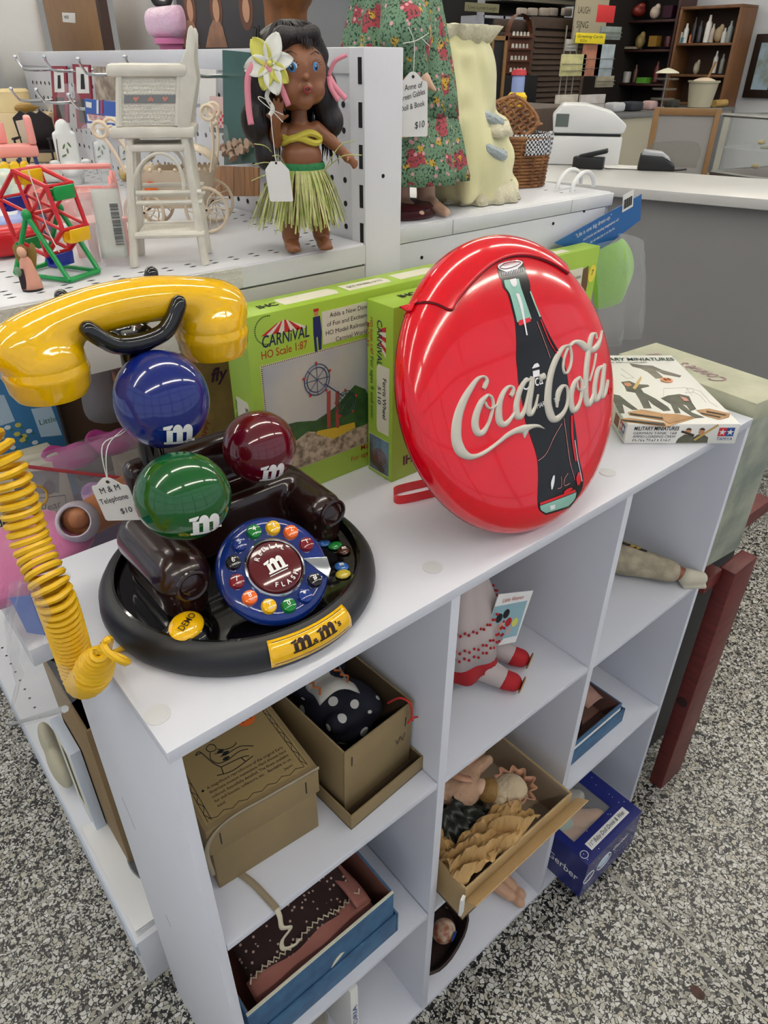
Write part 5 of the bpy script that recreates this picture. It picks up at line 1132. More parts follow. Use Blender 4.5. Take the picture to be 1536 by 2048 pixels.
def porcelain(label, loc, rz, kind, k):
    t = thing('porcelain_piece', label, 'porcelain', loc, rz, 'white porcelain doll furniture')
    if kind == 0:
        pr2 = [('b', (0, .012, .035), (.017, .005, .035), .005), ('e', (0, .012, .073), (.011, .005, .013)), ('e', (0, -.008, .020), (.017, .020, .011)), ('c', (0, -.004, 0.003), (0, -.004, .016), .012, .009), ('-e', (0, -.010, .030), (.012, .014, .009)), ('e', (-.022, -.006, .030), (.008, .004, .004)), ('e', (.022, -.006, .030), (.008, .004, .004))]
    elif kind == 1:
        pr2 = [('b', (0, .008, .030), (.013, .004, .030), .004), ('e', (0, .008, .066), (.006, .004, .014)), ('e', (0, -.006, .022), (.013, .015, .008)), ('c', (0, -.003, .003), (0, -.003, .018), .009, .007)]
    else:
        pr2 = [('b', (0, 0, .012), (.032, .018, .012), .006), ('-e', (0, 0, .028), (.026, .013, .016)), ('e', (-.030, 0, .022), (.010, .012, .005))]
    sdf([tuple([p[0]]+[tuple(V3(q)*k) if hasattr(q, '__len__') else q*k for q in p[1:]]) for p in pr2], .0021*k, .004).build('porcelain_body', porc, t, smooth=True, ang=180)
    if kind < 2:
        yq = ((.012 if kind == 0 else .008)-.0056)*k
        for x, z, r_ in ((-.004, .050, .5), (.004, .052, -.5), (.0, .044, 0), (-.006, .038, 1.2)): MB().ell((x*k, yq, z*k), (.0012*k, .0006*k, .0040*k), 8, (0, r_, 0)).build('painted_leaf', hol, t, smooth=True)
        MB().tube([(x*k, yq, z*k) for x, z in crv([(-.014, .010), (-.0145, .035), (-.012, .060)], 4)], .0006*k, 5).build('gilt_edge', gldl, t)
porcelain('tall white porcelain doll washstand with green holly, left of the others', (.345, .985, ZD+.0005), R_(-15), 0, 1.12)
porcelain('slim white porcelain doll chair with pointed back between the taller pieces', (.402, .985, ZD+.0005), R_(-25), 1, 1.0)
porcelain('white porcelain doll chair nearest the cream pram handle', (.432, .955, ZD+.0005), R_(-30), 1, .9)
porcelain('low white porcelain doll bathtub in front of the dark rocking chair', (.318, 1.03, ZD+.0005), R_(-20), 2, 1.0)
ysc = M('yellow_plastic_toy', '#f2c70f', .4)
yb = thing('yellow_toy_crib', 'bright yellow toy with scalloped top behind the toy ferris wheel', 'toy', (.252, 1.0, ZD+.0005), R_(-15))
MB().box((-.030, -.018, 0), (.030, .018, .030)).build('crib_body', ysc, yb, bev=.002)
for k in range(4): MB().tube([(-.0225+.015*k, -.019, .030), (-.0225+.015*k, .019, .030)], .0075, 12).build('scallop', ysc, yb, smooth=True)
MISC = [('red_toy_wagon', 'red toy wagon lying at the left edge of the deck', 'toy', (.105, .50, ZD+.0005), [('b', (0, 0, .016), (.026, .018, .014), .009)], M('toy_red')),
        ('teal_toy', 'pale teal printed toy bed behind the ferris wheel', 'toy', (.205, .88, ZD+.0005), [('b', (0, 0, .020), (.022, .03, .020), .004)], M('pale_teal', '#9fc3bf', .5, var=.6, vscale=50, col2='#dfe2cf')),
        ('periwinkle_toy', 'periwinkle blue toy slide between red wagon and pink cradle', 'toy', (.150, .60, ZD+.0005), [('b', (0, 0, .012), (.030, .020, .010), .006), ('b', (.012, 0, .024), (.012, .020, .012), .004)], M('periwinkle', '#93a5d6', .45))]
for nm, lb, ct, lc, pr2, mt in MISC: tag(sdf(pr2, .0025).build(nm, mt, None, smooth=True, loc=lc), lb, ct)
tag(sdf([('e', (0, 0, 0), (.013, .013, .013)), ('e', (.024, .004, -.003), (.010, .010, .010)), ('e', (-.02, .006, 0), (.011, .011, .012))], .002).build('beads_bag', M('bead_mix', '#77695a', .4, var=.9, vscale=90, col2='#c8a64b'), None, smooth=True, loc=(.425, .90, ZD+.018)), 'bag of mixed coloured beads behind the porcelain', 'beads')
tag(MB().tube([(.052, .42, ZD+.002), (.047, .46, ZD+.05), (.046, .48, ZD+.075)], [.001, .003, .002], 8).build('dark_stick', M('dark_wood_stick', '#2a1a17', .5), None, smooth=True), 'dark tapered wooden stick at the far left of the deck', 'stick')
# clear bag with bar-code label leaning by the high chair
cb = thing('clear_parts_bag', 'clear plastic bag with black printed label beside the white high chair', 'bag', (.165, .385, ZD+.0005), R_(-25))
def bagmesh(w_, h_, th, seed, lean=0, n=22):
    rn = random.Random(seed); a = [rn.uniform(0, 6) for _ in range(6)]
    def fn(s_):
        def g(u, v):
            x, z = (u-.5)*w_, v*h_; b = math.sin(PI*u)**.6*math.sin(PI*min(1, v*1.05+.02))**.5
            return (x+.003*math.sin(9*v+a[0]), s_*th*b+lean*z+.0025*math.sin(14*u+a[1])*math.sin(11*v+a[2]), z)
        return g
    return MB().grid(fn(-1), n, n).grid(fn(1), n, n)
bagmesh(.050, .075, .012, 4, .35).build('bag_film', film, cb, smooth=True)
MB().grid(lambda u, v: (-.006+.026*u, .001+.35*(.008+.062*v)+.001*math.sin(8*v), .008+.062*v), 6, 10).build('label_card', M('grey_label', '#c7cbc2', .6), cb, smooth=True, solid=.0004)
mb = MB()
for i in range(16): mb.box((.010, -.0012+.35*(.020+.0024*i), .020+.0024*i), (.018, -.0004+.35*(.020+.0024*i), .0210+.0024*i+.0006*(i % 3)))
o = mb.build('bar_code', inkb, cb); o['kind'] = 'stuff'
bagmesh(.040, .065, .010, 9, .3).build('bag_film_flap', film, cb, smooth=True, loc=(-.025, .004, 0))

# ================================================================ peg hooks and hanging packs
def hook(y, z, ln, i, lab):
    t = thing('peg_hook', lab, 'hook', (.446, y, z), group='chrome peg hooks')
    MB().tube(crv([(0, 0, 0), (-.004, 0, 0), (-ln*.5, 0, -.002), (-ln*.86, 0, -.001), (-ln*.95, 0, .006), (-ln, 0, .016)], 5), .0021, 8).build('wire', chrome, t, smooth=True)
    MB().ell((-ln, 0, .0175), .0034, 10).build('ball_tip', chrome, t, smooth=True); MB().box((-.0015, -.007, -.004), (.0004, .007, .010)).build('back_plate', chrome, t, bev=.0005)
HK = [(1.19, 1.327, .09, 'upper chrome peg hook farthest from the hula doll'), (1.035, 1.327, .09, 'upper chrome peg hook next to the farthest one'), (.872, 1.324, .095, 'upper chrome peg hook above the dark card packs'), (.70, 1.327, .095, 'upper chrome peg hook behind the high chair arm'), (.545, 1.327, .085, 'upper chrome peg hook nearest the hula doll'),
      (1.19, 1.279, .11, 'lower chrome peg hook above the cream toy chest'), (1.05, 1.281, .11, 'lower chrome peg hook in front of the red card packs'), (.90, 1.278, .11, 'lower chrome peg hook holding the blue craft pack'), (.655, 1.290, .08, 'lower chrome peg hook behind the high chair back')]
for i, (y, z, ln, lb) in enumerate(HK): hook(y, z, ln, i, lb)
def packX(name, label, cat, x, corners, mat, th=.003, bev=0):
    """flat pack hanging across the hooks, facing the aisle"""
    pts = [at(px, py, 'x', x) for px, py in corners]; c = sum((Vector(p) for p in pts), Vector())/len(pts); zb = min(p.z for p in pts)
    t = thing(name, label, cat, (x, c.y, zb))
    MB().prism([(-(p.y-c.y), p.z-zb) for p in pts], 0, th, (0, 0, 0), (0, -1, 0), (0, 0, 1)).build('card', mat, t)
    loc = lambda px, py: (-(at(px, py, 'x', x).y-c.y), at(px, py, 'x', x).z-zb)
    return t, loc
AU, AW = V3(0, -1, 0), V3(0, 0, 1)
redc = M('red_card', '#8e2030', .5); whc = M('white_card')
for k, (x, cs2, lab) in enumerate(((.410, [(104, 132), (135, 132), (140, 245), (112, 252)], 'red edged card pack with black silhouette, left of three'), (.405, [(148, 128), (182, 130), (190, 255), (158, 258)], 'red edged card pack with dark figures, middle of three'), (.398, [(190, 132), (235, 135), (238, 200), (196, 200)], 'brown printed card pack behind the high chair arm'))):
    t, lo = packX('hanging_pack', lab, 'craft pack', x, cs2, redc if k < 2 else M('brown_print', '#7d6a5a', .5, var=.5, vscale=60, col2='#b7a893'))
    if k < 2:
        a, b = cs2[0], cs2[2]; q = lambda u, v: lo(a[0]+6+(b[0]-a[0]-12)*u, a[1]+6+(b[1]-a[1]-10)*v)
        decal(t, 'white_panel', [[q(.05, 0), q(.85, 0), q(.95, .45), q(.12, .45)]], whc, (-.0001, 0, 0), AU, AW, lift=.003); decal(t, 'black_picture', [[q(.2, .55), q(.9, .55), q(.95, .95), q(.3, .95)]], M('print_dark'), (-.0001, 0, 0), AU, AW, lift=.003)
        decal(t, 'printed_figure', [[q(.4, .12), q(.6, .12), q(.68, .38), q(.4, .38)]], inkb, (-.0001, 0, 0), AU, AW, lift=.0035)
t, lo = packX('craft_pack', 'blue and white craft pack with red stripes hanging behind the high chair', 'craft pack', .352, [(172, 197), (241, 205), (243, 262), (178, 255)], M('pack_blue', '#2456a8', .45))
decal(t, 'white_band', [[lo(178, 228), lo(242, 234), lo(242, 247), lo(180, 242)]], whc, (0, 0, 0), AU, AW, lift=.003); decal(t, 'white_foot', [[lo(178, 246), lo(243, 252), lo(243, 262), lo(179, 256)]], whc, (0, 0, 0), AU, AW, lift=.003)
a, b = lo(183, 239), lo(240, 245); txt(t, 'WESTRIM CRAFTS', M('logo_red'), (-.0034, -a[0], a[1]), AU, V3(0, 0, 1), .0085, width=.066)
for x_ in (198, 206): decal(t, 'red_stripe', [[lo(x_, 200), lo(x_+4, 200), lo(x_+4, 228), lo(x_, 227)]], whc if x_ == 198 else M('logo_red'), (0, 0, 0), AU, AW, lift=.0034)
decal(t, 'logo_box', [[lo(176, 203), lo(188, 205), lo(188, 216), lo(177, 214)]], whc, (0, 0, 0), AU, AW, lift=.0034)
tag(cloth_sheet([(-.030, .0), (.030, -.002), (.034, -.05), (.02, -.075), (-.02, -.075), (-.034, -.045)], 0, .010, 8, .004, 120).build('craft_bag', film, None, smooth=True, loc=(.352, .845, 1.255), rot=(0, 0, R_(-60))), 'crinkled clear bag hanging under the blue craft pack', 'bag')
t, lo = packX('price_cards', 'white price card pack with black outlines, left of the hula doll', 'craft pack', .425, [(402, 138), (436, 140), (436, 232), (405, 228)], whc)
for q in ([(404, 144), (412, 144), (412, 165), (405, 165)], [(406, 190), (434, 192), (434, 214), (407, 212)]): MB().tube([(-.0002, -lo(*p)[0], lo(*p)[1]) for p in q], .0006, 4, closed=True).build('printed_frame', inkb, t)
decal(t, 'printed_lines', [[lo(415, 148), lo(432, 149), lo(432, 151), lo(415, 150)]], inkb, (0, 0, 0), AU, AW, lift=.003)
t, lo = packX('checked_pack', 'red checked header pack hanging left of the hula doll', 'craft pack', .418, [(423, 192), (450, 194), (451, 262), (424, 262)], M('red_check', '#d9b8b4', .5))
mb = MB()
for i in range(7):
    for j in range(5):
        if (i+j) % 2: mb.prism([lo(424+4*i, 222+7*j), lo(427.5+4*i, 222+7*j), lo(427.5+4*i, 228+7*j), lo(424+4*i, 228+7*j)], .003, .0033, (0, 0, 0), AU, AW)
o = mb.build('red_checks', M('logo_red'), t); o['kind'] = 'stuff'
decal(t, 'black_foot', [[lo(423, 254), lo(451, 256), lo(451, 266), lo(424, 264)]], inkb, (0, 0, 0), AU, AW, lift=.003)
t, lo = packX('spool_pack', 'dark green card of wooden spools behind the hula doll', 'craft pack', .412, [(449, 100), (505, 105), (520, 325), (452, 330)], M('green_pack', '#2f5a50', .3, var=.2, vscale=20))
spm = M('pale_wood_spool', '#b59a85', .6)
for px, py, dx in ((474, 290, 0), (468, 306, 1), (485, 285, 0), (490, 300, 0), (498, 297, 0), (484, 316, 1), (509, 286, 0)):
    u, v = lo(px, py); MB().lathe([(0, 0), (.0058, 0), (.0058, .0015), (.0032, .003), (.0032, .008), (.0058, .0095), (.0058, .011), (.002, .011), (.002, .009)], 18, (-.012, -u, v), (1, 0, 0) if not dx else (0, .7, .7)).build('spool', spm, t, smooth=True)
t, lo = packX('wood_strip_pack', 'pack of tan wooden strips standing behind the pram handle', 'craft pack', .40, [(408, 330), (520, 335), (520, 392), (414, 392)], M('tan_strips', '#a97b52', .55, var=.3, vscale=12, stretch=(1, 10, 1)))
for x_ in (430, 456, 478, 496): decal(t, 'strip', [[lo(x_, 333), lo(x_+16, 333), lo(x_+16, 391), lo(x_, 391)]], M('tan_strips'), (0, 0, 0), AU, AW, lift=.0032)
t, lo = packX('house_card_pack', 'white framed diagram card hanging behind the high chair back', 'craft pack', .405, [(352, 205), (392, 217), (394, 296), (356, 282)], whc)
MB().tube([(-.0003, -lo(*p)[0], lo(*p)[1]) for p in ((356, 211), (389, 222), (390, 276), (358, 266))], .0006, 4, closed=True).build('printed_frame', inkb, t)
decal(t, 'yellow_mark', [circ(*lo(379, 240), .004, 12)], M('sticker_yellow'), (0, 0, 0), AU, AW, lift=.003)
for k, (px, py, w2) in enumerate(((150, 215, .035), (330, 320, .05), (425, 300, .03))):
    p = at(px, py, 'x', .40); tag(cloth_sheet([(-w2, .03), (w2, .03), (w2*1.1, -.02), (w2*.6, -.05), (-w2*.6, -.05), (-w2*1.1, -.02)], 0, .008, 20+k, .004, 140).build('clear_pack', film, None, smooth=True, loc=p, rot=(0, 0, R_(-75))), ('crinkled clear pack hanging by the red cards', 'crinkled clear pack behind the high chair legs', 'crinkled clear pack hanging over the pram')[k], 'bag')
# teddy bear at the far left
bear_m = M('bear_plush', '#4a3524', .95, bump=1, bscale=300, sheen=.6, var=.3, vscale=60)
bt_ = thing('teddy_bear', 'dark brown plush bear with white round tag at the left edge', 'toy', (.36, 1.455, ZD+.03), R_(-30))
sdf([('e', (0, 0, .055), (.045, .035, .055)), ('e', (0, -.005, .135), (.038, .034, .036)), ('e', (.022, -.032, .125), (.020, .018, .014)), ('e', (-.03, 0, .17), (.014, .008, .014)), ('e', (.03, 0, .172), (.014, .008, .014)), ('c', (.035, -.01, .08), (.055, -.03, .04), .016, .013), ('c', (-.035, -.01, .08), (-.055, -.03, .04), .016, .013), ('c', (.025, -.02, .015), (.045, -.05, .005), .018, .015), ('c', (-.025, -.02, .015), (-.045, -.05, .005), .018, .015)], .004, .01).build('plush_body', bear_m, bt_, smooth=True, ang=180)
MB().cyl((.004, -.045, .100), (.004, -.047, .100), .010, n=20).build('round_tag', paper, bt_)
# ================================================================ things standing behind the spine
def boardX(name, label, cat, x, corners, mat, th=.01):
    pts = [at(px, py, 'x', x) for px, py in corners]; c = sum((Vector(p) for p in pts), Vector())/len(pts)
    t = thing(name, label, cat, (x, c.y, ZR)); top = max(p.z for p in pts)+.03; y0, y1 = min(p.y for p in pts), max(p.y for p in pts)
    MB().box((0, y0-c.y, 0), (th, y1-c.y, top-ZR)).build('panel', mat, t, bev=.001)
    return t, (lambda px, py: (-(at(px, py, 'x', x).y-c.y), at(px, py, 'x', x).z-ZR))
t, lo = boardX('hardboard_panel', 'brown hardboard panel with small white label standing behind the spine', 'panel', .60, [(84, 0), (212, 98)], M('hardboard', '#8d6a45', .6, var=.1, vscale=40))
decal(t, 'paper_label', [[lo(124, 25), lo(150, 26), lo(151, 46), lo(126, 44)]], paper, (0, 0, 0), AU, AW); txt(t, 'MIRROR', inkb, (-.0005, -lo(130, 38)[0], lo(130, 38)[1]), AU, AW, .006, width=.028)
MB().box((-.002, -.40*0-.176, 0), (.016, -.160, .42)).build('dark_edge', M('dark_frame_edge', '#3a241a', .6), t)
t, lo = boardX('white_backing_board', 'plain pale grey board behind the pink satin tub', 'panel', .70, [(224, 0), (350, 98)], M('pale_board', '#b9b8b6', .7))
pk = thing('pink_tub', 'pink plastic doll tub with quilted satin cushion behind the spine', 'doll tub', (.60, .955, ZR))
MB().lathe([(0, .10), (.05, .10), (.066, .15), (.075, .19), (.082, .192), (.082, .20), (.06, .20), (.058, .16)], 40, sy=.75).build('tub', M('tub_pink', '#d678a6', .35), pk, smooth=True)
sdf([('b', (0, 0, .222), (.078, .060, .022), .018)], .004).build('satin_cushion', M('satin_pink', '#dcb3cc', .25, bump=1, bscale=90, sheen=.4), pk, smooth=True)
MB().box((-.05, -.04, 0), (.05, .04, .1)).build('tub_stand', M('tub_pink'), pk, bev=.005)
ir = thing('iron_stand', 'black wrought iron legs resting on the pink satin cushion', 'stand', (.60, .955, ZR+.246))
irm = M('black_iron', '#17161a', .45)
for y in (-.05, .045): MB().tube(crv([(-.02, y, .09), (-.022, y, .03), (-.030, y*1.1, .004), (-.045, y*1.3, .005), (-.05, y*1.35, .014)], 5), .0055, 10).build('iron_leg', irm, ir, smooth=True)
MB().box((-.03, -.05, .04), (.03, .06, .09)).build('red_cloth', M('dark_red_cloth', '#8f1d22', .8), ir, bev=.012)
t, lo = boardX('picture_panel', 'dark picture panel of pale child figures standing behind the spine', 'picture', .545, [(352, 0), (545, 96)], M('picture_dark', '#2a211c', .4, var=.3, vscale=15))
fgm = M('painted_pale', '#a9795a', .5, var=.35, vscale=30); fac = M('painted_face', '#c2916f', .5); drs = M('painted_hair', '#6a3d22', .5)
for k, (px, wd) in enumerate(((380, 16), (432, 20), (492, 18))):
    decal(t, 'painted_hair', [circ(*lo(px, 18), .019, 18, .026)], drs, (0, 0, 0), AU, AW); decal(t, 'painted_face', [circ(*lo(px+1, 20), .010, 16, .015)], fac, (0, 0, 0), AU, AW, lift=.0006)
    if k < 2: decal(t, 'painted_dress', [[lo(px-wd, 95), lo(px-wd*.6, 55), lo(px-5, 40), lo(px+6, 40), lo(px+wd*.7, 55), lo(px+wd*1.2, 95)]], fgm, (0, 0, 0), AU, AW, lift=.0003)
wdh = thing('brown_wig', 'light brown fibre wig hanging behind the hula doll head', 'wig', (.56, .62, ZR))
sdf([('c', (0, 0, .03), (0, .01, .26), .035, .028), ('e', (0, 0, .25), (.036, .036, .03))], .006).build('fibre', M('brown_fibre', '#8a5424', .6, bump=1, bscale=60, stretch=(1, 1, .12), var=.4, vscale=40), wdh, smooth=True)
wh = thing('white_bundle', 'white wrapped bundle tied with twine at the top left corner', 'bundle', (.46, 1.56, ZD))
sdf([('b', (0, 0, .15), (.06, .07, .15), .025)], .006).build('cloth_wrap', M('white_wrap', '#cfcfcb', .8, bump=.6, bscale=30), wh, smooth=True)
MB().tube([(-.061, .07-.14*k/8, .22+.01*math.sin(k)) for k in range(9)], .003, 6).build('twine', M('twine', '#c4b89a', .9), wh)
decal(wh, 'black_print', [rect(-.05, .10, .03, .13)], inkb, (-.0605, 0, 0), AU, AW)

# ================================================================ right-hand deck
def floral(name):
    m = dots_mat(name, '#6d8d70', '#a8454f', 30, .34, .85, '#c9a03c', layers=2); nt = m.node_tree; b = nt.nodes['Principled BSDF']; L = nt.links.new
    last = b.inputs['Base Color'].links[0].from_node
    tc = nt.nodes.new('ShaderNodeTexCoord'); n = nt.nodes.new('ShaderNodeTexNoise'); n.inputs['Scale'].default_value = 380; n.inputs['Detail'].default_value = 2; L(tc.outputs['Object'], n.inputs['Vector'])
    rp = nt.nodes.new('ShaderNodeValToRGB'); rp.color_ramp.elements[0].position = .54; rp.color_ramp.elements[1].position = .60; L(n.outputs[0], rp.inputs[0])
    mx = nt.nodes.new('ShaderNodeMix'); mx.data_type = 'RGBA'; L(rp.outputs[0], mx.inputs[0]); L(last.outputs[2], mx.inputs[6]); mx.inputs[7].default_value = hx('#24402f')
    n2 = nt.nodes.new('ShaderNodeTexVoronoi'); n2.inputs['Scale'].default_value = 90; L(tc.outputs['Object'], n2.inputs['Vector'])
    lt = nt.nodes.new('ShaderNodeMath'); lt.operation = 'LESS_THAN'; lt.inputs[1].default_value = .20; L(n2.outputs['Distance'], lt.inputs[0])
    m2 = nt.nodes.new('ShaderNodeMix'); m2.data_type = 'RGBA'; L(lt.outputs[0], m2.inputs[0]); L(mx.outputs[2], m2.inputs[6]); m2.inputs[7].default_value = hx('#d59aa0'); L(m2.outputs[2], b.inputs['Base Color'])
    return m
flm = floral('green_floral_cloth')
def pleat(prof, n=72, folds=14, amp=.006, o=(0, 0, 0), sy=1, seed=0):
    rn = random.Random(seed); ph2 = [rn.uniform(0, 6) for _ in range(4)]; R2 = []
    for r, z, a in prof: R2.append([(o[0]+(r+a*amp*(math.sin(folds*2*PI*j/n+ph2[0])+.5*math.sin((folds//2+1)*2*PI*j/n+ph2[1]+z*20)))*math.cos(2*PI*j/n), o[1]+sy*(r+a*amp*(math.sin(folds*2*PI*j/n+ph2[0])+.5*math.sin((folds//2+1)*2*PI*j/n+ph2[1]+z*20)))*math.sin(2*PI*j/n), o[2]+z) for j in range(n)])
    return MB().loft(R2, caps=False)
gd = thing('floral_dress_doll', 'doll in long green floral dress standing behind the white post', 'doll', (.574, .412, ZR+.0004), R_(-20))
pleat([(.098, .040, 1), (.094, .055, .9), (.088, .080, .7), (.080, .110, .35), (.074, .117, .2)], amp=.005).build('hem_ruffle', flm, gd, smooth=True, solid=.0012, ang=180)
pleat([(.080, .112, .5), (.074, .14, .7), (.066, .17, .6), (.056, .21, .45), (.045, .25, .3), (.040, .27, .1)], amp=.006, seed=2).build('skirt', flm, gd, smooth=True, solid=.0012, ang=180)
pleat([(.040, .268, .1), (.042, .29, .2), (.048, .32, .2), (.046, .36, .1), (.025, .39, 0)], amp=.003, seed=3).build('bodice', flm, gd, smooth=True, solid=.0012, ang=180)
sdf([('c', (-.045, -.015, .345), (-.074, -.02, .285), .022, .024)], .004, .01).build('sleeve', flm, gd, smooth=True, ang=180)
pale = M('porcelain_skin', '#d3ad93', .45)
_gi = Matrix.Translation((.574, .412, ZR+.0004)) @ Matrix.Rotation(R_(-20), 4, 'Z'); _gi = _gi.inverted(); gl_ = lambda px, py, y: tuple(_gi @ at(px, py, 'y', y))
sdf([('c', gl_(800, -20, .380), gl_(812, 70, .352), .024, .028), ('c', gl_(812, 70, .352), gl_(832, 138, .338), .027, .014)], .004, .01).build('sleeve', flm, gd, smooth=True, ang=180)
sdf([('c', gl_(834, 142, .336), gl_(848, 160, .330), .0085, .007), ('c', gl_(848, 160, .330), gl_(870, 180, .322), .0065, .0022), ('c', gl_(846, 158, .330), gl_(850, 176, .324), .003, .002)], .0016).build('hand', pale, gd, smooth=True)
for x in (-.004, .032): sdf([('c', (x, -.03, .055), (x, -.034, .014), .013, .012), ('c', (x, -.034, .012), (x+.010, -.078, .006), .0115, .0055)], .0025, .004).build('foot', pale, gd, smooth=True)
tag(MB().lathe([(0, 0), (.044, 0), (.046, .004), (.042, .007), (.040, .010), (.043, .012), (.038, .0155), (0, .016)], 36).build('doll_stand', M('maroon_wood', '#421a1f', .35), None, smooth=True, loc=(.553, .375, ZR+.0004)), 'dark maroon round wooden stand under the floral dress doll', 'stand')
tp = at(826, 152, 'y', .319)
price_tag('price_tag', 'white price tag hanging on the green floral doll beside the post', tp, (.90, -.43, 0), (-.05, 0, 1), .034, .060, [('Anne of', -.30, -.42, .17, .66, 10), ('Green Gables', -.45, -.72, .16, .90, 14), ('Doll & Book', -.45, -1.02, .16, .88, 12), ('$10', .05, -1.52, .20, .36, 8)],
    string=[[(0, 0, 0), (.001, .0, .012), (.004, .004, .032), (-.003, .006, .045)], [(-.012, .004, .030), (.006, .002, .033), (.022, .0, .040)], [(.012, .002, .036), (.020, -.004, .028)]])
yd_m = M('pale_yellow_satin', '#dcd7a2', .42, sheen=.3, bump=1, bscale=30, stretch=(1, 1, .3)); lace = M('cream_lace', '#d9d2b4', .85, bump=1, bscale=220)
yd = thing('yellow_dress_doll', 'doll in pale yellow satin dress with lace collar beside the basket', 'doll', (.715, .40, ZR+.0004))
def yl(px, py, y=.40): p = at(px, py, 'y', y); return (p.x-.715, y-.40, p.z-ZR-.0004)
sdf([('e', yl(935, 165), (.046, .030, .058)), ('e', yl(905, 130), (.040, .026, .045)), ('c', yl(950, 215), yl(965, 235), .028, .020), ('e', yl(985, 255), (.028, .022, .018)), ('c', yl(900, 200), yl(925, 330), .038, .055), ('e', yl(985, 320), (.036, .028, .034)), ('c', yl(930, 320), yl(960, 395), .050, .048), ('e', yl(1000, 375), (.030, .026, .022)), ('c', yl(905, 110, .381), yl(900, 260, .366), .007, .010), ('c', yl(930, 115, .379), yl(938, 215, .380), .007, .006), ('c', yl(958, 120, .382), yl(962, 210, .385), .007, .006), ('c', yl(925, 250, .366), yl(935, 390, .358), .009, .012), ('c', yl(962, 300, .382), yl(970, 390, .362), .009, .012)], .004, .013).build('dress', yd_m, yd, smooth=True, ang=180)
pleat([(.040, 0, .3), (.050, .012, .8), (.060, .022, 1)], amp=.006, folds=11, o=yl(925, 92), sy=.5).build('lace_collar', lace, yd, smooth=True, solid=.001, ang=180)
pleat([(.064, .001, 1), (.058, .014, .7), (.050, .026, .3)], amp=.006, folds=13, o=(.005, -.01, 0), sy=.75).build('lace_hem', lace, yd, smooth=True, solid=.001, ang=180)
MB().ring(yl(962, 226, .39), .031, .007, (.3, -.3, 1), 24, 8, 1, .8).build('ribbon_band', M('grey_blue_lace', '#a9b2b4', .7, bump=1, bscale=250), yd, smooth=True)
MB().ring(yl(958, 285, .385), .040, .007, (.3, -.3, 1), 24, 8, 1, .8).build('ribbon_band', M('grey_blue_lace'), yd, smooth=True)
pleat([(.034, 0, .3), (.043, -.018, .8)], amp=.004, folds=9, o=yl(968, 240, .388), sy=.9).build('lace_cuff', lace, yd, smooth=True, solid=.001, ang=180)
# picnic basket
wk = M('basket_willow', '#97673a', .6, var=.35, vscale=40, col2='#6d431f')
bs = thing('picnic_basket', 'brown wicker picnic basket with open lid and gingham lining', 'basket', (.868, .455, ZR+.0004), R_(-20))
BA, BB, BH = .047, .034, .068
def oval(a, b, t, sq=.8): return (a*abs(math.cos(t))**sq*(1 if math.cos(t) >= 0 else -1), b*abs(math.sin(t))**sq*(1 if math.sin(t) >= 0 else -1))
for k in range(15):
    z = .003+.0047*k; g = 1+.10*z/BH
    MB().tube([(*oval(BA*g+.0016*(1 if (j+k) % 2 else -1), BB*g+.0016*(1 if (j+k) % 2 else -1), 2*PI*j/36), z) for j in range(36)], .0024, 5, closed=True).build('woven_row', wk, bs, smooth=True)
for j in range(18): x, y = oval(BA, BB, 2*PI*j/18); MB().tube([(x, y, 0), (x*1.1, y*1.1, BH+.003)], .0022, 5).build('stake', wk, bs, smooth=True)
MB().prism([oval(BA, BB, 2*PI*j/24) for j in range(24)], 0, .003).build('basket_floor', wk, bs)
MB().tube([(*oval(BA*1.12, BB*1.12, 2*PI*j/36), BH+.002) for j in range(36)], .0035, 6, closed=True).build('rim', wk, bs, smooth=True)
ging = M('gingham', '#d5d6d8', .8)
def checker(name, c1, c2, s_):
    if name in MATS: return MATS[name]
    m = M(name, c1, .8); nt = m.node_tree; ck_ = nt.nodes.new('ShaderNodeTexChecker'); ck_.inputs['Scale'].default_value = s_; ck_.inputs[1].default_value = hx(c1); ck_.inputs[2].default_value = hx(c2)
    tc = nt.nodes.new('ShaderNodeTexCoord'); nt.links.new(tc.outputs['Object'], ck_.inputs[0]); nt.links.new(ck_.outputs[0], nt.nodes['Principled BSDF'].inputs['Base Color']); return m
chk = checker('black_gingham', '#d8d8da', '#2a2b33', 300)
MB().grid(lambda u, v: (*[c*(1.19-.04*v) for c in oval(BA, BB, R_(-95)+R_(150)*u)], BH+.007-.028*v), 20, 8).build('gingham_flap', chk, bs, smooth=True, solid=.0015)
MB().tube([(*oval(BA*1.08, BB*1.08, 2*PI*j/36), BH+.005) for j in range(36)], .0028, 6, closed=True).build('gingham_roll', chk, bs, smooth=True)
ld = thing('x', '', 'x'); del ld['label'], ld['category']; ld.name = 'basket_lid'; ld.parent = bs; ld.location = (-.02, .020, BH+.018); ld.rotation_euler = (R_(38), R_(-22), R_(10))
for k in range(9): MB().tube([(-.055+.11*i/14, -.034+.0085*k, .0018*(1 if (i+k) % 2 else -1)) for i in range(15)], .0028, 5).build('lid_strand', wk, ld, smooth=True)
for i in range(10): MB().tube([(-.052+.0115*i, -.036+.072*j/8, -.0018*(1 if (i+j) % 2 else -1)) for j in range(9)], .0026, 5).build('lid_strand', wk, ld, smooth=True)
MB().tube([(*oval(.058, .038, 2*PI*j/30, .6), 0) for j in range(30)], .0036, 6, closed=True).build('lid_rim', wk, ld, smooth=True)
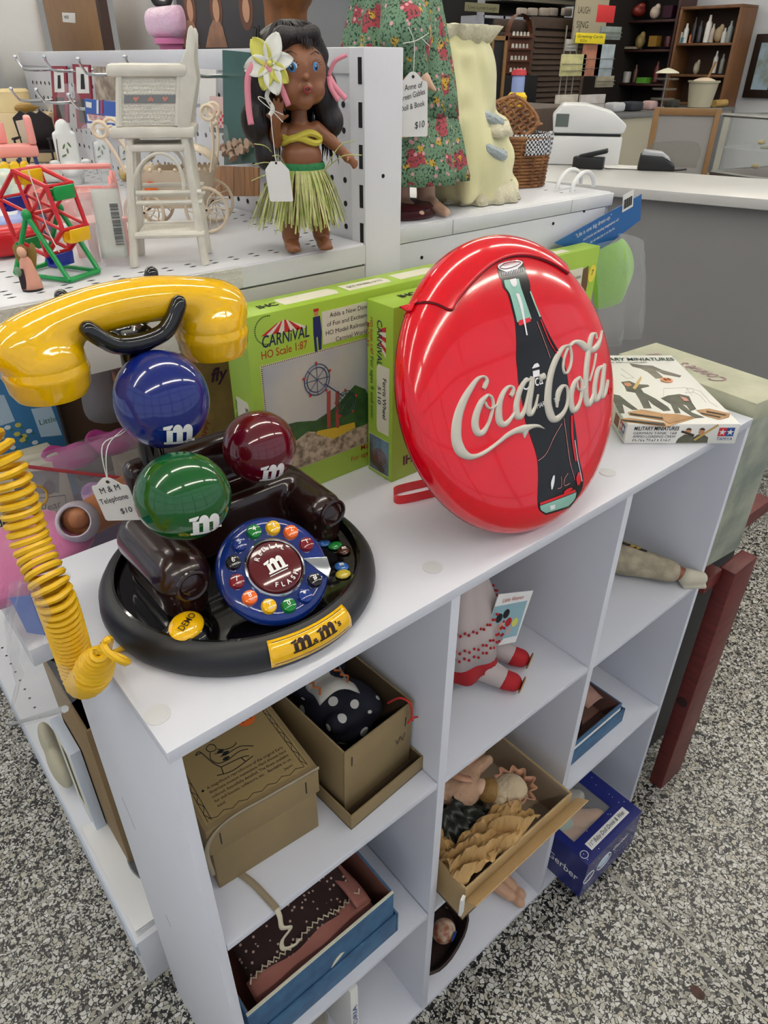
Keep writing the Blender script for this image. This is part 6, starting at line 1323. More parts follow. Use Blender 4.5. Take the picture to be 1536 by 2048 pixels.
# white plastic arches
for k, (a, b) in enumerate((((1150, 384), (1196, 372)), ((1180, 390), (1222, 378)))):
    p, q = at(*a, 'z', ZR), at(*b, 'z', ZR); c = (p+q)/2; h2 = (q-p)/2
    if k == 0: p0_ = c
    tag(MB().tube([tuple(h2*math.cos(t)+Vector((0, 0, .0+.024*math.sin(t)))) for t in np.linspace(0, PI, 16)], .0032, 8).build('white_arch', M('white_plastic', '#dfe0df', .35), None, smooth=True, loc=c+Vector((-.02, .02, .0035))), ('white plastic arch handle farther from the deck corner', 'white plastic arch handle nearest the deck corner')[k], 'handle', 'white arch handles')
rc_ = thing('red_blue_box', 'small red and blue printed box behind the white arches', 'box', (.895, .60, ZR+.0004), R_(-30)); MB().box((-.03, 0, 0), (.03, .03, .035)).build('carton', M('print_red'), rc_, bev=.001); decal(rc_, 'blue_panel', [[(-.03, .0), (.03, .0), (.03, .018), (-.01, .014)]], M('logo_blue'), (0, 0, 0), FU, FW)

# ================================================================ cluttered middle shelf at the left
ZM = .79
tag(MB().box((.03, .62, ZM), (.135, .70, .99)).build('blue_floral_box', M('blue_print_box', '#3f7fb0', .5), None, bev=.001), 'blue box printed with yellow and white flowers, on middle shelf', 'box')
fb = bpy.data.objects['blue_floral_box']
rn = random.Random(5); fwm, fym, fgm2 = M('flower_white', '#dfe6e4', .6), M('flower_yellow', '#d9cb5a', .6), M('leaf_green', '#3d7a5a', .6)
def bl2(px, py): p = at(px, py, 'y', .62); return (p.x, p.z)
for k, (px, py) in enumerate(((15, 855), (36, 850), (58, 862), (48, 872), (14, 880), (34, 868), (70, 885), (42, 905), (2, 875), (45, 880), (25, 895), (60, 900))):
    c = bl2(px, py); decal(fb, 'printed_flower', [circ(c[0], c[1], .0042, 10, .0032)], fym if k % 2 else fwm, (0, .62, 0), FU, FW); decal(fb, 'printed_leaf', [circ(c[0]+.004, c[1]-.005, .003, 6, .0015)], fgm2, (0, .62, 0), FU, FW)
decal(fb, 'white_panel', [[bl2(0, 790), bl2(8, 790), bl2(30, 842), bl2(0, 852)]], M('pale_blue_print', '#b9d2e2', .6), (0, .62, 0), FU, FW); decal(fb, 'pale_side', [[bl2(62, 818), bl2(102, 812), bl2(124, 870), bl2(82, 874)]], M('pale_blue_print'), (0, .62, 0), FU, FW, lift=.0002)
txt(fb, 'Little', M('leaf_green'), (bl2(80, 850)[0], .6195, bl2(80, 850)[1]), FU, FW, .008)
t, o_ = carton('doll_wear_box', 'cream printed doll clothes box behind the coiled cord', 'box', .005, .098, .50, .56, ZM, .915, M('cream_box', '#cfc7ae', .55))
def vb(px, py): p = at(px, py, 'y', .50); return (p.x-.005, p.z-ZM)
a, b = vb(20, 1042), vb(122, 1018); txt(t, 'VanderBear Wear', inkb, (b[0]+.002, -.0005, (a[1]+b[1])/2), FU, FW, .011, width=.10, al='R')
MB().tube([(p[0], -.0005, p[1]) for p in (vb(5, 1005), vb(130, 990), vb(136, 1045), vb(10, 1060))], .0007, 4, closed=True).build('printed_frame', inkb, t)
decal(t, 'window', [[vb(25, 945), vb(118, 940), vb(118, 985), vb(30, 990)]], M('grey_window', '#8d8784', .3, var=.4, vscale=60), FO, FU, FW); decal(t, 'dark_bow', [circ(*vb(98, 975), .008, 10, .010)], M('plum_cloth', '#3a1626', .7), FO, FU, FW, lift=.0004)
t = thing('bag_of_doll_shoes', 'clear zip bag with red seal holding pink and purple doll shoes', 'bag', (.13, .46, ZM))
pinks = M('magenta_rubber', '#b03a85', .5); lil = M('lilac_rubber', '#a884c4', .5, var=.6, vscale=60, col2='#cfa6cf')
def shoe(loc, mat, rz, k=1):
    c = V3(loc); m = np.array(Euler((0, 0, rz)).to_matrix()); q = lambda *p: tuple(c+m@V3(p)*k)
    sdf([('e', q(0, 0, .015), (.038*k, .022*k, .018*k)), ('e', q(-.024, 0, .020), (.020*k, .020*k, .020*k)), ('-e', q(-.022, 0, .036), (.024*k, .014*k, .018*k))], .003, .006).build('doll_shoe', mat, t, smooth=True)
shoe((-.015, .05, .105), pinks, -.3, .9); shoe((.005, -.005, .070), lil, -.25, .85); shoe((.04, .045, .110), pinks, -.5, .9)
MB().box((-.09, -.02, 0), (.07, .07, .055)).build('folded_card', M('grey_lilac_card', '#8f8496', .7), t, bev=.004)
bagmesh(.17, .12, .030, 31, .1).build('bag_film', film, t, smooth=True, loc=(-.005, .0, .035))
p, q = at(12, 928, 'y', .44), at(262, 958, 'y', .44); MB().tube([tuple(p-Vector((.13, .46, ZM))), tuple(q-Vector((.13, .46, ZM)))], .0022, 6).build('red_zip', M('red_zip', '#c4464e', .4), t)
# doll lying with pink dress
t = thing('lying_pink_doll', 'doll lying behind the cube shelf in pink dress with lilac shoe', 'doll', (.06, .38, ZM))
pkd = M('pink_knit', '#c9749c', .85, bump=.4, bscale=120, sheen=.4)
sdf([('e', (-.085, .0, .075), (.080, .050, .028), (0, R_(-8), 0)), ('e', (-.03, -.005, .085), (.055, .040, .024), (0, R_(-14), 0)), ('c', (-.15, -.01, .075), (-.04, -.03, .07), .020, .022), ('c', (-.14, .03, .075), (-.02, .03, .095), .022, .018)], .005, .012).build('dress', pkd, t, smooth=True, ang=180)
dsk = M('doll_skin_tan', '#b5764f', .4); sdf([('c', (.012, -.015, .110), (.060, .005, .108), .020, .023), ('c', (.06, .005, .108), (.13, .03, .105), .023, .028), ('e', (.003, -.022, .122), (.016, .012, .020))], .003, .008).build('leg', dsk, t, smooth=True, ang=180)
MB().lathe([(.012, -.012), (.020, -.008), (.0235, .004), (.021, .016), (.0175, .023), (.0160, .022), (.0165, .012)], 28, (.003, -.026, .118), (-.35, -.75, .55)).build('shoe', M('lilac_white_shoe', '#c3b9c4', .6), t, smooth=True)
sdf([('e', (.003, -.034, .127), (.0125, .008, .013)), ('e', (.003, -.036, .133), (.008, .008, .007))], .002).build('toe', dsk, t, smooth=True)
MB().ring((-.024, .010, .145), .0115, .0015, (.2, -1, .3), 24, 6).build('bracelet', M('gold_band', '#b98e25', .35), t, smooth=True)
t, o_ = carton('brown_carton', 'brown cardboard carton behind the left end of the handset', 'carton', .15, .245, .66, .74, ZM, .955, M('kraft_dark', '#6d513a', .75))
tag(cloth_sheet([(-.04, .05), (.04, .06), (.05, 0), (.04, -.05), (-.04, -.05), (-.05, 0)], 0, .02, 44, .008, 60).build('grey_plastic_bag', M('smoky_film', '#a9a6a8', .2, alpha=.55, bump=1, bscale=60), None, smooth=True, loc=(.215, .60, .955)), 'crumpled smoky plastic bag behind the blue candy shape', 'bag')
tag(MB().box((.205, .56, ZM), (.245, .575, .985)).build('purple_print_pack', M('purple_orange_print', '#33203f', .5, var=.9, vscale=40, col2='#b87a35'), None, bev=.001), 'dark purple pack with orange print beside the cradle stem', 'pack')
t, o_ = carton('yellow_paper_pack', 'tan patterned paper pack with handwriting behind the red candy shape', 'paper pack', .255, .36, .47, .485, ZM, 1.04, M('tan_paper', '#c9a45c', .7, var=.2, vscale=30))
txt(t, 'fly', M('plum_ink', '#5a2f4a', .7), (.045, -.0004, .185), FU, FW, .018, shear=.3, bold=.02); txt(t, 'HAPPY', M('rust_ink'), (.02, -.0004, .10), (.5, 0, .85), (-.85, 0, .5), .008)
tag(MB().box((.28, .52, ZM), (.42, .57, .93)).build('grey_fabric_stack', M('grey_fabric', '#6b6a70', .9, bump=.5, bscale=80), None, bev=.006), 'stack of grey folded fabric behind the tan paper pack', 'fabric')
t, o_ = carton('beige_box', 'plain beige box lying on the middle shelf behind the telephone', 'box', .17, .27, .50, .545, ZM, .875, M('beige_box', '#bfae8d', .7))
# ================================================================ lower left: bag, box and panels on the base deck
t = thing('zip_bag', 'clear zip bag with blue card hanging over the middle shelf edge', 'bag', (-.038, .40, .60))
def bagX(pts, x, th, seed):
    P = [at(px, py, 'x', x) for px, py in pts]; rn2 = random.Random(seed)
    o2 = [(-(p.y-.40), p.z-.60) for p in P]; mb = cloth_sheet(o2, 0, th, seed, .004, 90); mb.v = [(x+.038+v[1], -v[0], v[2]) for v in mb.v]; return mb
bagX([(15, 1190), (75, 1175), (100, 1300), (130, 1420), (20, 1455), (45, 1350)], -.042, .010, 12).build('bag_film', film, t, smooth=True)
P = [at(px, py, 'x', -.036) for px, py in ((20, 1195), (60, 1190), (90, 1270), (55, 1265))]; MB().add([tuple(p-Vector((-.038, .40, .60))) for p in P], [(0, 1, 2, 3)]).build('blue_card', M('blue_card2', '#3a62b8', .5), t, solid=.0008)
p, q = at(17, 1450, 'x', -.05), at(130, 1418, 'x', -.044); MB().tube([tuple(p-Vector((-.038, .40, .60))), tuple(q-Vector((-.038, .40, .60)))], .003, 6).build('zip_strip', M('film_strip', '#cfd3d6', .2, alpha=.6), t)
kr = M('kraft_card', '#8b7350', .75, var=.08, vscale=25)
def open_box(name, label, cat, loc, rz, L, Wd, Hh, th, mat, inner=None, tilt=(0, 0)):
    t = thing(name, label, cat, loc, rot=(tilt[0], tilt[1], rz))
    MB().box((0, 0, 0), (L, Wd, th)).build('box_floor', inner or mat, t)
    MB().box((0, 0, 0), (L, th, Hh)).build('front_wall', mat, t, bev=.0004); MB().box((0, Wd-th, 0), (L, Wd, Hh)).build('back_wall', mat, t, bev=.0004)
    MB().box((0, th, 0), (th, Wd-th, Hh)).build('end_wall', mat, t, bev=.0004); MB().box((L-th, th, 0), (L, Wd-th, Hh)).build('end_wall', mat, t, bev=.0004)
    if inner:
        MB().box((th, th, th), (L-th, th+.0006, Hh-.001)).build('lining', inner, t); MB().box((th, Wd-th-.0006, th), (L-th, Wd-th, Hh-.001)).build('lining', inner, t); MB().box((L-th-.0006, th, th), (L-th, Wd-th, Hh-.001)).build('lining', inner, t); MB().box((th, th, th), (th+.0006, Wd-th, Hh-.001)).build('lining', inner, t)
    return t
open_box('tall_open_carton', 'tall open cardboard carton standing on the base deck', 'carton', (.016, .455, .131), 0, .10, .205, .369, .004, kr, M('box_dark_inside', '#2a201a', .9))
t, o_ = carton('white_carton', 'pale blue-white carton beside the tall open carton', 'carton', -.004, .014, .56, .66, .1305, .36, M('pale_blue_card', '#c6d0de', .5))
decal(t, 'cream_sleeve', [rect(-.09, .03, -.01, .22)], creamc, (0, 0, 0), SU, SW); decal(t, 'dark_window', [rect(-.06, .06, -.035, .2)], M('print_dark'), (0, 0, 0), SU, SW, lift=.0004)
t = thing('cloth_bag', 'bag of pale folded cloth on the base deck', 'bag', (-.010, .72, .1305)); sdf([('e', (.0, 0, .05), (.018, .05, .048)), ('e', (.0, .03, .09), (.015, .03, .05))], .005).build('folded_cloth', M('ecru_cloth', '#b9b49c', .9, bump=.6, bscale=60), t, smooth=True)
for k in range(7):
    zz = .1305+.0026*k; tag(MB().box((-.024+.0008*(k % 3), .345+.004*(k % 2), zz), (.30, .56+.004*k, zz+.0022)).build('plastic_sheet', M('white_sheet', '#dcdcda', .35), None, bev=.0004), ('bottom white plastic sheet of the stack on the base deck' if k == 0 else 'top white plastic sheet of the stack on the base deck' if k == 6 else 'white plastic sheet inside the stack on the base deck'), 'sheet', 'stacked white plastic sheets')
tag(MB().lathe([(0, 0), (.055, .0), (.075, .006), (.080, .010), (.078, .011), (.055, .003), (0, .003)], 40).build('grey_plate', M('grey_ceramic', '#6e6f72', .3), None, smooth=True, loc=(.092, .445, .149)), 'dark grey round plate lying on the white sheets', 'plate')

# ================================================================ contents of the nine cubes
# -- top left cube: lidded kraft doll box
def unit(a, b): d = V3(b)-V3(a); return d/np.linalg.norm(d)
kb = thing('kraft_doll_box', 'closed kraft box printed with a figure in a rocking chair, orange price sticker', 'box', (.034, .056, S1+.0004), R_(-4))
KL, KW, KH = .122, .225, .105
kraft = M('kraft_box', '#8f7a55', .72, var=.10, vscale=18)
MB().box((0, 0, 0), (KL, KW, KH-.006)).build('box_body', kraft, kb, bev=.001)
MB().box((-.003, -.003, KH-.040), (KL+.003, KW+.003, KH)).build('box_lid', kraft, kb, bev=.0015)
KO = (0, 0, KH); tan2 = M('tan_label', '#a18a5c', .7)
decal(kb, 'lid_label', [rect(.001, .004, KL-.002, KW-.01)], tan2, KO, TU, TW)
mb = MB()
for x in (.004, KL-.009):
    for q in (x, x+.004): mb.prism(rect(q, .006, q+.0005, KW-.012), .0003, .0006, KO, TU, TW)
    for k in range(26): mb.prism(stroke([(x+(.0 if k % 2 else .004), .008+.008*k), (x+(.004 if k % 2 else 0), .016+.008*k)], .0005), .0003, .0006, KO, TU, TW)
for k in range(13): mb.prism(stroke([(.006+.0082*k, .006 if k % 2 else .0095), (.0142+.0082*k, .0095 if k % 2 else .006)], .0005), .0003, .0006, KO, TU, TW)
o = mb.build('printed_border', inkb, kb); o['kind'] = 'stuff'
for k, s in enumerate(('A magnificent reproduction of the original Early', 'Americana museum masterpiece. Hand dressed, hand', 'colored, beautifully detailed. The finest available', 'for doll houses, collectors, etc.   Bendable to sit,', 'stand.')):
    txt(kb, s, inkb, (.019, .040-.0062*k, KH+.0004), TU, TW, .0036, width=(.088, .088, .088, .088, .009)[k])
decal(kb, 'bullet', [circ(.0145, .0415, .0014, 10)], inkb, KO, TU, TW, lift=.0003); txt(kb, 'Japan', inkb, (.094, .014, KH+.0004), TU, TW, .0034)
txt(kb, 'Rocking Chair', inkb, (.012, .098, KH+.0004), TU, TW, .011, width=.075, shear=.3, bold=.01)
def lines(par, strokes, O, U, Wv, w_, mat=inkb, name='printed_drawing'):
    mb = MB()
    for s in strokes: mb.prism(stroke(crv(s, 4), w_), .0003, .0006, O, U, Wv)
    o = mb.build(name, mat, par); o['kind'] = 'stuff'; return o
ax_, ay_ = .026, .046
lines(kb, [[(ax_+x*.0008, ay_+y*.0007) for x, y in s] for s in ([(0, 58), (4, 62), (8, 58), (14, 30), (20, 16)], [(20, 16), (48, 14), (58, 10)], [(10, 6), (30, 0), (62, 6)], [(20, 16), (18, 3)], [(48, 14), (50, 3)], [(20, 64), (16, 60), (18, 52), (26, 50), (28, 58), (24, 64), (20, 64)], [(18, 50), (14, 38), (20, 24), (34, 22)], [(28, 50), (36, 42), (48, 40), (54, 44)], [(34, 22), (50, 26), (62, 22)], [(34, 32), (54, 34), (66, 26), (70, 22)], [(22, 44), (30, 40), (40, 36)], [(26, 34), (34, 32)], [(8, 58), (0, 58)])], KO, TU, TW, .0009)
for c in ((.024, .030), (.027, .024), (.025, .018)): decal(kb, 'printed_folds', [circ(ax_+c[0], ay_+c[1], .004, 10, .0022)], inkb, KO, TU, TW, lift=.0006)
decal(kb, 'price_sticker', [circ(.092, .100, .0105, 24)], so, KO, TU, TW, lift=.0008); txt(kb, '$10', M('red_ink', '#7a1a14', .7), (.092, .0965, KH+.0012), TU, TW, .007, al='C')
for x in (.010, .108): MB().box((x, -.0036, KH-.030), (x+.0012, -.003, KH-.012)).build('staple', M('dark_staple', '#2b2620', .5), kb)
ribm = M('tan_ribbon', '#9d8f77', .7)
ribbon([(-.0045, -.0045, KH-.07), (-.0045, -.005, KH-.02), (.02, -.0045, KH+.001), (.07, -.0045, KH+.0015), (KL+.003, -.0045, KH+.001)], .005, ribm, kb, 'tape', (0, -1, 0))
rbt = thing('tape_ribbon', 'narrow cream ribbon curling down from the kraft box over the shelf edge', 'ribbon', (.055, .045, S1+.001))
ribbon([(0, .02, .0004), (.008, -.005, .0006), (.012, -.035, .0006), (.013, -.046, .0006)], .0075, ribm, rbt, 'ribbon_tail', (0, 0, 1))
ribbon([(.013, -.046, .0006), (.014, -.0485, -.012), (.015, -.048, -.035), (.026, -.045, -.055), (.016, -.041, -.075), (.018, -.038, -.100), (.034, -.036, -.115), (.040, -.036, -.110)], .0055, M('cream_ribbon', '#d3c9ae', .7), rbt, 'ribbon_curl', (0, -1, 0))
# -- top left cube: open kraft box with navy polka dot doll
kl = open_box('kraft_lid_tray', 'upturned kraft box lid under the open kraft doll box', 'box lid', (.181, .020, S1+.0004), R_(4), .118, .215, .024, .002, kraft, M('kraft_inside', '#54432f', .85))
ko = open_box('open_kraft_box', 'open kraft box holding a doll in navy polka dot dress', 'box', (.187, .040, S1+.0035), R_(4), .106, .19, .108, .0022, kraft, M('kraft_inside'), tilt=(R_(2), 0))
for x, z in ((.010, .078), (.094, .074)): MB().box((x, -.0006, z), (x+.0011, -.0001, z+.015)).build('staple', M('dark_staple'), ko)
txt(ko, 'W', M('pencil_mark', '#5d503c', .8), (.078, -.0004, .05), FU, FW, .012)
pd = thing('polka_dot_doll', 'doll in navy polka dot dress with white collar inside the open kraft box', 'doll', (.24, .13, S1+.02))
sdf([('e', (0, 0, .050), (.040, .060, .036)), ('e', (.016, -.030, .078), (.020, .034, .014), (.2, .2, .3)), ('e', (-.022, .022, .084), (.020, .034, .016), (.1, -.3, .2)), ('e', (.014, .030, .088), (.022, .026, .014), (-.2, .2, 0)), ('c', (-.025, -.04, .07), (.02, -.05, .064), .012, .010), ('c', (.0, -.01, .095), (.012, .04, .104), .010, .012)], .0035, .006).build('dress', dots_mat('navy_polka', '#0e1020', '#c9c8c4', 42, .26, .8), pd, smooth=True, ang=180)
MB().grid(lambda u, v: (-.036+.046*u+.008*v, -.026+.060*v-.015*u, .096+.016*math.sin(PI*u)*(1-.3*v)+.004*math.sin(9*v)), 12, 12).build('collar', M('white_cotton', '#b9b6ad', .85), pd, smooth=True, solid=.0012)
for k in range(2): MB().tube([(-.030+.034*k+.0025*(1 if i % 2 else -1), -.022+.0065*i-.008*k, .1075+.002*math.sin(i)+.004*k) for i in range(9)], .0014, 5).build('rickrack', M('orange_rickrack', '#b8632a', .8), pd, smooth=True)
tas = thing('red_tassel', 'red cord tassel hanging over the front of the open kraft box', 'tassel', (.268, .040, S1+.112)); MB().tube(crv([(.000, .02, .0), (.006, .006, .016), (.014, -.003, .008), (.016, -.0042, -.016)], 6), .0013, 6).build('cord', M('red_yarn', '#c22a24', .8), tas, smooth=True)
for k in range(5): MB().tube([(.016, -.0045, -.015), (.009+.004*k, -.0048, -.020+.002*(k % 2))], .0011, 5).build('tassel_thread', M('red_yarn'), tas)
# -- middle left cube: blue box with calico doll
blx = M('blue_pattern_box', '#3f6a8c', .6, var=.25, vscale=40, col2='#36587a'); pinkin = M('pink_inside', '#8c5a4c', .8)
bb = open_box('blue_doll_box', 'open blue patterned box with a calico doll, middle left cube', 'box', (.020, .016, S2+.0004), 0, .224, .20, .100, .003, blx, pinkin)
MB().box((-.003, -.0035, 0), (.227, -.0005, .045)).build('lid_rim', blx, bb, bev=.0005); MB().box((.2275, -.0035, 0), (.2305, .2, .045)).build('lid_rim', blx, bb, bev=.0005)
decal(bb, 'torn_patch', [[(.118, .045), (.128, .050), (.140, .058), (.134, .062), (.128, .060), (.122, .054)]], creamc, (0, -.0001, 0), FU, FW)
MB().box((0, -.0003, .099), (.224, .003, .1012)).build('worn_edge', creamc, bb)
cd_ = thing('calico_doll', 'doll in brown calico dress with pink apron hem in the blue box', 'doll', (.13, .11, S2+.012))
cal = dots_mat('brown_calico', '#2a1310', '#b79a8a', 130, .22, .85)
MB().grid(lambda u, v: (-.085+.165*u, -.057+.122*v-.009*math.sin(PI*u), .086-.018*(1-v)*(1-v)+.006*math.sin(13*u+2*v)*(1-.4*v)+.012*math.sin(PI*u)), 30, 16).build('dress', cal, cd_, smooth=True, solid=.002)
apr = M('dusty_pink_cotton', '#9a6258', .8)
MB().grid(lambda u, v: (-.090+.18*u, -.088+.033*v-.004*math.sin(PI*u), .055+.015*v+.005*math.sin(14*u)+.010*math.sin(PI*u)), 30, 6).build('apron_hem', apr, cd_, smooth=True, solid=.002)
MB().grid(lambda u, v: (.066+.024*v, -.075+.13*u, .070+.004*math.sin(9*u)+.01*(1-v)), 16, 5).build('apron_side', apr, cd_, smooth=True, solid=.002)
MB().tube([(-.088+.0042*i, -.0595+.0025*(1 if i % 2 else -1), .0760+.010*math.sin(PI*i/42)+.005*math.sin(14*i/42)) for i in range(42)], .0011, 4).build('rickrack', M('cream_ribbon'), cd_, smooth=True)
MB().ell((-.01, .065, .05), (.07, .03, .03), 16).build('doll_body', cal, cd_, smooth=True)
# -- bottom left cube
t, o_ = carton('slim_book', 'slim white book with blue lettering standing in the bottom left cube', 'book', .176, .190, .03, .23, S3+.0003, .205, wcard); txt(t, 'VICTORIA', lblue, (.0108, -.0004, .02), (0, 0, 1), (-1, 0, 0), .008, width=.12)
tag(sdf([('e', (0, 0, .06), (.05, .05, .06)), ('e', (.02, -.03, .10), (.03, .03, .03)), ('e', (-.03, .0, .11), (.03, .03, .025))], .005, .012).build('fluffy_toy', M('grey_fluff', '#7a746a', .95, bump=1, bscale=150, sheen=.5), None, smooth=True, loc=(.105, .10, S3+.0003)), 'grey fluffy toy behind the slim book in the bottom left cube', 'toy')
# -- top middle cube: red and white doll with card
rd = thing('red_white_doll', 'doll in white embroidered apron and red skirt, top middle cube', 'doll', (.452, .128, S1+.0005), R_(28))
rd.scale = (1.18, 1.18, 1.18)
wcot = M('white_muslin', '#b5a9a6', .85); redc2 = M('red_cotton', '#b01a22', .8)
pleat([(.064, .030, .9), (.056, .055, .7), (.040, .10, .4), (.030, .13, .2)], amp=.005, folds=9, sy=.8).build('skirt', redc2, rd, smooth=True, solid=.0015, ang=180)
pleat([(.066, .056, .8), (.058, .085, .6), (.044, .115, .4), (.033, .14, .2), (.028, .165, .1)], amp=.004, folds=9, sy=.82, seed=1).build('apron', wcot, rd, smooth=True, solid=.0015, ang=180)
for z, r in ((.072, .0645), (.082, .0625), (.100, .0545)):
    mb = MB()
    for i in range(64): a = 2*PI*i/64; mb.ell(((r+.0015)*math.cos(a), (r+.0015)*.82*math.sin(a), z+.0018*(1 if i % 2 else -1)), .0017, 6)
    o = mb.build('embroidery', redc2, rd); o['kind'] = 'stuff'
sdf([('e', (0, 0, .175), (.030, .024, .030)), ('c', (.024, -.008, .185), (.044, -.026, .160), .012, .010)], .003, .006).build('blouse', M('cream_lace'), rd, smooth=True)
sdf([('c', (.044, -.026, .160), (.060, -.034, .150), .007, .006), ('e', (.066, -.036, .152), (.008, .005, .007))], .002, .004).build('hand', pale, rd, smooth=True)
for x in (-.018, .024):
    sdf([('c', (x, -.02, .035), (x+.004, -.060, .017), .019, .0125)], .003).build('pantaloon', wcot, rd, smooth=True); sdf([('c', (x+.004, -.066, .015), (x+.006, -.074, .013), .0120, .0112)], .002).build('boot', redc2, rd, smooth=True); MB().cyl((x+.0062, -.0850, .0125), (x+.0062, -.0862, .0122), .0105, n=18).build('boot_sole', M('tan_sole', '#b58f5e', .7), rd)
MB().box((.03, .055, .10), (.075, .06, .215)).build('back_card', M('tan_rose_card', '#a58074', .7), rd)
lw = thing('booklet_card', 'small folded picture card hanging from the hand of the red skirt doll', 'card', (.505, .082, S1+.0005))
lw.scale = (1.25, 1.25, 1.25)
cu_, cw_ = unit((0, 0, 0), (.9, -.15, -.22)), unit((0, 0, 0), (.22, 0, .97))
cO = (V3(at(992, 1190, 'y', .082))-V3(.505, .082, S1+.0005))/1.25-cw_*.065
MB().prism([(0, .0), (.052, .0), (.055, .062), (.004, .065)], -.0008, .0, cO, cu_, cw_).build('card', paper, lw); MB().prism([(.003, -.005), (.053, -.006), (.054, .055), (.004, .06)], -.0016, -.0010, cO, cu_, cw_).build('card', paper, lw)
decal(lw, 'picture', [rect(.003, .004, .050, .050)], M('print_pale_blue', '#8fb3bd', .5), cO, cu_, cw_)
for x, y, m_ in ((.014, .034, inkb), (.023, .038, inkb), (.020, .022, M('robe_pink')), (.030, .026, redc2), (.040, .024, M('petal_yellow')), (.034, .014, wcot)): decal(lw, 'printed_figure', [circ(x, y, .0045, 10, .006)], m_, cO, cu_, cw_, lift=.0004)
txt(lw, 'Little Women', rust, cO+cu_*.012+cw_*.054+np.cross(cu_, cw_)*.0004, cu_, cw_, .005, width=.03, shear=.2)
# -- middle cube: shallow carton with dolls and tissue
cbx = M('tan_carton', '#b09468', .75, var=.08, vscale=20)
dc = open_box('doll_carton', 'open tan carton with two dolls and crumpled tissue sticking out of middle cube', 'carton', (.330, -.036, S2+.0004), R_(0), .235, .30, .078, .003, cbx, M('pinkish_card', '#b09c84', .8))
MB().box((-.002, -.026, .052), (.250, -.0, .0535), (R_(-38), 0, 0), (.12, 0, .0535)).build('front_flap', cbx, dc)
MB().box((-.012, -.004, .03), (-.003, .0, .070), (0, 0, R_(20))).build('torn_corner', paper, dc)
tis = M('tissue_tan', '#b8945e', .7, bump=.6, bscale=50)
def crumple(label, c, a, b, h_, seed, mat=tis, n=13):
    rn = random.Random(seed); K = [(rn.uniform(3, 11), rn.uniform(3, 11), rn.uniform(0, 6)) for _ in range(5)]
    def g(u, v):
        z = sum(abs(math.sin(k[0]*u+k[1]*v+k[2])) for k in K)/5; ed = min(u, v, 1-u, 1-v)
        return ((u-.5)*a*(1+.12*math.sin(9*v+K[0][2])), (v-.5)*b*(1+.12*math.sin(8*u+K[1][2])), h_*(z*1.3-.25)+.012*math.sin(PI*u)*math.sin(PI*v))
    return tag(MB().grid(g, n, n).build('tissue_sheet', mat, None, solid=.0006, loc=c), label, 'tissue paper', 'crumpled tan tissue')
crumple('crumpled tan tissue sheet in the near corner of the doll carton', (.372, -.006, S2+.062), .085, .050, .040, 1)
crumple('crumpled tan tissue sheet beside the bonnet in the doll carton', (.440, -.004, S2+.055), .100, .056, .040, 2)
crumple('crumpled tan tissue sheet at the left wall of the doll carton', (.352, .035, S2+.056), .036, .07, .030, 3)
d1 = thing('dark_satin_doll', 'doll with dark green ruffled satin skirt and maroon bodice in the carton', 'doll', (.378, .072, S2+.012))
sat = M('dark_green_satin', '#1c2018', .35, sheen=.2)
for k in range(4): pleat([(.062-.006*k, .058+.012*k, 1), (.052-.006*k, .072+.012*k, .6), (.034-.004*k, .080+.011*k, .2)], amp=.008, folds=15, o=(.030-.006*k, -.025+.012*k, -.03), seed=k).build('ruffle', sat, d1, smooth=True, solid=.001, ang=180)
sdf([('e', (-.03, .02, .075), (.03, .035, .022)), ('e', (-.005, .04, .08), (.022, .03, .02))], .004).build('bodice', M('maroon_velvet', '#3d0d1f', .7, sheen=.5), d1, smooth=True)
MB().ring((-.022, -.005, .098), .007, .0022, (0, -.5, 1), 14, 5).build('brooch', M('silver_braid', '#a59a88', .4), d1, smooth=True)
d2 = thing('bonnet_doll', 'doll in peach lace dress and crocheted bonnet in the carton', 'doll', (.452, .028, S2+.022))
lc2 = M('peach_lace', '#b89478', .8, bump=1, bscale=130)
sdf([('e', (.035, .005, .050), (.030, .026, .028)), ('e', (.045, .0, .056), (.024, .026, .026))], .003).build('bonnet', M('crochet_cream', '#c7b394', .9, bump=1, bscale=150), d2, smooth=True, ang=180)
sdf([('e', (.015, .02, .060), (.020, .020, .018))], .003).build('hair', M('blond_hair', '#8d6a35', .7, bump=1, bscale=120), d2, smooth=True); sdf([('e', (.006, .03, .066), (.014, .013, .012))], .002).build('face', pale, d2, smooth=True)
sdf([('e', (-.015, .055, .060), (.034, .035, .024)), ('e', (-.045, .085, .060), (.040, .035, .022)), ('c', (.02, .06, .062), (.05, .055, .07), .012, .008)], .004, .01).build('dress', lc2, d2, smooth=True, ang=180)
pleat([(.024, 0, .5), (.031, .008, 1)], amp=.005, folds=11, o=(.048, -.002, .062)).build('bonnet_frill', M('peach_satin', '#c08d70', .5), d2, smooth=True, solid=.001)
ribbon([(-.03, .08, .085), (-.02, .05, .092), (-.005, .04, .085)], .012, M('peach_satin'), d2, 'ribbon', (0, 0, 1)); sdf([('c', (.0, .075, .07), (.05, .07, .078), .008, .006)], .0025).build('arm', pale, d2, smooth=True)
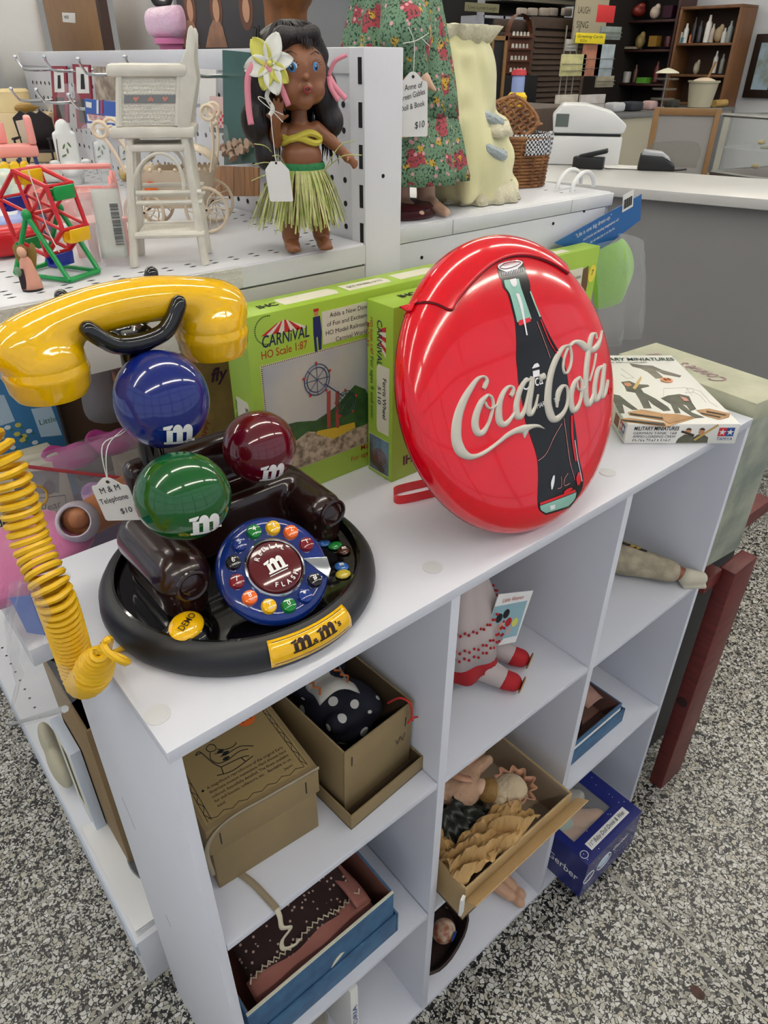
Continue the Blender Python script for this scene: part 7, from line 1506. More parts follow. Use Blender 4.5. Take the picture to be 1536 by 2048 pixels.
# -- bottom middle cube
bl3 = thing('bare_leg_doll', 'pale doll feet sticking out in the bottom middle cube', 'doll', (.56, .05, S3+.0004))
sdf([('c', (-.035, .075, .030), (-.012, -.020, .014), .017, .011), ('e', (-.006, -.038, .011), (.010, .014, .010)), ('c', (-.005, .08, .030), (.006, -.012, .014), .016, .010), ('e', (.008, -.030, .011), (.009, .013, .010)), ('e', (-.02, .12, .04), (.04, .05, .035))], .003, .005).build('legs', M('doll_skin_pale', '#c59a7c', .5), bl3, smooth=True, ang=180)
dkb = M('dark_basket', '#2c1711', .55, var=.3, vscale=60)
db = thing('dark_basket', 'small dark brown woven basket in the bottom middle cube', 'basket', (.385, .075, S3+.0004), R_(15))
for k in range(7): MB().tube([(*oval(.060+.003*k+.001*(1 if (j+k) % 2 else -1), .042+.0025*k, 2*PI*j/32), .003+.0055*k) for j in range(32)], .003, 5, closed=True).build('woven_row', dkb, db, smooth=True)
MB().prism([oval(.06, .042, 2*PI*j/24) for j in range(24)], 0, .003).build('basket_floor', dkb, db)
tag(sdf([('e', (0, 0, 0), (.022, .020, .020))], .003).build('painted_egg', M('egg_brown', '#8a4a2c', .4, var=.8, vscale=60, col2='#c9b7a0'), None, smooth=True, loc=(.400, .055, S3+.036)), 'brown patterned ornament with blue patch in the dark basket', 'ornament')
decal(bpy.data.objects['painted_egg'], 'blue_patch', [circ(0, 0, .009, 14, .011)], M('logo_blue'), (.006, -.0195, .004), (1, .3, 0), (0, 0, 1))
# -- right column
lt = thing('lying_cream_doll', 'lying doll in cream outfit with tan ankle and pale shoe, top right cube', 'doll', (.80, .15, S1+.0004), R_(0))
crs = M('cream_print_cloth', '#b3a78f', .85, var=.3, vscale=50, bump=.4, bscale=80)
sdf([('c', (-.05, .07, .045), (.03, -.05, .028), .042, .026), ('c', (.03, -.05, .028), (.064, -.112, .022), .027, .019), ('e', (-.06, .08, .05), (.05, .045, .045))], .004, .008).build('trouser', crs, lt, smooth=True, ang=180)
MB().tube(crv([(-.045, .045, .086), (.0, -.015, .070), (.045, -.075, .050)], 5), .0022, 5).build('seam_braid', M('black_braid', '#2a2622', .8), lt)
for q in ((.030, -.055, .0575), (.036, -.062, .055), (.022, -.040, .061)): MB().ell(q, (.006, .003, .002), 8, (0, 0, -1)).build('gold_trim', M('gold_trim', '#b59434', .4), lt, smooth=True)
sdf([('c', (.062, -.108, .024), (.078, -.132, .019), .013, .011)], .002).build('ankle', M('doll_skin_russet', '#8a4f36', .45), lt, smooth=True)
sdf([('c', (.080, -.136, .016), (.098, -.150, .013), .015, .012), ('b', (.090, -.143, .003), (.020, .014, .003), .002, (0, 0, R_(-40)))], .002, .004).build('shoe', M('pale_shoe', '#c3bda9', .6), lt, smooth=True)
sdf([('e', (-.042, .02, .13), (.012, .010, .012)), ('c', (-.05, .03, .125), (-.07, .08, .10), .008, .010)], .003).build('raised_hand', M('doll_skin_russet'), lt, smooth=True)
sb = open_box('small_blue_box', 'small open blue patterned box in the middle right cube', 'box', (.640, .030, S2+.0004), R_(0), .165, .12, .052, .0025, blx, M('rose_brown_inside', '#7d5a50', .8))
MB().box((-.002, -.004, 0), (.175, -.0008, .034)).build('lid_rim', blx, sb, bev=.0005); MB().box((.1715, -.004, 0), (.1745, .125, .034)).build('lid_rim', blx, sb, bev=.0005); MB().box((.0, -.0009, .035), (.162, -.0003, .042)).build('white_strip', paper, sb)
tag(sdf([('e', (0, 0, 0), (.045, .035, .022)), ('e', (.03, .01, .01), (.025, .025, .016))], .004).build('black_doll_skirt', M('black_satin', '#0c0b0c', .3), None, smooth=True, loc=(.70, .085, S2+.030)), 'black satin doll clothes inside the small blue box', 'doll clothes')
mb = MB()
for k in range(14): mb.tube(crv([(-.02+.003*k, -.02+.002*k, .0), (-.015+.003*k, -.01+.003*(k % 3), .004), (-.008+.003*k, .0, .0)], 3), .0009, 4)
o = mb.build('gold_tinsel', M('gold_tinsel', '#c5a23f', .25, metal=.8), None, loc=(.715, .080, S2+.058)); tag(o, 'gold tinsel trimming on the black doll clothes', 'tinsel'); o['kind'] = 'stuff'
tag(MB().grid(lambda u, v: (.05*u, .06*v, .012*math.sin(PI*u)), 8, 4).build('brown_card', M('rose_brown_card', '#9a7264', .6), None, smooth=True, solid=.001, loc=(.745, .062, S2+.052), rot=(R_(15), R_(8), 0)), 'rose brown curved card at the end of the small blue box', 'card')
# -- bottom right cube: baby doll box
gv = M('navy_gloss_card', '#141f6b', .3, coat=.3)
ga, gb = at(1158, 1745, 'z', .105), at(1275, 1635, 'z', .105)
gr = thing('baby_doll_box', 'navy blue baby doll box with clear window sticking out of the bottom right cube', 'box', (.652, -.055, S3+.0006), R_(0))
GL, GW, GH = .172, .20, .104
MB().box((0, 0, 0), (GL, GW, .004)).build('box_floor', gv, gr); MB().box((0, 0, .004), (GL, .003, GH)).build('front_wall', gv, gr); MB().box((0, GW-.003, .004), (GL, GW, GH)).build('back_wall', gv, gr); MB().box((0, .003, .004), (.003, GW-.003, GH)).build('end_wall', gv, gr); MB().box((GL-.003, .003, .004), (GL, GW-.003, GH)).build('end_wall', gv, gr)
for a, b in (((0, 0), (GL, .045)), ((0, GW-.02), (GL, GW)), ((0, .045), (.018, GW-.02)), ((GL-.040, .045), (GL, GW-.02))): MB().box((*a, GH), (*b, GH+.002)).build('window_frame', gv, gr)
MB().box((.004, .004, .004), (GL-.004, GW-.004, .0046)).build('rose_lining', M('rose_lining', '#6e3a40', .7), gr)
MB().box((.018, .045, GH+.0005), (GL-.040, GW-.02, GH+.001)).build('window_film', M('window_film', '#ffffff', .06, alpha=.10), gr)
mb = MB(); rn = random.Random(2)
for i in range(46):
    x, y = rn.uniform(.003, GL-.003), rn.uniform(.003, GW-.003)
    if not (.018 < x < GL-.040 and .045 < y < GW-.02) and not (.03 < x < GL-.03 and .012 < y < .034): mb.prism(circ(x, y, .0009, 6), .002, .0022, (0, 0, GH), TU, TW)
for i in range(40): mb.prism(circ(rn.uniform(.004, GL-.004), rn.uniform(.006, GH-.004), .0008, 6), 0, .0003, (0, 0, 0), FU, FW)
o = mb.build('printed_stars', wink, gr); o['kind'] = 'stuff'
decal(gr, 'name_strip', [rect(.030, .014, GL-.022, .030)], paper, (0, 0, GH+.002), TU, TW); txt(gr, '11" Baby Doll Drink & Wet', inkb, (.034, .0185, GH+.0025), TU, TW, .008, width=.108, shear=.3)
txt(gr, 'Gerber', wink, (-.0004, .082, .040), SU, SW, .018, width=.070, bold=.01)
decal(gr, 'emblem_oval', [circ(-.105, .072, .015, 20, .020)], wink, (0, 0, 0), SU, SW); decal(gr, 'emblem_inner', [circ(-.105, .072, .012, 20, .017)], M('pale_blue_print'), (0, 0, 0), SU, SW, lift=.0004)
MB().tube([(.012+.008*math.cos(t), .018+.007*math.sin(t), GH+.0025) for t in np.linspace(0, 2*PI, 24)[:-1]], .0006, 4, closed=True).build('emblem_ring', wink, gr)
for cx, r in ((.062, .022), (.014, .016)): MB().tube([(cx+r*math.cos(t), -.0005, .055+r*.8*math.sin(t)) for t in np.linspace(0, 2*PI, 24)[:-1]], .0008, 4, closed=True).build('emblem_ring', wink, gr)
decal(gr, 'emblem_oval', [circ(.062, .055, .016, 18, .013)], M('pale_blue_print'), FO, FU, FW)
txt(gr, 'Gerber', wink, (.088, -.0005, .060), FU, FW, .014, width=.05, bold=.01)
gbd = thing('baby_doll', 'baby doll in pale green outfit behind the window of the navy box', 'doll', (.655, -.062, S3+.0236))
sdf([('c', (.030, .075, .045), (.060, .045, .055), .022, .018), ('c', (.055, .105, .045), (.100, .060, .060), .024, .020), ('e', (.100, .058, .062), (.022, .020, .018)), ('e', (.060, .042, .057), (.018, .016, .016))], .004, .006).build('legs', M('vinyl_skin', '#b58a66', .45), gbd, smooth=True, ang=180)
sdf([('e', (.045, .12, .05), (.040, .045, .034))], .004).build('outfit', M('pale_green_cloth', '#8fa595', .85), gbd, smooth=True); sdf([('c', (.08, .15, .06), (.105, .11, .075), .018, .014), ('c', (.03, .16, .06), (.06, .15, .08), .015, .012)], .004).build('blanket', M('grey_felt', '#9a9790', .9), gbd, smooth=True)

# ================================================================ shop behind: counter, cases, book shelves
grey_p = M('grey_panel', '#8c8a89', .6, var=.03, vscale=4); ctop = M('pale_counter', '#c3c2bf', .35)
A_c, B_c = at(1210, 370, 'z', .95), at(1536, 397, 'z', .95); dv = (B_c-A_c).normalized(); nv = Vector((-dv.y, dv.x, 0)); nv = nv if nv.x > 0 else -nv
A_c = A_c-dv*.62; Lc = 2.6
ct = thing('sales_counter', 'grey panelled sales counter with pale laminate top', 'counter', (A_c.x, A_c.y, 0), math.atan2(dv.y, dv.x))
MB().box((0, -.02, .915), (Lc, .52, .95)).build('counter_top', ctop, ct, bev=.003)
MB().box((.02, .03, 0), (Lc-.02, .50, .915)).build('front_panel', grey_p, ct)
ct.scale = (1, 1 if Matrix.Rotation(math.atan2(dv.y, dv.x), 3, 'Z') @ Vector((0, 1, 0)) @ nv > 0 else -1, 1)
def place(px, py, z=.95): p = at(px, py, 'z', z); return (p.x, p.y, z+.0008)
wpl = M('white_abs', '#d4d5d4', .4); bpl = M('black_abs', '#111214', .4)
rzc = math.atan2(dv.y, dv.x)
rg_ = thing('receipt_printer', 'white cash register with sloped cover on the counter', 'cash register', place(1165, 325), rzc+R_(20))
MB().box((-.17, -.12, 0), (.15, .14, .115)).build('base_unit', wpl, rg_, bev=.008)
MB().prism([(-.15, .125), (.15, .125), (.16, .16), (.10, .205), (-.02, .235), (-.12, .235), (-.16, .19)], -.12, .12, (0, 0, 0), (1, 0, 0), (0, 0, 1)).build('cover', wpl, rg_, bev=.010)
MB().box((-.15, -.11, .114), (.14, .11, .126)).build('dark_gap', bpl, rg_); MB().box((-.145, -.1225, .15), (-.09, -.1195, .20)).build('display', M('lcd_grey', '#5c6460', .3), rg_)
sp_ = thing('stapler_stand', 'black stapler and tape stand on the counter beside the register', 'stapler', place(1178, 337), rzc+R_(10))
MB().box((-.07, -.03, 0), (.06, .03, .045)).build('stand', bpl, sp_, bev=.004); MB().box((-.05, -.02, .048), (.07, .02, .066), (0, R_(-14), 0)).build('stapler_arm', bpl, sp_, bev=.004)
tm_ = thing('card_terminal', 'black card terminal with silver top on the counter', 'card terminal', place(1310, 340), rzc+R_(15))
MB().prism([(-.075, 0), (.075, 0), (.075, .02), (.02, .055), (-.07, .060)], -.045, .045, (0, 0, 0), (1, 0, 0), (0, 0, 1)).build('body', bpl, tm_, bev=.004); MB().prism([(-.066, .058), (.02, .054), (.055, .036), (.05, .048), (.015, .070), (-.06, .076)], -.04, .04, (0, 0, 0), (1, 0, 0), (0, 0, 1)).build('silver_lid', M('silver_abs', '#a9acb0', .3), tm_, bev=.003)
tag(MB().tube([place(1335, 340), place(1352, 341), place(1372, 339)], .004, 6).build('terminal_cable', bpl, None), 'black cable lying behind the card terminal', 'cable')
for k in range(3): tag(MB().box((-.09, -.06, 0), (.09, .06, .001)).build('paper_sheet', paper, None, loc=Vector(place(1240+6*k, 334+k))+Vector((0, 0, .0012*k)), rot=(0, 0, rzc+.15*k)), ('lowest', 'middle', 'topmost')[k]+' loose white paper sheet between register and card terminal', 'paper', 'papers on the counter')
p = at(1345, 338, 'z', .952); tag(MB().prism(crv([(-.11, 0), (-.105, .07), (-.07, .095), (.10, .095), (.11, 0)], 4), -.002, .002, (0, 0, 0), (1, 0, 0), (0, 0, 1)).build('acrylic_screen', M('smoky_acrylic', '#8d8a80', .1, alpha=.4), None, loc=p+Vector((.06, .05, 0)), rot=(0, 0, rzc+R_(15))), 'smoky rounded acrylic screen behind the card terminal', 'screen')

def bg(name, label, cat, ax, v, r, dep, mat, group=None, bev=.003):
    """box measured on the plane ax=v by the photo rectangle r"""
    a, b = at(r[0], r[1], ax, v), at(r[2], r[3], ax, v); z0, z1 = sorted((a.z, b.z))
    if ax == 'y': x0, x1 = sorted((a.x, b.x)); t = thing(name, label, cat, (x0, v, z0), group=group); s_ = (x1-x0, dep, z1-z0)
    else: y0, y1 = sorted((a.y, b.y)); t = thing(name, label, cat, (v, y0, z0), group=group); s_ = (dep, y1-y0, z1-z0)
    MB().box((0, 0, 0), s_).build('body', mat, t, bev=bev); return t, s_
alu = M('aluminium', '#8f8f8d', .4, metal=.7); beige = M('beige_panel', '#b3ad98', .6)
# long display case
dcx = thing('display_case', 'long display counter with beige panels and aluminium edges', 'display case', (5.52, 3.40, 0))
for k in range(2): MB().box((.0+.98*k, .01, 0), (.97+.98*k, .02, .95)).build('beige_panel', beige, dcx)
for x in (0, .97, 1.95): MB().box((x-.012, -.004, 0), (x+.012, .02, .95)).build('post', alu, dcx, bev=.002)
MB().box((-.012, -.004, .95), (1.96, .45, .985)).build('top_rail', alu, dcx, bev=.003)
MB().box((.0, .03, 0), (1.95, .45, .94)).build('case_body', beige, dcx)
bcab = M('brown_cabinet', '#4c3a2c', .5, var=.2, vscale=8)
tb = thing('brown_cabinet', 'brown panelled cabinet left of the beige display case', 'cabinet', (5.02, 3.42, 0)); MB().box((0, 0, 0), (.44, .6, .93)).build('carcass', bcab, tb, bev=.004); MB().box((.05, -.012, .1), (.40, 0, .85)).build('door', bcab, tb, bev=.006); MB().box((-.02, -.02, .93), (.46, .62, .955)).build('cabinet_top', M('dark_top', '#2a2624', .3), tb, bev=.003)
# leaning framed panel and glass vitrine
wfr = M('pine_frame', '#8f6b42', .6); fp = thing('leaning_board', 'wood framed grey panel leaning in front of the display case', 'panel', (4.62, 2.28, .0), R_(-55))
MB().box((-.20, 0, 0), (.20, .02, 1.10)).build('panel', M('grey_board', '#9d9a96', .7), fp)
for a, b in (((-.20, 0), (-.165, 1.10)), ((.165, 0), (.20, 1.10)), ((-.165, 1.06), (.165, 1.10))): MB().box((a[0], -.012, a[1]), (b[0], .0, b[1])).build('frame_rail', wfr, fp, bev=.002)
vt = thing('glass_vitrine', 'glass jewellery case with aluminium edges at the right frame edge', 'display case', (3.72, 1.12, 0), R_(-10))
MB().box((0, 0, 0), (.5, .52, .86)).build('plinth', bcab, vt, bev=.004)
for x in (0, .5):
    for y in (0, .52): MB().box((x-.008, y-.008, .86), (x+.008, y+.008, 1.12)).build('corner_post', alu, vt)
for z in (.862, 1.12): MB().tube([(0, 0, z), (.5, 0, z), (.5, .52, z), (0, .52, z)], .008, 4, closed=True).build('edge_frame', alu, vt)
gl = M('case_glass', '#dfe8e6', .04, alpha=.13)
MB().box((0, -.001, .87), (.5, .001, 1.11)).build('glass_pane', gl, vt); MB().box((-.001, 0, .87), (.001, .52, 1.11)).build('glass_pane', gl, vt); MB().box((0, 0, 1.122), (.5, .52, 1.126)).build('glass_top', gl, vt); MB().box((.02, .02, .975), (.48, .50, .98)).build('glass_shelf', gl, vt)
rn = random.Random(9); jm = [M('jewel_white', '#c9c7bd', .3), M('jewel_dark', '#1b1a1d', .3), M('jewel_gold', '#a8904a', .3, metal=.6), M('jewel_green', '#7d866f', .4)]
for k in range(22):
    x, y = rn.uniform(.05, .45), rn.uniform(.05, .47); z = .868 if k < 14 else .982; r = rn.uniform(.018, .032)
    tag((MB().ring((0, 0, .006), r, .006, (0, 0, 1), 16, 6) if k % 2 else MB().ell((0, 0, r*.5), (r, r*.8, r*.5), 12)).build('trinket', jm[k % 4], None, smooth=True, loc=Vector((3.72, 1.12, z))+Matrix.Rotation(R_(-10), 3, 'Z') @ Vector((x, y, 0))), ('white', 'black', 'gold', 'grey green')[k % 4]+(' ring' if k % 2 else ' domed')+' trinket lying in the glass jewellery case', 'trinket', 'jewellery in the glass case')
# bookcases
def bookcase(label, x, y0, y1, z1, shelves, mat, back):
    t = thing('bookcase', label, 'bookcase', (x, y0, 0)); w2 = y1-y0
    for y in (0, w2-.025): MB().box((0, y, 0), (.30, y+.025, z1)).build('side_panel', mat, t, bev=.002)
    MB().box((.285, .025, 0), (.30, w2-.025, z1)).build('back_panel', back, t); MB().box((0, 0, z1), (.30, w2, z1+.025)).build('top_panel', mat, t, bev=.002)
    for z in shelves: MB().box((.004, .026, z-.02), (.284, w2-.026, z)).build('shelf', mat, t, bev=.001)
    return t
zz = lambda px, py: at(px, py, 'x', 7.50).z
wal = M('walnut', '#77502f', .5, var=.25, vscale=6, stretch=(1, 1, .2)); mah = M('mahogany', '#3f2019', .45, var=.25, vscale=6); wbk = M('walnut_back', '#402a1b', .6); mbk = M('mahogany_back', '#190b0b', .6)
yr0, yr1 = at(1475, 60, 'x', 7.50).y, at(1353, 60, 'x', 7.50).y; yl1 = at(1243, 60, 'x', 7.50).y
bookcase('brown walnut bookcase with lotion bottles', 7.50, yr0, yr1, zz(1400, 18), [zz(1400, 86), zz(1385, 149), 1.0, .6, .2], wal, wbk)
bookcase('dark mahogany bookcase with ornaments', 7.50, yr1+.01, yl1, zz(1300, -40), [zz(1300, 40), zz(1290, 99), zz(1280, 167), .9, .5], mah, mbk)
def bottle(px, py, h_, r, col, kind, lab, ct_='bottle', x=7.58):
    p = at(px, py, 'x', x); m_ = M('bg_'+col[1:], col, .35)
    if kind == 0: mb = MB().lathe([(0, 0), (r, 0), (r, h_*.7), (r*.5, h_*.8), (r*.4, h_), (0, h_)], 14)
    elif kind == 1: mb = MB().lathe([(0, 0), (r, 0), (r*1.05, h_*.9), (r*.9, h_), (0, h_)], 14)
    elif kind == 2: mb = sdf([('e', (0, 0, h_*.45), (r, r, h_*.45)), ('e', (-r*.3, -r*.6, h_*.8), (r*.55, r*.55, h_*.25))], r*.12, r*.3)
    else: mb = MB().box((-r, -r, 0), (r, r, h_))
    nm = {0: 'bottle', 1: 'jar', 2: 'ornament', 3: 'small_box'}[kind]
    tag(mb.build(nm, m_, None, smooth=kind < 3), lab, ct_).location = p
SH = [(1358, 86, .09, .03, '#c8c8c4', 1, 'white jar at left end of bottle shelf'), (1368, 86, .16, .025, '#d2d2cf', 0, 'tall white bottle behind the blue jar'), (1366, 86.5, .05, .028, '#5f93a6', 1, 'blue jar beside orange bottle'), (1381, 86, .09, .022, '#cf7848', 0, 'orange bottle on the bottle shelf'), (1384, 84, .20, .022, '#1a1a1c', 0, 'black bottle on the bottle shelf'), (1396, 84, .17, .024, '#2c2c30', 0, 'shorter black bottle left of the pump bottle'),
      (1411, 85, .22, .028, '#d6d5d0', 0, 'white pump bottle on the bottle shelf'), (1421, 85, .15, .022, '#b6a99f', 0, 'taupe tube bottle right of the pump bottle'), (1434, 85, .14, .04, '#a89474', 2, 'tan figurine near the right end of bottle shelf'), (1445, 86, .12, .022, '#cfcfca', 0, 'white bottle next to the tan figurine'), (1455, 85, .17, .024, '#8e9694', 0, 'grey bottle at right end of bottle shelf'),
      (1344, 148, .22, .018, '#d0a824', 3, 'tall yellow box on second shelf of walnut bookcase'), (1390, 149, .12, .03, '#9a9684', 2, 'grey ornament on second shelf of walnut bookcase'), (1426, 146, .18, .022, '#c6c8c4', 0, 'white bottle on second shelf of walnut bookcase'), (1440, 147, .16, .02, '#7d8078', 0, 'grey bottle on second shelf of walnut bookcase'),
      (1308, 38, .12, .05, '#c3b3a4', 2, 'cream dog ornament on top shelf of mahogany bookcase', ), (1275, 34, .11, .07, '#7e2a22', 2, 'dark red flower ornament on top shelf of mahogany bookcase'), (1338, 36, .10, .05, '#3a1a2a', 3, 'plum box on top shelf of mahogany bookcase'),
      (1278, 97, .14, .05, '#8a7a4a', 2, 'gold ornament on middle shelf of mahogany bookcase'), (1308, 93, .09, .045, '#8c6a2c', 3, 'small gold picture box on middle shelf of mahogany bookcase'), (1262, 98, .02, .08, '#a9a08c', 3, 'flat cream tray on middle shelf of mahogany bookcase'), (1335, 94, .09, .04, '#4a1a20', 1, 'dark red glass jar on middle shelf of mahogany bookcase'),
      (1252, 165, .10, .04, '#b4b2ae', 1, 'white jar on third shelf of mahogany bookcase'), (1268, 165, .16, .022, '#5c3a30', 0, 'brown bottle on third shelf of mahogany bookcase'), (1288, 166, .05, .06, '#5fa23c', 3, 'green box on third shelf of mahogany bookcase'), (1310, 164, .18, .03, '#5a1c1e', 0, 'dark red bottle on third shelf of mahogany bookcase')]
for s in SH: bottle(*s[:7], ct_='ornament' if s[5] == 2 else 'box' if s[5] == 3 else 'jar' if s[5] == 1 else 'bottle')
for k, (px, py, r, col, lab) in enumerate(((1228, 222, .06, '#b9bcc0', 'white folded cloth on display case'), (1262, 216, .07, '#2c3038', 'dark folded cloth on display case'), (1300, 208, .05, '#b79a98', 'pink box on display case'), (1345, 205, .05, '#3a3830', 'dark trinket tray on display case'))):
    p = at(px, py, 'y', 3.6); tag(sdf([('b', (0, 0, .035), (r*1.3, r, .035), .02)], .012).build('folded_item', M('bgf_'+col[1:], col, .7), None, smooth=True, loc=(min(max(p.x, 5.62), 7.0), 3.6, .9858)), lab, 'merchandise')
# tiered clear stand, bucket, rolled papers, picture
ts_ = thing('tiered_stand', 'clear tiered trinket stand on the display case', 'stand', (6.42, 3.55, .9858))
for k in range(4): MB().lathe([(0, 0), (.10, 0), (.104, .012), (.10, .015), (0, .006)], 24, (0, 0, .075*k)).build('tier', M('smoky_acrylic'), ts_, smooth=True)
MB().cyl((0, 0, 0), (0, 0, .28), .008, n=10).build('stem', alu, ts_); MB().lathe([(0, .315), (.04, .305), (.09, .285), (.10, .275)], 24).build('roof', M('cream_card'), ts_, smooth=True)
bk_ = thing('white_bucket', 'cream bucket of bric-a-brac at the end of the display case', 'bucket', (7.02, 3.52, .9858)); MB().lathe([(0, .004), (.10, .004), (.13, .20), (.14, .20), (.14, .215), (.125, .215), (.095, .012), (0, .012)], 28).build('pail', M('cream_pail', '#b8b29a', .5), bk_, smooth=True); MB().ell((0, 0, .19), (.115, .115, .05), 14).build('contents', M('cream_strip'), bk_, smooth=True); MB().tube([(.03, 0, .2), (.09, -.02, .36)], .012, 6).build('stick', wfr, bk_)
tag(MB().cyl((0, 0, 0), (.22, 0, 0), .03, n=14).build('paper_roll', M('tan_paper'), None, smooth=True, loc=(7.17, 3.46, 1.0165)), 'rolled tan paper beside the cream bucket', 'paper roll')
pf = thing('framed_picture', 'dark framed landscape picture at the right frame edge', 'picture', (7.80, 2.15, 1.05)); yA, yB = at(1506, 100, 'x', 7.80).y, at(1570, 100, 'x', 7.80).y
pf.location.y = yB
MB().box((0, 0, 0), (.035, yA-yB, .52)).build('frame', M('dark_frame', '#231711', .4), pf, bev=.006); MB().box((-.003, .07, .07), (.0, yA-yB-.07, .45)).build('canvas', M('landscape_print', '#7f8b7f', .5, var=.8, vscale=8, col2='#9db4c4'), pf)
# louvred doors
brn = M('brown_louvre', '#4b3a2e', .55, var=.15, vscale=12)
def louvre(label, r, y):
    a, b = at(r[0], r[1], 'y', y), at(r[2], r[3], 'y', y); w2, z1 = b.x-a.x, a.z
    t = thing('louvred_door', label, 'door', (a.x, y, 0), 0, 'brown louvred doors')
    for x in (0, w2-.05): MB().box((x, 0, 0), (x+.05, .03, z1)).build('stile', brn, t, bev=.003)
    for z in (0, .80, z1-.08): MB().box((.05, 0, z), (w2-.05, .03, z+.08)).build('rail', brn, t, bev=.003)
    n = int((z1-.96)/.042)
    for k in range(n): MB().box((.052, .006, .895+.042*k), (w2-.052, .012, .895+.042*k+.042), (R_(-28), 0, 0)).build('slat', brn, t)
    MB().box((.05, .026, .1), (w2-.05, .029, z1-.08)).build('door_back', M('door_dark', '#1d1612', .8), t)
louvre('brown louvred door leaf behind the thimble rack', (992, 38, 1062, 230), 4.5); louvre('brown louvred door leaf behind the greeting card rack', (1066, 33, 1158, 230), 4.42)
t, s_ = bg('black_cabinet', 'black cabinet below the small thimble rack', 'cabinet', 'y', 4.25, (982, 152, 1058, 330), .2, M('black_card'))
t, s_ = bg('thimble_rack', 'small brown wooden thimble rack with arched top', 'rack', 'y', 4.36, (1019, 66, 1057, 152), .05, M('rack_wood', '#5f3219', .5))
MB().lathe([(s_[0]/2, 0), (s_[0]/2, .05)], 20, (s_[0]/2, .05, s_[2]-.01), (0, -1, 0), a0=0, a1=2*PI).build('arched_top', M('rack_wood'), t, smooth=True)
for k in range(4):
    z = .02+.085*k; MB().box((.0, -.04, z), (s_[0], 0, z+.012)).build('ledge', M('rack_wood'), t)
    for j in range(5): MB().lathe([(0, 0), (.013, 0), (.010, .028), (0, .032)], 10, (.03+.045*j, -.022, z+.012)).build('thimble', M('jewel_white'), t, smooth=True)
wcb = M('white_cubby', '#a9aab2', .6); t, s_ = bg('white_cubby_shelf', 'white cubby shelf behind the lace collar', 'shelf', 'y', 4.9, (925, 32, 1018, 330), .02, wcb); MB().box((0, -.2, -t.location.z), (s_[0], 0, -.001)).build('cubby_base', wcb, t)
for k in range(4): MB().box((s_[0]*k/3-.012, -.25, 0), (s_[0]*k/3+.012, 0, s_[2])).build('divider', wcb, t)
for z in (s_[2]-.02, s_[2]-.42): MB().box((0, -.25, z), (s_[0], 0, z+.02)).build('cubby_shelf', wcb, t)
t, s_ = bg('painted_sign', 'olive painted sign board lettered Live Love Laugh on the cubby', 'sign', 'y', 4.72, (933, 4, 998, 26), .02, M('olive_board', '#7d7a5c', .7)); txt(t, 'Live Love Laugh', M('dark_olive_ink', '#3f3d2a', .8), (s_[0]*.06, -.0006, s_[2]*.3), FU, FW, s_[2]*.4, width=s_[0]*.86)
t, s_ = bg('pine_frame', 'pine framed black window panel in front of the louvred door', 'frame', 'y', 4.2, (957, 70, 993, 330), .03, M('black_card'))
for a, b in (((0, 0), (.03, s_[2])), ((s_[0]-.03, 0), (s_[0], s_[2])), ((0, s_[2]-.03), (s_[0], s_[2])), ((s_[0]*.45, 0), (s_[0]*.52, s_[2]))): MB().box((a[0], -.012, a[1]), (b[0], 0, b[1])).build('frame_rail', wfr, t)
t, s_ = bg('black_clothing_rack', 'rack of black clothes against the back', 'clothes rack', 'y', 5.6, (880, -30, 935, 330), .3, M('black_cloth', '#131214', .9))
t, s_ = bg('grey_mantel', 'grey moulded mantel shelf above the louvred doors', 'shelf', 'y', 5.2, (1010, -12, 1168, 12), .25, M('mantel_grey', '#8d8878', .6)); MB().box((-.05, -.05, s_[2]), (s_[0]+.05, .3, s_[2]+.04)).build('cornice', M('mantel_grey'), t, bev=.006); MB().box((0, .24, -t.location.z), (s_[0], .25, 0)).build('mantel_back', M('door_dark'), t)
zc_ = at(1080, 33, 'y', 5.05).z-t.location.z; MB().box((-.05, -.22, zc_-.09), (s_[0]+.05, .24, zc_-.0)).build('cup_shelf', M('door_dark'), t)
for k, px in enumerate((1040, 1062, 1085, 1102, 1130)): bg('china_cup', '%s pale flowered china cup from the left above the louvred doors' % ('first', 'second', 'third', 'fourth', 'fifth')[k], 'cup', 'y', 5.05, (px, 15, px+14, 32.5), .05, M('pale_china', '#b3a79c', .3), 'china above the doors', .012)
t, s_ = bg('black_partition', 'dark partition behind the card rack', 'partition', 'y', 4.75, (1160, -20, 1250, 330), .05, M('door_dark'))
t, s_ = bg('word_sign', 'cream wooden sign lettered Love Laugh behind the card rack', 'sign', 'y', 4.3, (1158, -25, 1208, 80), .02, M('cream_board', '#b3aa8f', .7))
for k, s in enumerate(('LOVE', 'LAUGH', 'SING', 'DANCE')): txt(t, s, M('dark_olive_ink'), (.03, -.0006, s_[2]*.80-.105*k), FU, FW, .05, width=.17)
# greeting card rack
cr_ = thing('card_rack', 'wire greeting card rack with yellow sign on the brown cabinet', 'card rack', (5.30, 3.70, .956))
wr = M('rack_wire', '#8d8a7e', .4, metal=.6)
for x in (-.08, 0, .08): MB().cyl((x, .06, 0), (x, .06, .62), .006, n=8).build('upright', wr, cr_)
MB().cyl((0, .06, 0), (0, .06, .012), .15, n=24).build('foot', bpl, cr_)
yc = bg('rack_sign', 'yellow handwritten greeting cards sign clipped on the card rack', 'sign', 'y', 3.60, (1153, 65, 1209, 88), .004, M('sign_yellow', '#e3cf1c', .6)); txt(yc[0], 'Greeting Cards', inkb, (.02, -.0006, yc[1][2]*.55), FU, FW, yc[1][2]*.28, width=yc[1][0]*.85, shear=.2); txt(yc[0], '$1.25 ea', inkb, (.06, -.0006, yc[1][2]*.15), FU, FW, yc[1][2]*.25)
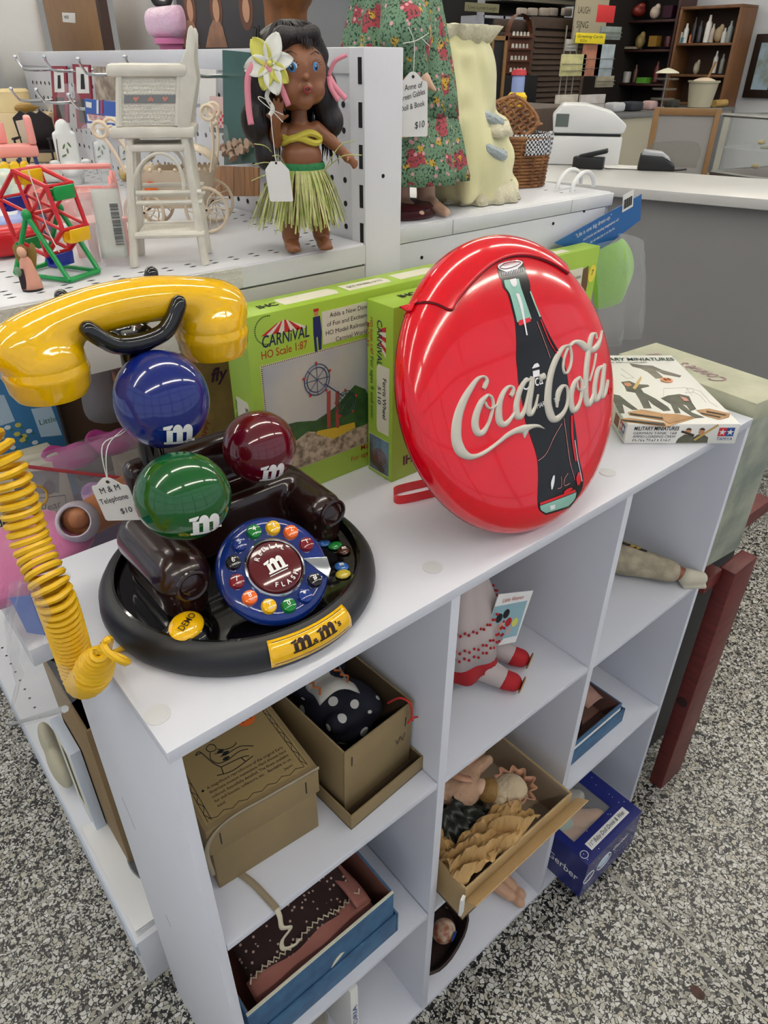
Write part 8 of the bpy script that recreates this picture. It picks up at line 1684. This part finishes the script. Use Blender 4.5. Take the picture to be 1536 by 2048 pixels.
bg('red_notice', 'plain red card standing on top of the card rack', 'card', 'y', 3.62, (1197, 9, 1227, 46), .004, M('notice_red', '#c92a2c', .6))
CD = [((1127, 108, 1168, 152), '#c9c58e', 'cream envelope pack in the upper left pocket of the card rack'), ((1171, 88, 1196, 152), '#b7795f', 'orange and pink card pack in the upper middle pocket'), ((1196, 88, 1222, 152), '#a9b6bd', 'blue flowered card pack in the upper right pocket'), ((1115, 190, 1152, 228), '#c9c2b4', 'white card pack with tan bird in the lower left pocket'), ((1163, 190, 1206, 228), '#c4bfbd', 'white card pack with dark sprig in the lower right pocket'), ((1196, 152, 1226, 174), '#98907a', 'sepia picture card in the middle right pocket'), ((1205, 52, 1240, 80), '#8b9690', 'grey landscape card in the top right pocket'), ((1136, 78, 1152, 102), '#b9b7b0', 'small white bottle card left of the yellow sign')]
for k, (r, c, lb) in enumerate(CD):
    t, s_ = bg('card_pack', lb, 'greeting cards', 'y', 3.63, r, .02, M('cardp_'+c[1:], c, .5, var=.25, vscale=14), 'cards in the card rack', .001)
    for z in (s_[2]*.25, s_[2]*.55): MB().tube([(-.008, -.006, z), (s_[0]+.008, -.006, z)], .0025, 5).build('pocket_wire', wr, t)
# toys on the floor rack behind the basket
t = thing('toddler_toy', 'small yellow and red toy figure seen above the basket', 'toy', place(1032, 216, 1.0)); t.location = at(1032, 214, 'y', 2.6); MB().lathe([(0, 0), (.05, 0), (.055, .05), (.04, .07), (0, .07)], 16).build('base', ysc, t, smooth=True); MB().lathe([(0, .07), (.035, .07), (.035, .14), (.03, .15), (0, .15)], 16).build('tower', M('periwinkle'), t, smooth=True); MB().lathe([(0, .15), (.042, .15), (.036, .175), (0, .18)], 16).build('cap', M('logo_red'), t, smooth=True)
tag(MB().box((-.5, -.25, 0), (.5, .25, .3)).build('display_table', bcab, None, bev=.004, loc=(t.location.x, t.location.y+.1, t.location.z-.302)), 'dark table top holding the small yellow toy', 'table')
bt2 = bpy.data.objects['display_table']; MB().box((-.45, -.2, -(t.location.z-.302)), (.45, .2, 0)).build('table_base', bcab, bt2)
